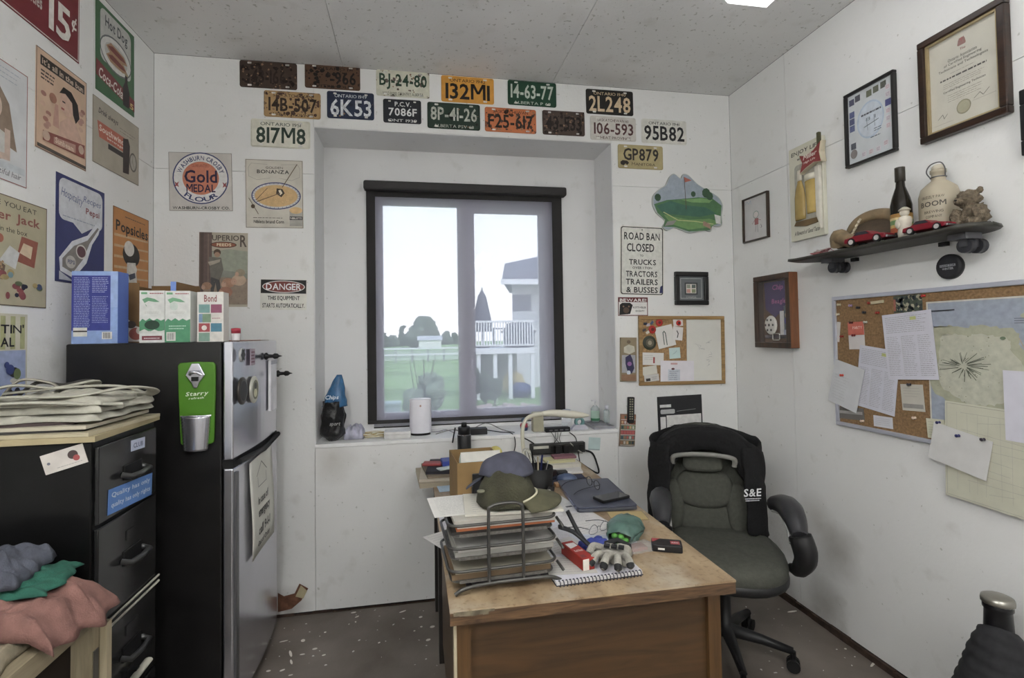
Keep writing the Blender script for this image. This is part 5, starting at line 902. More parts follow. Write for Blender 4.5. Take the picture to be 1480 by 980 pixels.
# ------------------------------------------------------------------ desk
DX0, DX1, DY0, DY1, DZ = .087, .94, 1.388, 2.885, .75
e = empty('desk', 'worn wooden office desk covered in papers under the window', 'desk', (.51, 2.13, 0)); ox, oy = .51, 2.13
def worn_top():
    m = bpy.data.materials.new('worn_desk_top'); m.use_nodes = True; t = m.node_tree; p = t.nodes['Principled BSDF']; p.inputs['Roughness'].default_value = .45; co = t.nodes.new('ShaderNodeTexCoord')
    def N(s, d, sc_=(1, 1, 1)):
        mp = t.nodes.new('ShaderNodeMapping'); mp.inputs['Scale'].default_value = sc_; n = t.nodes.new('ShaderNodeTexNoise'); n.inputs['Scale'].default_value = s; n.inputs['Detail'].default_value = d; t.links.new(co.outputs['Object'], mp.inputs[0]); t.links.new(mp.outputs[0], n.inputs['Vector']); return n.outputs[0]
    def R(i, a, ca, b_, cb):
        r = t.nodes.new('ShaderNodeValToRGB'); r.color_ramp.elements[0].position = a; r.color_ramp.elements[0].color = ca; r.color_ramp.elements[1].position = b_; r.color_ramp.elements[1].color = cb; t.links.new(i, r.inputs[0]); return r.outputs[0]
    base = R(N(6, 8, (3, 1, 1)), .3, alb('#75614a', 1.25), .7, alb('#9a876c', 1.25)); f = R(N(7, 9), .5, (0, 0, 0, 1), .72, (.8, .8, .8, 1))
    x = t.nodes.new('ShaderNodeMixRGB'); x.inputs[2].default_value = alb('#a69d8e', 1.2); t.links.new(f, x.inputs[0]); t.links.new(base, x.inputs[1])
    g = R(N(60, 3), .3, (.7, .66, .6, 1), .45, (1, 1, 1, 1)); y = t.nodes.new('ShaderNodeMixRGB'); y.blend_type = 'MULTIPLY'; y.inputs[0].default_value = 1; t.links.new(x.outputs[0], y.inputs[1]); t.links.new(g, y.inputs[2]); t.links.new(y.outputs[0], p.inputs['Base Color']); return m
MB().box(DX0-ox, DY0-oy, DZ-.006, DX1-ox, DY1-oy, DZ).build('desk_top', worn_top(), e)
EDW = wood('#3f2d1e', '#684f36', .5, 6, 0, 1.0)
MB().box(DX0+.001-ox, DY0+.001-oy, DZ-.04, DX1-.001-ox, DY1-.001-oy, DZ-.006).build('edge_band', EDW, e)
rg = MB(); rnd = random.Random(5)
for k in range(7): rg.box(DX0+.01+k*.016-ox, DY0-.001-oy, DZ-.010-.008*rnd.random(), DX0+.026+k*.016-ox, DY0+.002-oy, DZ-.004)
rg.build('chipped_veneer', mat('#6f6654', .8, vary=.4, scale=40, gain=1.0), e)
OAKV = wood('#3a2917', '#513a22', .45, 2.2, 0, .95); OAKP = wood('#473119', '#5d4326', .45, 3, 2, .95)
MB().box(DX0+.055-ox, DY0+.045-oy, .06, DX1-.075-ox, DY0+.06-oy, DZ-.04).build('front_panel', OAKV, e)
MB().box(DX0+.02-ox, DY0+.03-oy, 0, DX0+.06-ox, DY0+.07-oy, DZ-.04).build('post', OAKP, e); MB().box(DX1-.075-ox, DY0+.03-oy, 0, DX1-.035-ox, DY0+.07-oy, DZ-.04).build('post', OAKP, e)
MB().box(DX0+.012-ox, DY0+.028-oy, 0, DX0+.02-ox, DY0+.07-oy, DZ-.04).build('post_edge', mat('#8f8672', .6), e)
MB().box(DX0+.025-ox, DY0+.07-oy, .12, DX0+.04-ox, 2.3-oy, DZ-.04).build('side_panel', OAKV, e); MB().box(DX1-.055-ox, DY0+.07-oy, .12, DX1-.04-ox, 2.3-oy, DZ-.04).build('side_panel', OAKV, e)
MB().box(DX0+.012-ox, 2.36-oy, 0, DX0+.05-ox, 2.42-oy, DZ-.04).build('rear_leg', mat('#1d1a18', .5), e); MB().box(DX1-.06-ox, 2.78-oy, 0, DX1-.02-ox, 2.84-oy, DZ-.04).build('rear_leg', mat('#1d1a18', .5), e); MB().box(DX0+.012-ox, 2.8-oy, 0, DX0+.05-ox, 2.86-oy, DZ-.04).build('rear_leg', mat('#1d1a18', .5), e)
# ------------------------------------------------------------------ office chair with jacket
CX, CY = 1.41, 2.17; fd_ = math.atan2(-.40, -.90) ; RZ = -math.radians(26)
e = empty('office_chair', 'grey fabric executive office chair with padded arms at the desk', 'office chair', (CX, CY, 0), RZ)
# local: chair faces -y, right arm (viewer's right) at +x
FAB = mat('#3d3e38', .9, vary=.15, scale=60, bump=.3, bscale=300, gain=1.45); LEA = mat('#2c2c2e', .38, vary=.15, scale=20, gain=1.5); PLA = mat('#19191a', .45, vary=.1, gain=1.3)
def cushion(name, nx, ny, top, bot, m):
    b = MB(); b.sheet(nx, ny, top); b.sheet(nx, ny, lambda a, c_: bot(1-a, c_)); o = b.build(name, m, e); return o
def pad(name, cx, cy, cz, w, d, h, m, par, wav=None, pw=2.6, rx=0):
    """superellipsoid cushion"""
    b = MB(); n, mm = 28, 14; vs_ = []; fs = []
    sg = lambda v, p_: math.copysign(abs(v)**p_, v)
    for i in range(mm+1):
        ph = -math.pi/2+math.pi*i/mm
        for k in range(n):
            t = 2*math.pi*k/n; q = 2/pw; x = sg(math.cos(ph), .55)*sg(math.cos(t), q)*w/2; y = sg(math.cos(ph), .55)*sg(math.sin(t), q)*d/2; z = sg(math.sin(ph), .8)*h/2
            if wav: z += wav(x/(w/2), y/(d/2))*(1 if z > -h*.1 else 0)
            vs_.append((x, y, z))
    for i in range(mm):
        for k in range(n): l = (k+1) % n; fs.append((i*n+k, i*n+l, (i+1)*n+l, (i+1)*n+k))
    b.x = Matrix.Translation((cx, cy, cz)) @ Matrix.Rotation(rx, 4, 'X'); b.add(vs_, fs, True); return b.build(name, m, par)
pad('seat', 0, -.01, .455, .51, .55, .13, FAB, e, lambda x, y: -.012*math.exp(-((x*1.1)**2+(y-.1)**2)*2)+.012*(abs(x) > .62)-.006*math.exp(-((y-.25)/.06)**2)-.006*math.exp(-((y+.3)/.06)**2))
pad('seat_rim', 0, -.01, .42, .515, .555, .10, PLA, e)
# back: leaning; local vertical pad turned upright
BT = math.radians(80); BO = -.055
pad('backrest', BO, .285, .74, .40, .54, .09, FAB, e, None, 2.8, BT)
pad('lumbar_pad', BO, .222, .545, .29, .15, .06, FAB, e, None, 3.2, BT); pad('middle_pad', BO, .232, .69, .275, .20, .075, FAB, e, None, 2.6, BT)
for s_ in (-1, 1): pad('side_bolster', BO+s_*.155, .222, .60, .11, .25, .075, FAB, e, None, 2.4, BT)
pad('head_pad', BO-.01, .195, .825, .19, .085, .05, FAB, e, None, 3.4, BT)
MB().tube(spline([(BO-.155, 0.160, .825), (BO-.15, 0.140, .865), (BO-.09, 0.130, .88), (BO-.01, 0.125, .885), (BO+.07, 0.130, .88), (BO+.13, 0.140, .865), (BO+.135, 0.160, .825)], 5), .013, 8, flatten=.7).build('head_roll', mat('#6b6a66', .7, gain=1.5), e)
for s_ in (-1, 1):
    path = spline([(s_*.255, .16, .655), (s_*.275, .02, .69), (s_*.275, -.10, .685), (s_*.272, -.19, .635)], 6)
    ar = MB().tube(path, .04, 12, radii=[.026+.025*math.sin(math.pi*min(1, .15+i/len(path)*.85)) for i in range(len(path))]).build('arm_pad', LEA, e)
    MB().tube(spline([(s_*.272, -.19, .64), (s_*.29, -.20, .56), (s_*.28, -.14, .48), (s_*.265, -.06, .45)], 6), .034, 10, radii=[.044, .045, .046, .046, .046, .046, .045, .044, .042, .04, .038, .036, .033, .03, .028, .025, .022, .02, .018]).build('arm_support', PLA, e)
    MB().tube([(p_[0]-s_*.036, p_[1]-.006, p_[2]-.03) for p_ in path[3:]], .006, 6).build('arm_piping', mat('#8b8b88', .5, gain=1.5), ar)
MB().cyl((0, .02, .10), (0, .02, .40), .028, 14).build('gas_column', PLA, e); MB().box(-.1, -.1, .37, .1, .14, .40).build('tilt_plate', PLA, e)
pts = [Vector((1.609, 2.016)), Vector((1.667, 2.325))]; a0 = math.atan2(2.016-CY, 1.609-CX)-RZ
for k in range(5):
    a = a0+math.radians(70)*0+k*2*math.pi/5; d = Vector((math.cos(a), math.sin(a), 0)); 
    lg = MB().tube([d*.02+Vector((0, .0, .115)), d*.15+Vector((0, 0, .105)), d*.27+Vector((0, 0, .085))], .02, 8, [.03, .022, .016]).build('star_leg', PLA, e)
    cs = MB(); s2 = Vector((-d.y, d.x, 0))
    for q in (-1, 1): cs.tube([d*.27+s2*q*.008+Vector((0, 0, .028)), d*.27+s2*q*.024+Vector((0, 0, .028))], .027, 14)
    cs.cyl(d*.27+Vector((0, 0, .03)), d*.27+Vector((0, 0, .085)), .012, 8); cs.build('caster', RUB, lg)
# jacket: a shell hung over the back
JK = mat('#0e0e0f', .92, vary=.2, scale=40, bump=.4, bscale=90, gain=1.3)
def jk(a, b_):
    # a across 0..1, b down 0 top .. 1 hem, wraps the back and folds to the front at the sides
    t = (a-.5)*2; ang = t*2.45; w = .262+.02*b_; z = 1.0-.055*abs(math.sin(ang))**2-.12*max(0, abs(t)-.55)-b_*(.50-.1*abs(t))
    x = BO+w*math.sin(ang); yb = .36-.03*b_+.0*t
    y = yb-.13*(1-math.cos(ang))*.95-.05*(1-b_)*.6
    n_ = .010*noise.noise(Vector((a*7, b_*5, 2)))+.006*noise.noise(Vector((a*18, b_*9, 5)))
    lean = (z-.7)*.2; return (x+n_, y+lean*.45+n_, z+n_)
jo = empty('jacket', 'black jacket with white chest emblem draped over the office chair', 'jacket', (CX, CY, 0), RZ)
b = MB(); b.sheet(40, 16, jk); b.build('jacket_body', JK, jo, solid=.012)
b = MB()
b.sheet(18, 10, lambda a, c_: (BO+(a-.5)*.47*(1-.12*c_*abs(a-.5)), .36-.21*min(1, c_*1.5)+.03*max(0, c_-.67)+.006*noise.noise(Vector((a*8, c_*6, 1))), 1.0-.10*(abs(a-.5)*2)**3-.012*math.cos(c_*3)-.30*max(0, c_-.62)**1.1*(1+1.2*(abs(a-.5)*2)**2)+.01*noise.noise(Vector((a*7, c_*4, 4)))))
b.build('collar_fold', JK, jo, solid=.02)
for s_ in (-1, 1):
    f = lambda a, c_, s_=s_: (BO+s_*(.265-.15*a*(1-.55*c_)+.01*math.sin(c_*9)), .19-.03*math.sin(a*3)-.015*c_+.008*noise.noise(Vector((a*6, c_*8, s_))), .975-.08*(1-a)**2-c_*(.45-.16*a))
    b = MB(); b.sheet(10, 18, f); b.build('front_flap', JK, jo, solid=.014)
q = MB(); q.col = alb('#b8b8b8'); em = Print(.085, .07, 0); em.text('S&E', .05, .1, .95, .62, '#b8b8b8', 1, .2).scribble(.1, .7, .95, .95, 2, '#b8b8b8', .004)
eo = em.m.build('emblem', INK, jo); eo.matrix_local = Matrix.Translation((BO+.2, .098, .71)) @ Matrix.Rotation(math.radians(86), 4, 'X') @ Matrix.Rotation(.12, 4, 'Z')
# ------------------------------------------------------------------ giant display bottle, lower right
bx, by = at(1442, 870, 2, .60).x, at(1442, 870, 2, .60).y
bo = empty('display_bottle', 'oversized black display bottle with silver cap standing by the right wall', 'bottle', (bx, by, 0)); GB = mat('#0f0f11', .35, vary=.2, gain=1.4)
MB().lathe([(.001, 0), (.105, 0), (.115, .01), (.115, .26), (.108, .33), (.085, .41), (.058, .47), (.038, .51), (.035, .575), (.039, .58), (.039, .6), (.036, .602), (.001, .603)], 32).build('glass_body', GB, bo)
b = MB(); prof = [(.043, .597), (.0435, .605), (.041, .616), (.03, .621), (.001, .622)]; b.lathe(prof, 42)
for i, v in enumerate(b.v):
    if v[2] < .612 and (i % 2): b.v[i] = (v[0]*.95, v[1]*.95, v[2])
b.build('crown_cap', mat('#77756e', .3, .8, gain=1.7), bo)
b = MB()
def wrap(a, c_):
    t = a*2*math.pi; z = .508-.26*c_-.028*math.cos(t-.6)*(1-c_); r_ = (.047+.078*min(1, c_*1.15)**.85)+.0022*math.sin(c_*46+3*math.sin(t+.5))+.003*noise.noise(Vector((math.cos(t)*3, math.sin(t)*3, c_*5))); return (r_*math.cos(t), r_*math.sin(t), z)
b.sheet(48, 30, wrap); b.build('cloth_wrap', mat('#1b1b1d', .85, vary=.2, scale=60, gain=1.5), bo, solid=.003)
p = Print(.16, .1, 0); p.text('GUINNESS', .05, .3, .95, .8, '#9a9a98').border('#9a9a98', .004)
for i, v in enumerate(p.m.v): a = math.pi*1.28+v[0]/.118; p.m.v[i] = (.1165*math.cos(a), .1165*math.sin(a), .29+v[1])
p.done(bo, 'label_print')
# ------------------------------------------------------------------ skateboard shelf and what stands on it
SKX = 1.915; SZ = PR(1300, 362, SKX-.1).z
ya, yb_ = 2.25, 1.37
SKZ = 1.828; e = empty('skateboard_shelf', 'dark skateboard deck mounted as a wall shelf', 'shelf', (SKX, (ya+yb_)/2, SKZ))
L2 = (ya-yb_)/2
def deck(a, c_):
    y = (a-.5)*2*L2; k = min(1, max(0, (abs(a-.5)*2-.74)/.26)); x = (c_-.5)*.2*math.sqrt(max(.002, 1-max(0, (abs(a-.5)*2-.8)/.2)**2.4)); return (x, y, .012*k**1.6+.006*(abs(c_-.5)*2)**2)
MB().sheet(40, 8, deck).build('deck', mat('#2b2a26', .5, vary=.3, scale=20, gain=1.6), e, solid=.012)
for s_ in (-1, 1):
    y = (.22 if s_ > 0 else -.35); tr = MB().box(-.035, y-.03, -.025, .035, y+.03, -.003).box(-.01, y-.012, -.05, .07, y+.012, -.025).build('truck', mat('#4a4a4c', .4, .6, gain=1.5), e)
    for q in (-.1, 1): MB().tube([(q*.045, y, -.046), (q*.045+.025, y, -.046)], .026, 16).build('wheel', mat('#26262a', .5, gain=1.5), e)
for s_ in (-.2, .2): MB().box(.09, s_-.015, -.02, XR-SKX-.0005, s_+.015, -.004).build('wall_bracket', PLA, e)
DZK = SKZ+.0135
def onboard(u, v=350): p = PR(u, v, SKX); return p.y
# ------------------------------------------------------------------ on the skateboard
def lump(b, w, d, h, seed=0, nx=26, ny=20, amp=.5, freq=3.0, cx=0, cy=0, cz=0, droop=None, edge=.28, fold=0):
    """a crumpled heap of cloth: a sheet that bulges and folds, closed against its base"""
    def f(a, c_):
        x, y = (a-.5)*w, (c_-.5)*d; q = 1-max(abs(a-.5)*2, abs(c_-.5)*2)**4; n_ = noise.noise(Vector((a*freq+seed*7.3, c_*freq, seed)))+.5*noise.noise(Vector((a*freq*2.3, c_*freq*2.3+seed*3.7, 1.5))); wv = noise.noise(Vector((a*2.2+seed, c_*2.2, 4.4))); n_ += fold*(1-2.6*abs(noise.noise(Vector((a*freq*.9+c_*freq*1.5+2.5*wv, c_*1.3-a*1.1+seed, 9.1)))))+.7*fold*math.sin((a*3.0+c_*1.2)*freq*2.6+8*wv)
        z = h*(max(0, q)**.5)*(.72+amp*.5*n_); e_ = edge*w*noise.noise(Vector((a*4+seed, c_*4, 8)))*.3
        x2, y2 = x+e_, y+.3*edge*d*noise.noise(Vector((a*4, c_*4+seed, 3)))
        dz_ = droop(x2, y2) if droop else 0
        return (cx+x2, cy+y2, cz+max(.001, z)+dz_)
    return b.sheet(nx, ny, f)
def stand(name, label, cat, y, dx=0, z=DZK): return empty(name, label, cat, (SKX+dx, y, z))
e = stand('baseball_glove', 'brown leather baseball glove on the skateboard shelf', 'glove', 1.865, .02); GL = mat('#6b5c46', .6, vary=.25, scale=25, gain=1.5); GLD = mat('#3f3428', .6, vary=.25, scale=25, gain=1.4)
# a scoop: local x towards the wall, y along the wall
def scoop(a, c_):
    t = math.pi*(.02+.96*a); r_ = .125*(1-.1*math.sin(t)); y = -r_*math.cos(t)*1.05; z = .02+r_*math.sin(t)*1.12*(.25+.75*c_); x = .055*c_-.03*(1-c_)+.02*math.sin(t*2)*c_; return (x, y, max(.006, z))
MB().sheet(26, 10, scoop).build('palm', GLD, e, solid=.014)
rim = [scoop(i/26, 1.0) for i in range(27)]; MB().tube([(p_[0]-.01, p_[1], p_[2]) for p_ in rim], .022, 10, radii=[.03-.012*abs(i/26-.25) for i in range(27)]).build('rim', GL, e)
MB().tube(spline([(-.03, .115, .03), (-.045, .10, .07), (-.05, .05, .045), (-.05, .0, .03)], 5), .032, 10, radii=[.034]*8+[.03]*8).build('thumb', GL, e)
for k in range(4): MB().cyl((-.02, .06-.012*k, .07+.016*k), (-.015, .05-.012*k, .085+.016*k), .005, 6).build('lace', mat('#a39a86', .6), e)
def toycar(label, y, dx, s, rz):
    e = stand('toy_car', label, 'toy car', y, dx); e.rotation_euler = (0, 0, rz); e.scale = (s, s, s)
    b = MB(); prof = [(-.085, .012), (-.088, .03), (-.06, .036), (-.03, .038), (-.012, .054), (.03, .055), (.05, .038), (.085, .034), (.088, .014)]
    b.x = Matrix(((0, 0, 1, 0), (1, 0, 0, 0), (0, 1, 0, 0), (0, 0, 0, 1))); b.prism(prof, -.034, .034); b.build('body', mat('#6d1420', .3, gain=1.25), e, bevel=.005)
    b = MB(); b.x = Matrix(((0, 0, 1, 0), (1, 0, 0, 0), (0, 1, 0, 0), (0, 0, 0, 1))); b.prism([(-.024, .0395), (-.01, .052), (.028, .053), (.042, .0395)], -.0345, .0345); b.build('windows', mat('#2a2c30', .15, gain=1.3), e)
    for yy in (-.055, .052):
        for s_ in (-1, 1): w_ = MB().tube([(s_*.024, yy, .016), (s_*.037, yy, .016)], .016, 14).build('wheel', mat('#161616', .5), e); MB().tube([(s_*.0365, yy, .016), (s_*.0385, yy, .016)], .010, 12).build('hubcap', mat('#b0aeab', .3, .5, gain=1.5), w_)
    MB().box(-.03, -.094, .014, .03, -.087, .022).build('bumper', STEEL, e)
toycar('larger red toy car in front of the baseball glove', 1.768, -.07, 1.0, .12)
toycar('smaller red toy car leaning by the stuffed animal', 1.535, -.06, .85, .1)
e = stand('dark_bottle', 'dark beer bottle with striped label on the skateboard shelf', 'bottle', 1.685, -.005)
MB().lathe([(.001, 0), (.034, 0), (.036, .008), (.036, .14), (.03, .17), (.016, .215), (.0135, .25), (.0135, .275), (.016, .277), (.016, .29), (.001, .291)], 22).build('glass_body', mat('#17140f', .12, vary=.1, gain=1.4), e)
b = MB(); 
for z0, z1, cl in ((.03, .05, '#8a4a34'), (.05, .062, '#a08a5a'), (.062, .08, '#5d7a50'), (.08, .09, '#b0a078'), (.09, .105, '#8a6a3c')): b.col = alb(cl); b.lathe([(.0365, z0), (.0365, z1)], 22, cap=False)
b.build('label_print', INK, e); MB().lathe([(.0155, .235), (.0175, .237), (.0172, .285), (.0175, .292), (.001, .293)], 16).build('foil', mat('#26231d', .4, gain=1.4), e)
e = stand('stoneware_growler', 'beige stoneware flip-top growler on the skateboard shelf', 'bottle', 1.578, .045); ST = mat('#8d8574', .45, vary=.08, scale=9, gain=1.5)
MB().lathe([(.001, 0), (.058, 0), (.062, .008), (.062, .15), (.054, .18), (.034, .2), (.022, .21), (.021, .235), (.025, .238), (.025, .25), (.001, .251)], 26).build('stoneware_body', ST, e)
MB().lathe([(.02, .25), (.021, .262), (.012, .27), (.001, .271)], 16).build('stopper', mat('#a09a8c', .35), e); MB().tube(spline([(0, -.026, .222), (-.012, -.034, .25), (-.012, -.018, .274), (-.012, .018, .274), (-.012, .034, .25), (0, .026, .222)], 5), .0022, 6).build('wire_bail', STEELD, e); MB().tube([(.024*math.cos(t*.524), .024*math.sin(t*.524), .222) for t in range(12)], .0022, 6, closed=True).build('neck_wire', STEELD, e)
p = Print(.09, .1, 0); p.text('GRIZZLY PAW', .1, .05, .9, .15, '#4a4438').text('BOOM', .05, .25, .95, .45, '#3c372e').text('BREWING', .2, .6, .85, .7, '#4a4438').text('COMPANY', .25, .78, .8, .88, '#4a4438')
for i, v in enumerate(p.m.v): a = math.pi+.35+v[0]/.0625; p.m.v[i] = (.0628*math.cos(a), .0628*math.sin(a), .10+v[1])
p.done(e, 'label_print')
e = stand('white_figurine', 'small white figurine in front of the stoneware growler', 'figurine', 1.628, -.055)
MB().lathe([(.001, 0), (.022, 0), (.024, .02), (.02, .05), (.024, .065), (.018, .08), (.008, .085)], 14).build('body', mat('#a29c90', .5, vary=.2, scale=30), e); MB().ball((0, 0, .098), (.016, .016, .018), 12, 8).build('head', mat('#a29c90', .5), e); MB().lathe([(.019, .104), (.02, .108), (.008, .118), (.001, .12)], 12).build('hat', mat('#8d877a', .5), e); MB().ball((-.018, .012, .055), (.008, .012, .02), 8, 6).build('arm', mat('#a29c90', .5), e)
e = stand('stuffed_bear', 'shaggy brown stuffed animal sitting at the right end of the shelf', 'stuffed toy', 1.45, .03); e.scale = (.82, .82, .82); FUR = mat('#5f5547', .95, vary=.45, scale=70, bump=1.0, bscale=160, gain=1.6)
b = MB(); b.ball((0, 0, .055), (.048, .05, .058), 20, 14, .35, 16, 1); b.build('body', FUR, e); b = MB(); b.ball((-.012, .008, .128), (.042, .042, .038), 20, 14, .35, 16, 2).ball((-.048, .02, .12), (.02, .02, .016), 12, 8, .3, 12, 3); b.build('head', FUR, e)
for s_, nm in ((-1, 5), (1, 6)):
    MB().ball((-.0, .008+s_*.035, .16), (.012, .014, .014), 10, 7, .3, 10, nm).build('ear', FUR, e); MB().ball((-.035, s_*.045, .06), (.02, .022, .034), 12, 8, .35, 12, nm+3).build('arm', FUR, e); MB().ball((-.05, s_*.035, .02), (.034, .026, .022), 12, 8, .35, 12, nm+7).build('leg', FUR, e)
MB().ball((-.066, .02, .124), (.005, .006, .004), 8, 6).build('nose', RUB, e)
e = stand('ribbon_pile', 'small heap of pink and white ribbon at the left end of the shelf', 'ribbon', 2.05, -.03); rr = random.Random(3)
for k in range(5): MB().tube(spline([(rr.uniform(-.03, .03), rr.uniform(-.05, .05), rr.uniform(.003, .03)) for _ in range(5)], 5), .004, 6, flatten=.4).build('ribbon_loop', mat(('#8a4a4c', '#a8a09c', '#94686a', '#6b3a3e', '#b0a8a4')[k], .6), e)
# ------------------------------------------------------------------ desk things
def ondesk(u, v, z=DZ): return PZ(u, v, z)
def paper(label, u, v, w, d, rz, z, col='#b0aeac', deco=None, t=.0008, name='paper_sheet', cat='paper', group=None, xy=None):
    c = Vector((xy[0], xy[1], z)) if xy else PZ(u, v, z); o = MB().box(-w/2, -d/2, 0, w/2, d/2, t).build(name, mat(col, .8, vary=.05, gain=1.4)); o.location = (c.x, c.y, z); o.rotation_euler = (0, 0, rz); tag(o, label, cat, group)
    if deco: q = Print(w, d, t+.0003); q.g = 1.4; deco(q); q.done(o)
    return o
scr = lambda n=12, s=1: (lambda q: q.scribble(.08, .06, .92, .94, n, '#77757a', .0016, .7, s))
# wire letter tray: long side to the viewer
TX0, TX1, TY0, TY1 = .085, .425, 1.475, 1.73
e = empty('letter_tray', 'three-tier dark wire letter tray at the front of the desk', 'letter tray', ((TX0+TX1)/2, (TY0+TY1)/2, DZ), math.radians(3)); TW, TD = (TX1-TX0)/2, (TY1-TY0)/2; WIRE = mat('#3f3e3c', .35, .6, vary=.1, gain=1.5); MESH = mat('#55534f', .5, .4, vary=.3, scale=120, gain=1.3)
tz = [.065, .13, .195]
for k, z in enumerate(tz):
    tr = MB().tube([(x, y, z) for x, y in rrect(-TW, -TD, TW*.92, TD, .035, 5)], .0045, 8, closed=True).build('tray_rim', WIRE, e)
    MB().prism(rrect(-TW+.006, -TD+.006, TW*.92-.006, TD-.006, .03, 4), z-.034, z-.032).build('tray_floor', MESH, tr)
    for y in (-TD, TD): MB().box(-TW+.03, y-.001, z-.033, TW*.9-.03, y+.001, z-.024).build('tray_side', MESH, tr)
    MB().tube([(TW*.9, -TD, z), (TW*1.02, -TD, z-.03)], .0045, 6).build('front_wire', WIRE, tr)
for y in (-TD-.006, TD+.006):
    MB().tube(spline([(-.055, y, .022), (-.055, y, .215), (-.047, y, .245), (0, y, .252), (.04, y, .245), (.048, y, .215), (.048, y, .022)], 6), .005, 8).build('upright_hoop', WIRE, e)
    MB().tube(spline([(-TW+.015, y, .006), (-TW+.045, y, .02), (-.06, y, .026), (.06, y, .026), (TW*.78, y, .022), (TW*.98, y, .006)], 6), .006, 8).build('foot_rail', WIRE, e)
for x in (-.1, .1): MB().cyl((x, -TD-.006, .024), (x, TD+.006, .024), .004, 6).build('cross_wire', WIRE, e)
cx, cy = (TX0+TX1)/2-.01, (TY0+TY1)/2
def intray(k, i, label, col, t=.004, dx=0, dy=0, w=.30, d=.215, rz=0):
    z = DZ+tz[k]-.0315+sum(IT[k]); IT[k].append(t+.0004); return paper(label, 0, 0, w, d, math.radians(3)+rz, z, col, None, t, 'paper_stack' if t > .003 else 'paper_sheet', xy=(cx+dx, cy+dy))
IT = [[], [], []]
intray(0, 0, 'brown envelope stack in the bottom tray of the letter tray', '#5f4f3c', .016); intray(0, 1, 'cream papers on top in the bottom tray', '#8f8a7c', .006, .01)
intray(1, 0, 'grey newsprint stack in the middle tray', '#8a8882', .014, .01); intray(1, 1, 'white printed papers lying in the middle tray', '#a09e9a', .008, .02, .004, .31, .22, .03)
intray(2, 0, 'dark folder in the top tray of the letter tray', '#2d2a28', .008); intray(2, 1, 'orange folder edge in the top tray', '#94583a', .006, .015); intray(2, 2, 'white papers above the orange folder in the top tray', '#a5a39d', .010, .02, 0, .3, .21, -.02); intray(2, 3, 'grey stapled papers near the top of the letter tray', '#8d8a82', .012, .012, 0, .31, .2, .02)
ztop = DZ+tz[2]-.0315+sum(IT[2])
paper('white printed sheet sticking out left on top of the letter tray', 0, 0, .24, .19, .10, ztop, '#b2b0ab', scr(12, 4), xy=(.165, 1.64)); paper('cream sheets on top of the letter tray under the cap', 0, 0, .3, .2, -.06, ztop+.0014, '#a9a69c', scr(9, 6), .006, xy=(.30, 1.61))
# dark folders under the tray
paper('dark glossy folder lying under the letter tray', 0, 0, .26, .2, .05, DZ+.0005, '#35323a', None, .006, 'folder', 'folder', xy=(.27, 1.61))
# cap with bandana
zc = ztop+.0085; cpos = PZ(733, 724, zc)
e = empty('olive_hat', 'olive green cap with curved brim on the letter tray', 'cap', (cpos.x+.0, 1.60, zc), math.radians(-8)); OL = mat('#38372a', .95, vary=.35, scale=14, bump=.4, bscale=200, gain=1.15)
def dome(a, c_):
    t = 2*math.pi*a; ph = c_*math.pi*.5; r_ = .088*math.cos(ph)**.75; n_ = 1+.16*math.cos(ph)*noise.noise(Vector((math.cos(t)*1.6, math.sin(t)*1.6, c_*2.5+.4))); z = .112*math.sin(ph)*(1-.22*max(0, math.cos(t-.3))*math.sin(ph)); return (r_*math.cos(t)*1.05*n_, r_*math.sin(t)*n_, .004+max(0, z*n_))
MB().sheet(36, 14, dome).build('crown', OL, e, solid=.003)
def brim(a, c_):
    t = math.radians(-62+124*a); r_ = .088+.075*c_*(math.cos(t*1.15)**.5 if abs(t*1.15) < 1.57 else 0); return (r_*math.cos(t)*1.05, r_*math.sin(t), .012+.012*c_*0+.02*math.cos(t)*(1-c_*.5)-.012*c_)
MB().sheet(20, 8, brim).build('brim', mat('#474534', .9, vary=.2, scale=30, gain=1.2), e, solid=.004)
MB().tube([(brim(i/20, 0)[0], brim(i/20, 0)[1], brim(i/20, 0)[2]+.003) for i in range(21)], .0035, 6).build('brim_piping', mat('#a09a86', .7), e)
MB().lathe([(.006, 0), (.012, .002), (.012, .006), (.007, .007)], 14, (-.085, -.055, .05)).build('eyelet', mat('#5d5c4c', .7, gain=1.5), e)
e2 = empty('grey_hat', 'dark blue-grey cap stacked on top of the olive cap', 'cap', (cpos.x+.0, 1.64, zc+.082), math.radians(115))
def dome2(a, c_):
    t = 2*math.pi*a; ph = c_*math.pi*.5; n_ = 1+.12*math.cos(ph)*noise.noise(Vector((math.cos(t)*1.9, math.sin(t)*1.9, c_*2+5))); r_ = .082*math.cos(ph)**.7; return (r_*math.cos(t)*1.15*n_, r_*math.sin(t)*n_, .005+.062*math.sin(ph)*n_-.02*max(0, math.cos(t)))
MB().sheet(32, 12, dome2).build('crown', mat('#3a3b46', .9, vary=.25, scale=20, gain=1.4), e2, solid=.003)
MB().sheet(14, 6, lambda a, c_: ((.075+.05*c_)*math.cos(math.radians(-55+110*a))*1.1, (.075+.05*c_)*math.sin(math.radians(-55+110*a)), .0-.035*c_-.018)).build('brim', mat('#33343e', .9, gain=1.4), e2, solid=.003); MB().box(.07, -.06, -.03, .1, -.045, .0).build('strap_end', mat('#55565a', .7), e2)
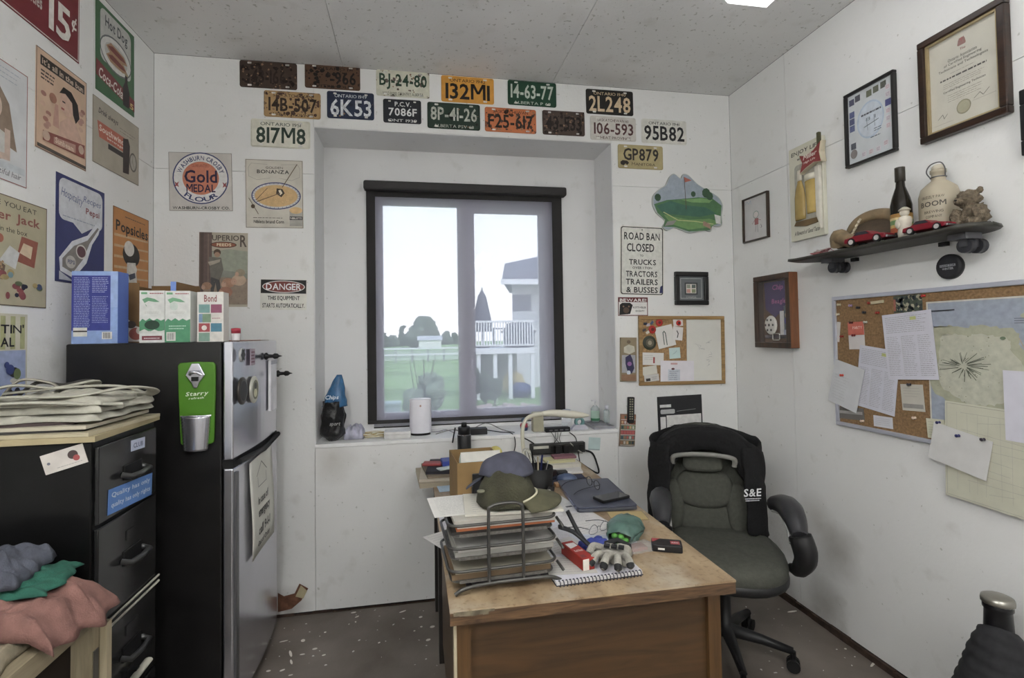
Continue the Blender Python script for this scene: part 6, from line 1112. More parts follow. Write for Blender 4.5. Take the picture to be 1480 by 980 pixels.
# cardboard box with papers
c = PZ(682, 712, DZ); e = empty('cardboard_box', 'open brown cardboard box of papers behind the letter tray', 'box', (.265, 2.28, DZ), .06); CBD = mat('#77603f', .85, vary=.12, scale=6, gain=1.4)
for x0, y0, x1, y1 in ((-.1, -.13, .1, -.126), (-.1, .126, .1, .13), (-.1, -.126, -.096, .126), (.096, -.126, .1, .126)): MB().box(x0, y0, .0035, x1, y1, .205).build('side_panel', CBD, e)
MB().box(-.1, -.13, 0, .1, .13, .0035).build('bottom_panel', CBD, e)
paper_o = empty('file_bundle', 'bundle of white and green papers standing in the cardboard box', 'papers', (.275, 2.21, DZ+.004), .06)
for k in range(5): MB().box(-.085, -.04+k*.016, 0, .088, -.034+k*.016, .20+.012*((k*3) % 4)).build('sheet_bundle', mat(('#a8abaa', '#b0aea8', '#8fa59e', '#a5a8a6', '#9a978c')[k], .8), paper_o)
o = MB().box(-.05, -.006, 0, .075, .006, .16).build('black_tablet', mat('#1a1a1b', .4, gain=1.3), bevel=.003); o.location = (.285, 2.138, DZ); o.rotation_euler = (0, 0, .06); tag(o, 'black flat panel leaning in front of the cardboard box', 'tablet')
# stacks at the back left
for i, (w, d, rz, t, cl, lb) in enumerate(((.25, .31, .06, .022, '#8a8272', 'bottom bundle of yellowed papers at the back left of the desk'), (.24, .3, -.05, .012, '#9b9488', 'middle bundle of papers at the back left of the desk'), (.22, .28, .1, .01, '#6f6558', 'brown folder stack at the back left of the desk'), (.2, .26, -.12, .014, '#232329', 'black binder on the papers at the back left'))):
    z = DZ+sum((.022, .012, .01)[:i])+.0006*i; paper(lb, 0, 0, w, d, rz, z, cl, None, t, 'paper_stack', xy=(.135+.01*i, 2.68+.01*i))
for i, (x, y, w, d, h, cl, lb) in enumerate(((.09, 2.72, .10, .06, .014, '#7a3434', 'small red packet on the black binder'), (.17, 2.70, .07, .09, .03, '#2c3a78', 'blue packet beside the red one on the black binder'), (.15, 2.62, .08, .05, .008, '#a3aba8', 'pale card on the black binder'))):
    o = MB().box(-w/2, -d/2, 0, w/2, d/2, h).build('small_packet', mat(cl, .5), bevel=.004); o.location = (x, y, DZ+.0605); o.rotation_euler = (0, 0, .3*i-.2); tag(o, lb, 'packet')
paper('light blue note pad at the left edge of the desk', 645, 706, .08, .1, .1, DZ+.0005, '#9db0c0', scr(6), .004, 'note_pad', 'note pad'); paper('white form along the left edge of the desk', 0, 0, .16, .5, .02, DZ+.0002, '#a9a8ac', scr(24), xy=(.175, 1.98)); paper('white sheet poking out past the desk edge by the tray', 0, 0, .12, .17, .5, DZ+.03, '#aeaca8', scr(8, 3), xy=(.115, 1.79))
# pen cup, thermos, ball
def open_can(e, r_, h, m, t=.004): MB().lathe([(r_*.94, 0), (r_, h), (r_-t, h), (r_*.94-t, t), (.001, t)], 24, cap=False).build('can_wall', m, e); MB().lathe([(.001, 0), (r_*.94, 0), (r_*.94, t)], 24, cap=False).build('can_base', m, e)
e = empty('pen_tub', 'low black tub of pens behind the caps', 'pen tub', (.59, 2.43, DZ)); open_can(e, .075, .095, RUB)
for k in range(7):
    a = k*.9; o = MB().tube([(0, 0, 0), (.0, 0, .12+.02*(k % 3))], .0045, 8).build('pen', mat(('#a8a8a5', '#2a2f5a', '#17181a', '#8f9098', '#6a2424', '#b0a890', '#33343a')[k], .4)); o.location = (.59+.02*math.cos(a), 2.43+.02*math.sin(a), DZ+.0045); o.rotation_euler = (.28*math.sin(-a), .28*math.cos(a), 0); tag(o, ('silver', 'blue', 'black', 'grey', 'dark red', 'cream', 'charcoal')[k]+' pen standing in the low black tub', 'pen', 'pens in the tub')
c = PB(671, 640, 2.80); e = empty('thermos', 'black thermos bottle standing at the back of the desk', 'bottle', (c.x, 2.80, DZ)); zt = PB(671, 611, 2.8).z-DZ; MB().lathe([(.001, 0), (.036, 0), (.038, .005), (.038, zt*.74), (.035, zt*.76)], 20).build('body', mat('#141516', .35, gain=1.3), e); MB().lathe([(.034, zt*.76), (.034, zt*.9), (.03, zt*.92)], 20).build('lid', mat('#1b1c1e', .4, gain=1.3), e); MB().lathe([(.016, zt*.92), (.014, zt)], 14).build('spout', RUB, e); MB().lathe([(.0365, zt*.74), (.0365, zt*.765)], 20, cap=False).build('band', STEEL, e)
c = PB(716, 655, 2.5); o = empty('yellow_ball', 'pale yellow ball on top of the stack behind the grey cap', 'ball', (c.x, 2.5, c.z-.035)); MB().ball((0, 0, .035), .035, 18, 12).build('ball_skin', mat('#a39a5c', .8, vary=.1), o); MB().tube([(.0355*math.cos(t*.35), .0355*math.sin(t*.35), .035+.012*math.sin(t*.7)) for t in range(18)], .0015, 5, closed=True).build('seam', mat('#b8b49c', .8), o)
o = MB().box(-.07, -.06, 0, .07, .06, c.z-.035-DZ-.0005).build('carton', mat('#8a8478', .8, vary=.1)); o.location = (c.x, 2.5, DZ); tag(o, 'small pale carton hidden behind the grey cap', 'carton')
# laptop, glasses, phone
P4 = [PZ(u, v, DZ+.012) for u, v in ((808.6, 698), (875.7, 697), (919, 734), (843, 741))]; c = sum(P4, Vector())/4
LZ = DZ+.0025; e = empty('laptop', 'closed silver-blue laptop on the right side of the desk', 'laptop', (.80, 2.215, LZ), math.radians(-4)); LPM = mat('#3b3e4c', .35, .4, vary=.06, gain=1.5); lw_, ld = .128, .2
MB().prism(rrect(-lw_, -ld, lw_, ld, .01), 0, .012).build('base', mat('#4b4d55', .35, .6, gain=1.5), e, bevel=.002); MB().prism(rrect(-lw_, -ld, lw_, ld, .01), .0125, .021).build('lid', LPM, e, bevel=.002); MB().box(-lw_-.001, -ld+.02, .004, -lw_+.001, ld-.02, .017).build('hinge_edge', mat('#8286a0', .25, .8, gain=1.6), e)
paper('dark blue folder under the laptop\'s far end', 0, 0, .2, .17, -.05, DZ+.0004, '#26293a', None, .0018, 'folder', 'folder', xy=(.76, 2.50))
e = empty('computer_mouse', 'black and blue-grey computer mouse on the dark blue folder', 'mouse', (.755, 2.49, DZ+.0023), math.radians(70)); MB().ball((0, 0, .0), (.032, .055, .034), 18, 12).build('shell', mat('#3c475e', .3, gain=1.5), e)
for i, v in enumerate(e.children[0].data.vertices): v.co.z = max(0, v.co.z)
MB().box(-.003, .018, .028, .003, .034, .0335).build('wheel', RUB, e); MB().tube(spline([(0, .054, .006), (-.03, .09, .004), (.02, .14, .004), (.05, .2, .004)], 6), .002, 6).build('cable', RUB, e)
zl_ = LZ+.0212
e = empty('eyeglasses', 'thin black eyeglasses lying on the closed laptop', 'eyeglasses', (.815, 2.27, zl_), math.radians(-80)); GF = mat('#15151a', .3, gain=1.3)
for s_ in (-1, 1): MB().tube([(s_*.034+.026*math.cos(t*.524), 0, .022+.02*math.sin(t*.524)) for t in range(12)], .0016, 6, closed=True).build('lens_rim', GF, e); MB().tube(spline([(s_*.06, 0, .03), (s_*.066, -.01, .03), (s_*.066, -.10, .02), (s_*.062, -.135, .003)], 5), .0016, 6).build('temple', GF, e); o = MB().lathe([(.024, -.0004), (.024, .0004)], 16); o.x = Matrix(); l_ = o.build('lens', see_through('spectacle_lens', '#eef4ff', .08, .05), e); l_.matrix_local = Matrix.Translation((s_*.034, 0, .022)) @ Matrix.Rotation(math.pi/2, 4, 'X')
MB().tube([(-.009, 0, .027), (0, -.002, .03), (.009, 0, .027)], .0016, 6).build('bridge', GF, e)
e = empty('smartphone', 'black smartphone in a thick case on the laptop', 'phone', (.838, 2.105, zl_), math.radians(-72)); MB().prism(rrect(-.038, -.075, .038, .075, .009), 0, .011).build('case', RUB, e, bevel=.002); MB().prism(rrect(-.034, -.07, .034, .07, .006), .011, .0116).build('screen', mat('#1d1f24', .1, gain=1.4), e)
# front right clutter
paper('large printed sheet under the laptop front corner', 0, 0, .22, .28, .2, DZ+.0006, '#b1afae', scr(20, 5), xy=(.62, 1.98)); paper('white crumpled form beside the letter tray', 0, 0, .2, .24, -.15, DZ+.0016, '#aeadb2', scr(14, 7), xy=(.565, 1.78)); paper('white receipt sheet under the wire glasses', 0, 0, .13, .26, .35, DZ+.0026, '#b4b2b0', scr(12, 9), xy=(.665, 1.80)); paper('bluish statement behind the work glove', 0, 0, .15, .2, -.3, DZ+.0036, '#a7abb4', scr(10, 2), xy=(.60, 1.70)); paper('beige card at the laptop\'s front corner', 0, 0, .15, .10, -.15, DZ+.0006, '#96855f', lambda q: q.border('#6f6246', .003), .0015, 'card', 'card', xy=(.845, 1.955))
paper('white invoice between the caps and the laptop', 0, 0, .21, .26, -.12, DZ+.0010, '#b2b0b0', scr(18, 11), xy=(.53, 2.16)); paper('grey printed sheet with black boxes near the laptop edge', 0, 0, .1, .22, .18, DZ+.0030, '#a9a8a8', lambda q: (q.scribble(.1, .1, .9, .9, 12, '#55555a', .002, .7, 8), q.rect(.2, .3, .5, .4, '#2a2a2e'), q.rect(.5, .6, .8, .68, '#33333a')), xy=(.625, 2.13)); paper('white envelope behind the letter tray', 0, 0, .2, .1, .25, DZ+.0020, '#a6a8b0', None, xy=(.45, 1.93))
paper('long white order form under the notebook pile', 0, 0, .2, .16, .4, DZ+.0046, '#a9a8a6', scr(9, 1), xy=(.49, 1.68))
e = empty('wire_glasses', 'thin silver wire glasses lying on the receipts', 'eyeglasses', (.665, 1.80, DZ+.0042), .5); WG = mat('#8f8f92', .25, .8, gain=1.5)
for s_ in (-1, 1): MB().tube([(s_*.03+.024*math.cos(t*.524), .003*math.sin(t), .02+.017*math.sin(t*.524)) for t in range(12)], .0013, 6, closed=True).build('lens_rim', WG, e); MB().tube(spline([(s_*.054, 0, .028), (s_*.056, .05, .022), (s_*.05, .11, .003)], 5), .0014, 6).build('temple', GF, e)
MB().tube([(-.007, 0, .024), (0, 0, .028), (.007, 0, .024)], .0013, 6).build('bridge', WG, e)
# spiral notebook with things on top
nb = empty('spiral_notebook', 'white spiral notebook at the front of the desk', 'notebook', (.54, 1.545, DZ+.0005), math.radians(3)); MB().box(-.14, -.08, 0, .14, .1, .002).build('back_cover', mat('#26262c', .6), nb); MB().box(-.138, -.078, .002, .138, .098, .011).build('page_block', mat('#b4b2b2', .8), nb); MB().box(-.139, -.072, .011, .139, .099, .0125).build('front_cover', mat('#a5a4aa', .6), nb)
for k in range(24): MB().tube([(-.13+k*.0113, -.08+.009*math.cos(t*.785), .0075+.009*math.sin(t*.785)) for t in range(8)], .0016, 5, closed=True).build('spiral_ring', mat('#33333c', .4, .5, gain=1.4), nb)
paper('grey leaflet on the spiral notebook under the red box', 0, 0, .15, .12, -.1, DZ+.0138, '#a3a19b', scr(7, 3), xy=(.475, 1.555))
zn = DZ+.0155
e = empty('red_box', 'red and white cardboard box lying on the spiral notebook', 'box', (.508, 1.575, zn), math.radians(12)); MB().box(-.021, -.07, 0, .021, .07, .036).build('carton', mat('#8f2a22', .5, vary=.1, gain=1.0), e, bevel=.002); MB().box(-.021, -.0712, .001, .0, -.07, .035).build('white_end', mat('#b3aea4', .6), e)
p = Print(.04, .13, .0363); p.poly([(.1, .1), (.9, .1), (.9, .3), (.1, .4)], '#b3b0ac').text('Red Head', .15, .5, .85, .62, '#c0b8b0').rect(.1, .8, .5, .95, '#6b1d1a').done(e)
e = empty('hand_pruner', 'black-handled pliers standing open behind the red box', 'pliers', (.555, 1.63, zn), math.radians(20)); HB = mat('#1d1e20', .5, gain=1.3)
for s_, tp in ((-1, (-.075, .045, .085)), (1, (-.028, .06, .125))): MB().tube(spline([(.02, -.03, .01), (.0, .0, .035), (-.02+.01*s_, .03, .065), tp], 5), .010, 8, radii=None, flatten=.6).build('handle', HB, e)
MB().tube([(.02, -.03, .01), (.045, -.06, .012), (.06, -.08, .008)], .008, 8, [.009, .008, .003]).build('jaw', STEELD, e); MB().lathe([(.008, -.004), (.008, .006)], 12, (.02, -.03, .012)).build('pivot', STEEL, e)
def glove(name, label, x, y, z, rz, c1, c2, s=1.0):
    e = empty(name, label, 'glove', (x, y, z), rz); e.scale = (s, s, s); m1 = mat(c1, .9, vary=.2, scale=40, bump=.4, bscale=150, gain=1.45); m2 = mat(c2, .8, vary=.2, gain=1.3)
    b = MB(); lump(b, .10, .11, .045, 4, 16, 14, .5, 2.5); b.build('palm', m1, e, solid=.004)
    for k, (a, l_) in enumerate(((-.45, .06), (-.15, .085), (.12, .09), (.4, .08))):
        d = Vector((math.sin(a), math.cos(a), 0)); st = Vector((-.036+.024*k, .04, .022)); pth = spline([st, st+d*l_*.5+Vector((0, 0, .014)), st+d*l_+Vector((0, 0, -.008))], 5); n_ = len(pth)
        f = MB().tube(pth, .012, 10, radii=[.012+.001*math.sin(i) for i in range(n_-1)]+[.006]).build('finger', m1, e); MB().tube(pth[-4:], .0128, 10, radii=[.0126, .013, .0125, .006]).build('fingertip', m2, f)
    MB().tube(spline([(.045, -.02, .018), (.075, .0, .03), (.085, .035, .015)], 5), .013, 10).build('thumb', m1, e); MB().tube([(-.04, -.055, .012), (-.042, -.06, .02), (0, -.065, .035), (.042, -.06, .02), (.04, -.055, .012)], .009, 8).build('cuff', m2, e)
    for k in range(3): MB().box(-.03+k*.024, .0, .038, -.012+k*.024, .02, .046).build('knuckle_pad', m2, e)
glove('work_glove', 'grey and black work glove on the notebook by the red box', .635, 1.57, zn, math.radians(150), '#85827a', '#1d1d1e', .95)
o = MB(); lump(o, .1, .06, .035, 9, 18, 12, .6, 3); o = o.build('blue_bag', mat('#333f86', .5, vary=.2, scale=30, gain=1.1), solid=.002); o.location = (.605, 1.69, DZ+.006); o.rotation_euler = (0, 0, .3); tag(o, 'crumpled blue plastic packet behind the work glove', 'packet')
e = empty('candy_bag', 'teal foil bag torn open showing green candies', 'bag', (.745, 1.745, DZ+.001), math.radians(-38)); TE = mat('#4d665e', .38, vary=.3, scale=24, gain=1.0)
b = MB(); 
def cb(a, c_):
    y = (c_-.5)*.17; t = 2*math.pi*a; r_ = .030+.018*math.sin(math.pi*min(1, c_*.95+.02)); n_ = 1+.34*noise.noise(Vector((math.cos(t)*3, math.sin(t)*3, c_*8))); return (r_*1.25*math.cos(t)*n_, -y, max(.002, r_*.8+r_*.85*math.sin(t)*n_))
b.sheet(24, 16, cb); b.build('foil_bag', TE, e, solid=.001)
for k in range(7): MB().ball((random.uniform(-.022, .022), -.068-.008*(k % 3), .012+.012*(k % 3)), (.012, .012, .009), 10, 7).build('candy', mat('#4f8a3c', .4, gain=1.0), e)
e = empty('plastic_clamshell', 'clear plastic package with brown card in front of the candy bag', 'package', (.745, 1.65, DZ+.001), .1); CLR = see_through('clear_plastic', '#dfe3e8', .22, .12); b = MB(); lump(b, .13, .07, .03, 12, 16, 12, .4, 3); b.build('plastic_shell', CLR, e); MB().box(-.035, -.02, 0.001, .03, .02, .012).build('brown_card', mat('#6b4a38', .7), e)
e = empty('earphone_case', 'black box with red trim at the right of the desk', 'case', (.845, 1.63, DZ+.0005), math.radians(-24)); MB().prism(rrect(-.05, -.03, .05, .03, .006), 0, .024).build('case', mat('#161517', .4, gain=1.3), e, bevel=.003); p = Print(.1, .06, .0242); p.poly([(.02, .05), (.3, .05), (.1, .5), (.02, .6)], '#8a2226').rect(.62, .3, .92, .75, '#8a2226').text('AUDIO', .66, .42, .88, .6, '#b0a0a0').done(e); MB().box(-.03, -.0306, .008, -.008, -.03, .014).build('white_tag', mat('#b3b0aa', .5), e)
# ------------------------------------------------------------------ back of the desk: lamp, cables, papers, power bar
e = empty('desk_lamp', 'white gooseneck desk lamp arching over the back of the desk', 'lamp', (PB(757, 650, 2.72).x, 2.72, DZ)); lx = PB(757, 650, 2.72).x; WHT = mat('#a8a596', .4, vary=.04)
Q = lambda u, v: (PB(u, v, 2.72).x-lx, 0, PB(u, v, 2.72).z-DZ)
MB().lathe([(.001, 0), (.07, 0), (.075, .008), (.07, .02), (.03, .03), (.014, .034)], 24).build('base', WHT, e)
MB().tube([(0, 0, .02)]+spline([Q(757, 655), Q(755, 628), Q(758, 610), Q(768, 601), Q(785, 598)], 6), .011, 10).build('gooseneck', WHT, e)
MB().tube(spline([Q(783, 598), Q(800, 597), Q(825, 599), Q(838, 600), Q(852, 600.5)], 5), .014, 12, radii=[.013, .014, .015, .017, .018, .019, .02, .021, .021, .021, .021, .021, .02, .02, .019, .018, .016, .013, .01, .006, .003]).build('lamp_head', mat('#aeab9e', .35, vary=.03), e)
def cable(label, pts, r_, cl, n=6, name='cable'):
    o = MB().tube(spline(pts, n), r_, 6).build(name, mat(cl, .5, vary=0, gain=1.4)); tag(o, label, 'cable'); return o
W3 = lambda u, v, y: PB(u, v, y)
# coil of pale cable leaning by the lamp
o = empty('cable_coil', 'loose coil of pale cable beside the lamp base', 'cable', (PB(765, 668, 2.6).x, 2.6, DZ))
for k in range(5): MB().tube([(.03*math.cos(t*.42+k)+.012*k-.02, .01*k+.01*math.sin(t*.8), .075+(.062+.006*(k % 2))*math.sin(t*.42+k*.7)) for t in range(15)], .0035, 6, closed=True).build('cable_loop', mat(('#a6a49a', '#8d8b84', '#b0aea6', '#98968c', '#55544f')[k], .5, vary=0), o)
cable('black cable running down from the sill over the power bar', [W3(755, 632, 2.905), W3(770, 640, 2.905), W3(785, 653, 2.89), W3(798, 655, 2.88)], .0035, '#121213')
cable('thick black cable curving from the power bar to the desk edge', [W3(846, 651, 2.9), W3(856, 655, 2.9), W3(862, 668, 2.89), W3(863.5, 684, 2.87), Vector((.925, 2.86, DZ+.004))], .0055, '#121213')
cable('black cable hanging from the hub on the sill', [W3(823, 625, 2.9), W3(832, 633, 2.9), W3(835, 650, 2.9), W3(838, 668, 2.895)], .003, '#121213')
cable('pale grey cable slanting across the power bar', [W3(824, 640, 2.885), W3(832, 648, 2.885), W3(842, 655, 2.885)], .0035, '#9a988e')
for i, (u0, u1) in enumerate(((797, 801), (803, 810), (806, 799), (811, 812))): cable(('first', 'second', 'third', 'fourth')[i]+' thin dark wire between the hub and power bar', [W3(u0, 625, 2.9), W3((u0+u1)/2+3*(-1)**i, 634, 2.895), W3(u1, 642, 2.9)], .0018, '#1b1b1d')
c0, c1 = PB(766, 641, 2.90), PB(845, 654, 2.90)
e = empty('power_bar', 'long black power bar mounted on the wall behind the desk', 'power bar', ((c0.x+c1.x)/2, D-.0005, (c0.z+c1.z)/2)); hw = (c1.x-c0.x)/2; MB().box(-hw, -.035, -.03, hw, 0, .03).build('housing', mat('#242423', .5, gain=1.3), e, bevel=.004)
for k in range(6): x = -hw*.2+k*hw*.21; MB().prism(rrect(x-.016, -.016, x+.016, .016, .004), 0, .003).build('socket', mat('#111111', .5, gain=1.2), e).matrix_local = Matrix.Translation((0, -.0352, 0)) @ WALLM['B'].to_4x4()
for k in range(2): MB().box(-hw*.15+k*.05, -.07, -.022, -.1*hw+k*.05+.02, -.0385, .02).build('plug', RUB, e)
MB().box(-hw*.9, -.0365, .004, -hw*.35, -.035, .02).build('white_label', mat('#a5a39a', .6), e)
for i, (x, y, w, d, rz, h0, t, cl, lb) in enumerate(((.80, 2.76, .2, .15, -.05, 0, .028, '#a3a096', 'stack of cream papers at the back right of the desk'), (.79, 2.77, .17, .1, .05, .0285, .012, '#a39f7e', 'yellow note pad on the cream papers'), (.83, 2.79, .13, .07, -.02, .041, .012, '#6b4a52', 'maroon booklet on the yellow note pad'), (.80, 2.655, .17, .1, -.15, 0, .010, '#b0aeac', 'white writing pad behind the mouse'))):
    paper(lb, 0, 0, w, d, rz, DZ+.0005+h0, cl, None, t, 'paper_stack', xy=(x, y))
for i, (x, y, w, d, h, cl, lb) in enumerate(((.76, 2.60, .06, .04, .02, '#1c1b1b', 'black charger block among the cables'), (.66, 2.60, .05, .04, .04, '#8a7a58', 'tan wooden block beside the pen tub'), (.70, 2.585, .045, .045, .03, '#2a1f1f', 'small dark round-edged box near the mouse'), (.62, 2.31, .09, .03, .02, '#1b1b1c', 'flat black gadget in front of the pen tub'), (.69, 2.40, .04, .05, .018, '#8a6a48', 'tan eraser-like block by the laptop'))):
    o = MB().box(-w/2, -d/2, 0, w/2, d/2, h).build('small_block', mat(cl, .5, gain=1.3), bevel=.005); o.location = (x, y, DZ+.001); o.rotation_euler = (0, 0, .4*i); tag(o, lb, 'block')
# ------------------------------------------------------------------ window sill things
SZL = RZ0+.0006
e = empty('snack_bag', 'black plastic bag with a blue snack wrapper stuffed in its top', 'bag', (-.46, 3.02, SZL))
def bagf(a, c_):
    t = 2*math.pi*a; r_ = .088*(1-.25*c_)*(1+.22*noise.noise(Vector((math.cos(t)*2.2, math.sin(t)*2.2, c_*4))))*(.35+.65*min(1, c_*6)); return (r_*.82*math.cos(t), r_*.85*math.sin(t), .22*c_+.008*noise.noise(Vector((math.cos(t)*5, math.sin(t)*5, c_*9))))
MB().sheet(32, 22, bagf).build('black_bag', mat('#121213', .3, vary=.3, scale=30, bump=.5, bscale=60, gain=1.3), e, solid=.001)
def wrp(a, c_): t = 2*math.pi*a; r_ = (.068-.055*c_**1.3)*(1+.3*noise.noise(Vector((math.cos(t)*2, math.sin(t)*2, c_*4+3)))); return (.006+r_*math.cos(t)+.03*c_, r_*.6*math.sin(t), .19+.18*c_)
MB().sheet(24, 14, wrp).build('blue_wrapper', mat('#2b5478', .3, vary=.25, scale=30, gain=1.35), e, solid=.001)
p = Print(.09, .1, 0); p.text('Chips', .1, .4, .9, .7, '#a9b4ba', 1, .2); em = p.m.build('wrapper_print', INK, e); em.matrix_local = Matrix.Translation((.0, -.052, .25)) @ Matrix.Rotation(math.radians(72), 4, 'X')
p = Print(.07, .04, 0); p.text('sport', .1, .2, .9, .8, '#8d8d8a', 1, .2); em = p.m.build('bag_print', INK, e); em.matrix_local = Matrix.Translation((.02, -.079, .1)) @ Matrix.Rotation(math.radians(86), 4, 'X')
o = MB(); lump(o, .11, .13, .09, 5, 20, 16, .7, 3.5); o = o.build('crumpled_plastic', mat('#8d8d9a', .35, vary=.35, scale=18), solid=.001); o.location = (-.345, 3.07, SZL); tag(o, 'crumpled silvery plastic beside the black bag', 'plastic')
e = empty('cord_coil', 'tangle of cream cord lying on the sill', 'cord', (-.235, 3.06, SZL))
for k in range(4): MB().tube([(.06*math.cos(t*.45+k)*(1+.15*k), .04*math.sin(t*.45+k), .006+.005*k+.004*math.sin(t*1.3)) for t in range(14)], .004, 6, closed=True).build('cord_loop', mat(('#a39a7c', '#b0ab98', '#8f7f58', '#a8a290')[k], .6, vary=0), e)
e = empty('white_box', 'flat white box on the sill left of the router', 'box', (-.10, 3.02, SZL)); MB().box(-.075, -.05, 0, .075, .05, .022).build('tray', mat('#a9a8a6', .5), e, bevel=.002); MB().box(-.076, -.051, .0225, .076, .051, .038).build('lid', mat('#aeadac', .5), e, bevel=.003)
rc = PZ(608, 628, SZL); e = empty('wifi_router', 'tall white oval router standing on the sill', 'router', (rc.x, 3.06, SZL)); zt = PB(608, 576, 3.06).z-SZL
b = MB(); pts = [(.064*math.cos(t*.1963), .045*math.sin(t*.1963)) for t in range(32)]; b.prism(pts, .012, zt, True); b.build('body', mat('#bdbcc2', .35, vary=.02, gain=1.6), e, bevel=.006); b = MB(); b.prism([(x*.9, y*.9) for x, y in pts], 0, .0125); b.build('foot', RUB, e); p = Print(.01, .012, 0); p.ell(.5, .5, .5, .5, '#a57a6a'); em = p.m.build('status_light', INK, e); em.matrix_local = Matrix.Translation((0, -.0456, zt*.82)) @ Matrix.Rotation(math.pi/2, 4, 'X')
MB().tube(spline([(.03, .03, .012), (.1, .04, .004), (.15, .0, .02), (.2, -.03, .004)], 6), .003, 6).build('power_cord', mat('#77757a', .5), e)
def sillbox(name, label, cat, u, v, w, d, h, cl, y=None, rz=0, bev=.003):
    c = PZ(u, v, SZL); o = MB().box(-w/2, -d/2, 0, w/2, d/2, h).build(name, mat(cl, .5, vary=.08), bevel=bev); o.location = (c.x, y or c.y, SZL); o.rotation_euler = (0, 0, rz); tag(o, label, cat); return o
sillbox('modem_box', 'small black box with cables on the sill behind the thermos', 'box', 692, 628, .10, .06, .036, '#17171a', 2.99)
o = sillbox('beige_carton', 'upright beige carton on the sill behind the lamp neck', 'carton', 773, 620, .065, .05, .115, '#8d8a78', 2.985); p = Print(.065, .115, 0); p.rect(.15, .08, .85, .1, '#77745f').rect(.15, .22, .85, .24, '#77745f').ell(.5, .04, .2, .02, '#55534a'); em = p.m.build('print', INK, o); em.matrix_local = Matrix.Translation((0, -.0254, .0575)) @ Matrix.Rotation(math.pi/2, 4, 'X')
e = empty('toy_figure', 'small red and blue toy figure on the sill behind the lamp', 'figurine', (PZ(753, 618, SZL).x, 3.03, SZL)); MB().lathe([(.02, 0), (.024, .02), (.018, .04), (.012, .045)], 12).build('body', mat('#33405c', .5), e); MB().lathe([(.024, .02), (.026, .03), (.022, .042)], 12).build('scarf', mat('#8a3040', .5), e); MB().ball((0, 0, .06), (.018, .018, .018), 12, 8).build('head', mat('#3a4a58', .5), e); MB().ball((.022, -.006, .03), (.012, .01, .012), 10, 6).build('arm', mat('#a8a29c', .5), e)
o = sillbox('usb_hub', 'slim black hub on the front edge of the sill', 'hub', 806, 624, .15, .045, .026, '#161618', 2.945)
for k in range(4): MB().box(-.055+k*.033, -.0232, .008, -.035+k*.033, -.0225, .016).build('port', mat('#5d5d60', .4, .4), o)
e = empty('glass_jar', 'clear glass jar on the sill left of the tape dispenser', 'jar', (PZ(812, 612, SZL).x, 3.09, SZL)); MB().lathe([(.03, .0), (.032, .004), (.032, .07), (.024, .082), (.024, .095)], 20, cap=False).build('glass_wall', see_through('jar_glass', '#dce6f0', .2, .05), e); MB().lathe([(.001, 0), (.03, 0), (.03, .004)], 20, cap=False).build('glass_base', see_through('jar_glass', '#dce6f0', .2, .05), e); MB().lathe([(.026, .093), (.026, .105), (.001, .106)], 20).build('lid', mat('#8d93a0', .4, .4), e)
e = empty('tape_dispenser', 'white and teal tape dispenser on the sill corner', 'tape dispenser', (PZ(842, 623, SZL).x, 2.975, SZL)); b = MB(); b.x = Matrix(((1, 0, 0, 0), (0, 0, -1, .018), (0, 1, 0, 0), (0, 0, 0, 1))); b.prism([(-.055, 0), (.055, 0), (.05, .012), (.03, .03), (-.03, .03), (-.05, .012)], 0, .036); b.build('body', mat('#a3a3ac', .4), e, bevel=.003); b = MB(); b.x = Matrix.Translation((0, .012, .045)) @ Matrix.Rotation(math.pi/2, 4, 'X'); b.lathe([(.016, 0), (.03, 0), (.03, .024), (.016, .024), (.016, 0)], 20, cap=False); b.build('tape_roll', mat('#5d7d7c', .4), e); MB().ball((.0, .0, .083), (.012, .012, .012), 10, 7).build('knob', mat('#33353c', .4), e)
e = empty('sanitizer_bottle', 'clear pump bottle with green label on the sill corner', 'bottle', (PZ(861, 614, SZL).x, 3.10, SZL+.0175)); MB().lathe([(.001, 0), (.026, 0), (.028, .005), (.028, .085), (.016, .1), (.012, .105)], 18).build('bottle_body', see_through('gel_plastic', '#c8d4d4', .45, .1), e); MB().lathe([(.0284, .012), (.0284, .075)], 18, cap=False).build('label', mat('#8fa598', .5), e); MB().lathe([(.0287, .012), (.0287, .026)], 18, cap=False).build('label_band', mat('#2f6a4a', .5, gain=1.2), e); MB().cyl((0, 0, .104), (0, 0, .135), .006, 8).build('pump_stem', mat('#b0b0b2', .4), e); MB().box(-.022, -.006, .132, .01, .006, .142).build('pump_head', mat('#b0b0b2', .4), e, bevel=.002)
e = empty('spray_bottle', 'slim clear bottle with white cap next to the pump bottle', 'bottle', (PZ(875, 613, SZL).x-.005, 3.06, SZL+.0175)); MB().lathe([(.001, 0), (.02, 0), (.021, .005), (.021, .075), (.012, .085)], 16).build('bottle_body', see_through('gel_plastic', '#c8d4d4', .45, .1), e); MB().lathe([(.013, .084), (.013, .11), (.001, .111)], 14).build('cap', mat('#b0b0b6', .4), e)
e = empty('metal_tray', 'low grey tray under the bottles on the sill corner', 'tray', (1.135, 3.05, SZL)); MB().box(-.065, -.11, 0, .065, .11, .004).build('tray_floor', mat('#8d8d92', .4), e)
for x0, y0, x1, y1 in ((-.065, -.11, .065, -.106), (-.065, .106, .065, .11), (-.065, -.106, -.061, .106), (.061, -.106, .065, .106)): MB().box(x0, y0, .004, x1, y1, .017).build('tray_wall', mat('#77777c', .4), e)
o = MB().box(-.055, -.04, 0, .055, .04, .012).build('grey_insert', mat('#5d5d62', .5)); o.location = (1.135, 3.08, SZL+.0045); tag(o, 'dark grey pad lying in the low tray', 'pad')
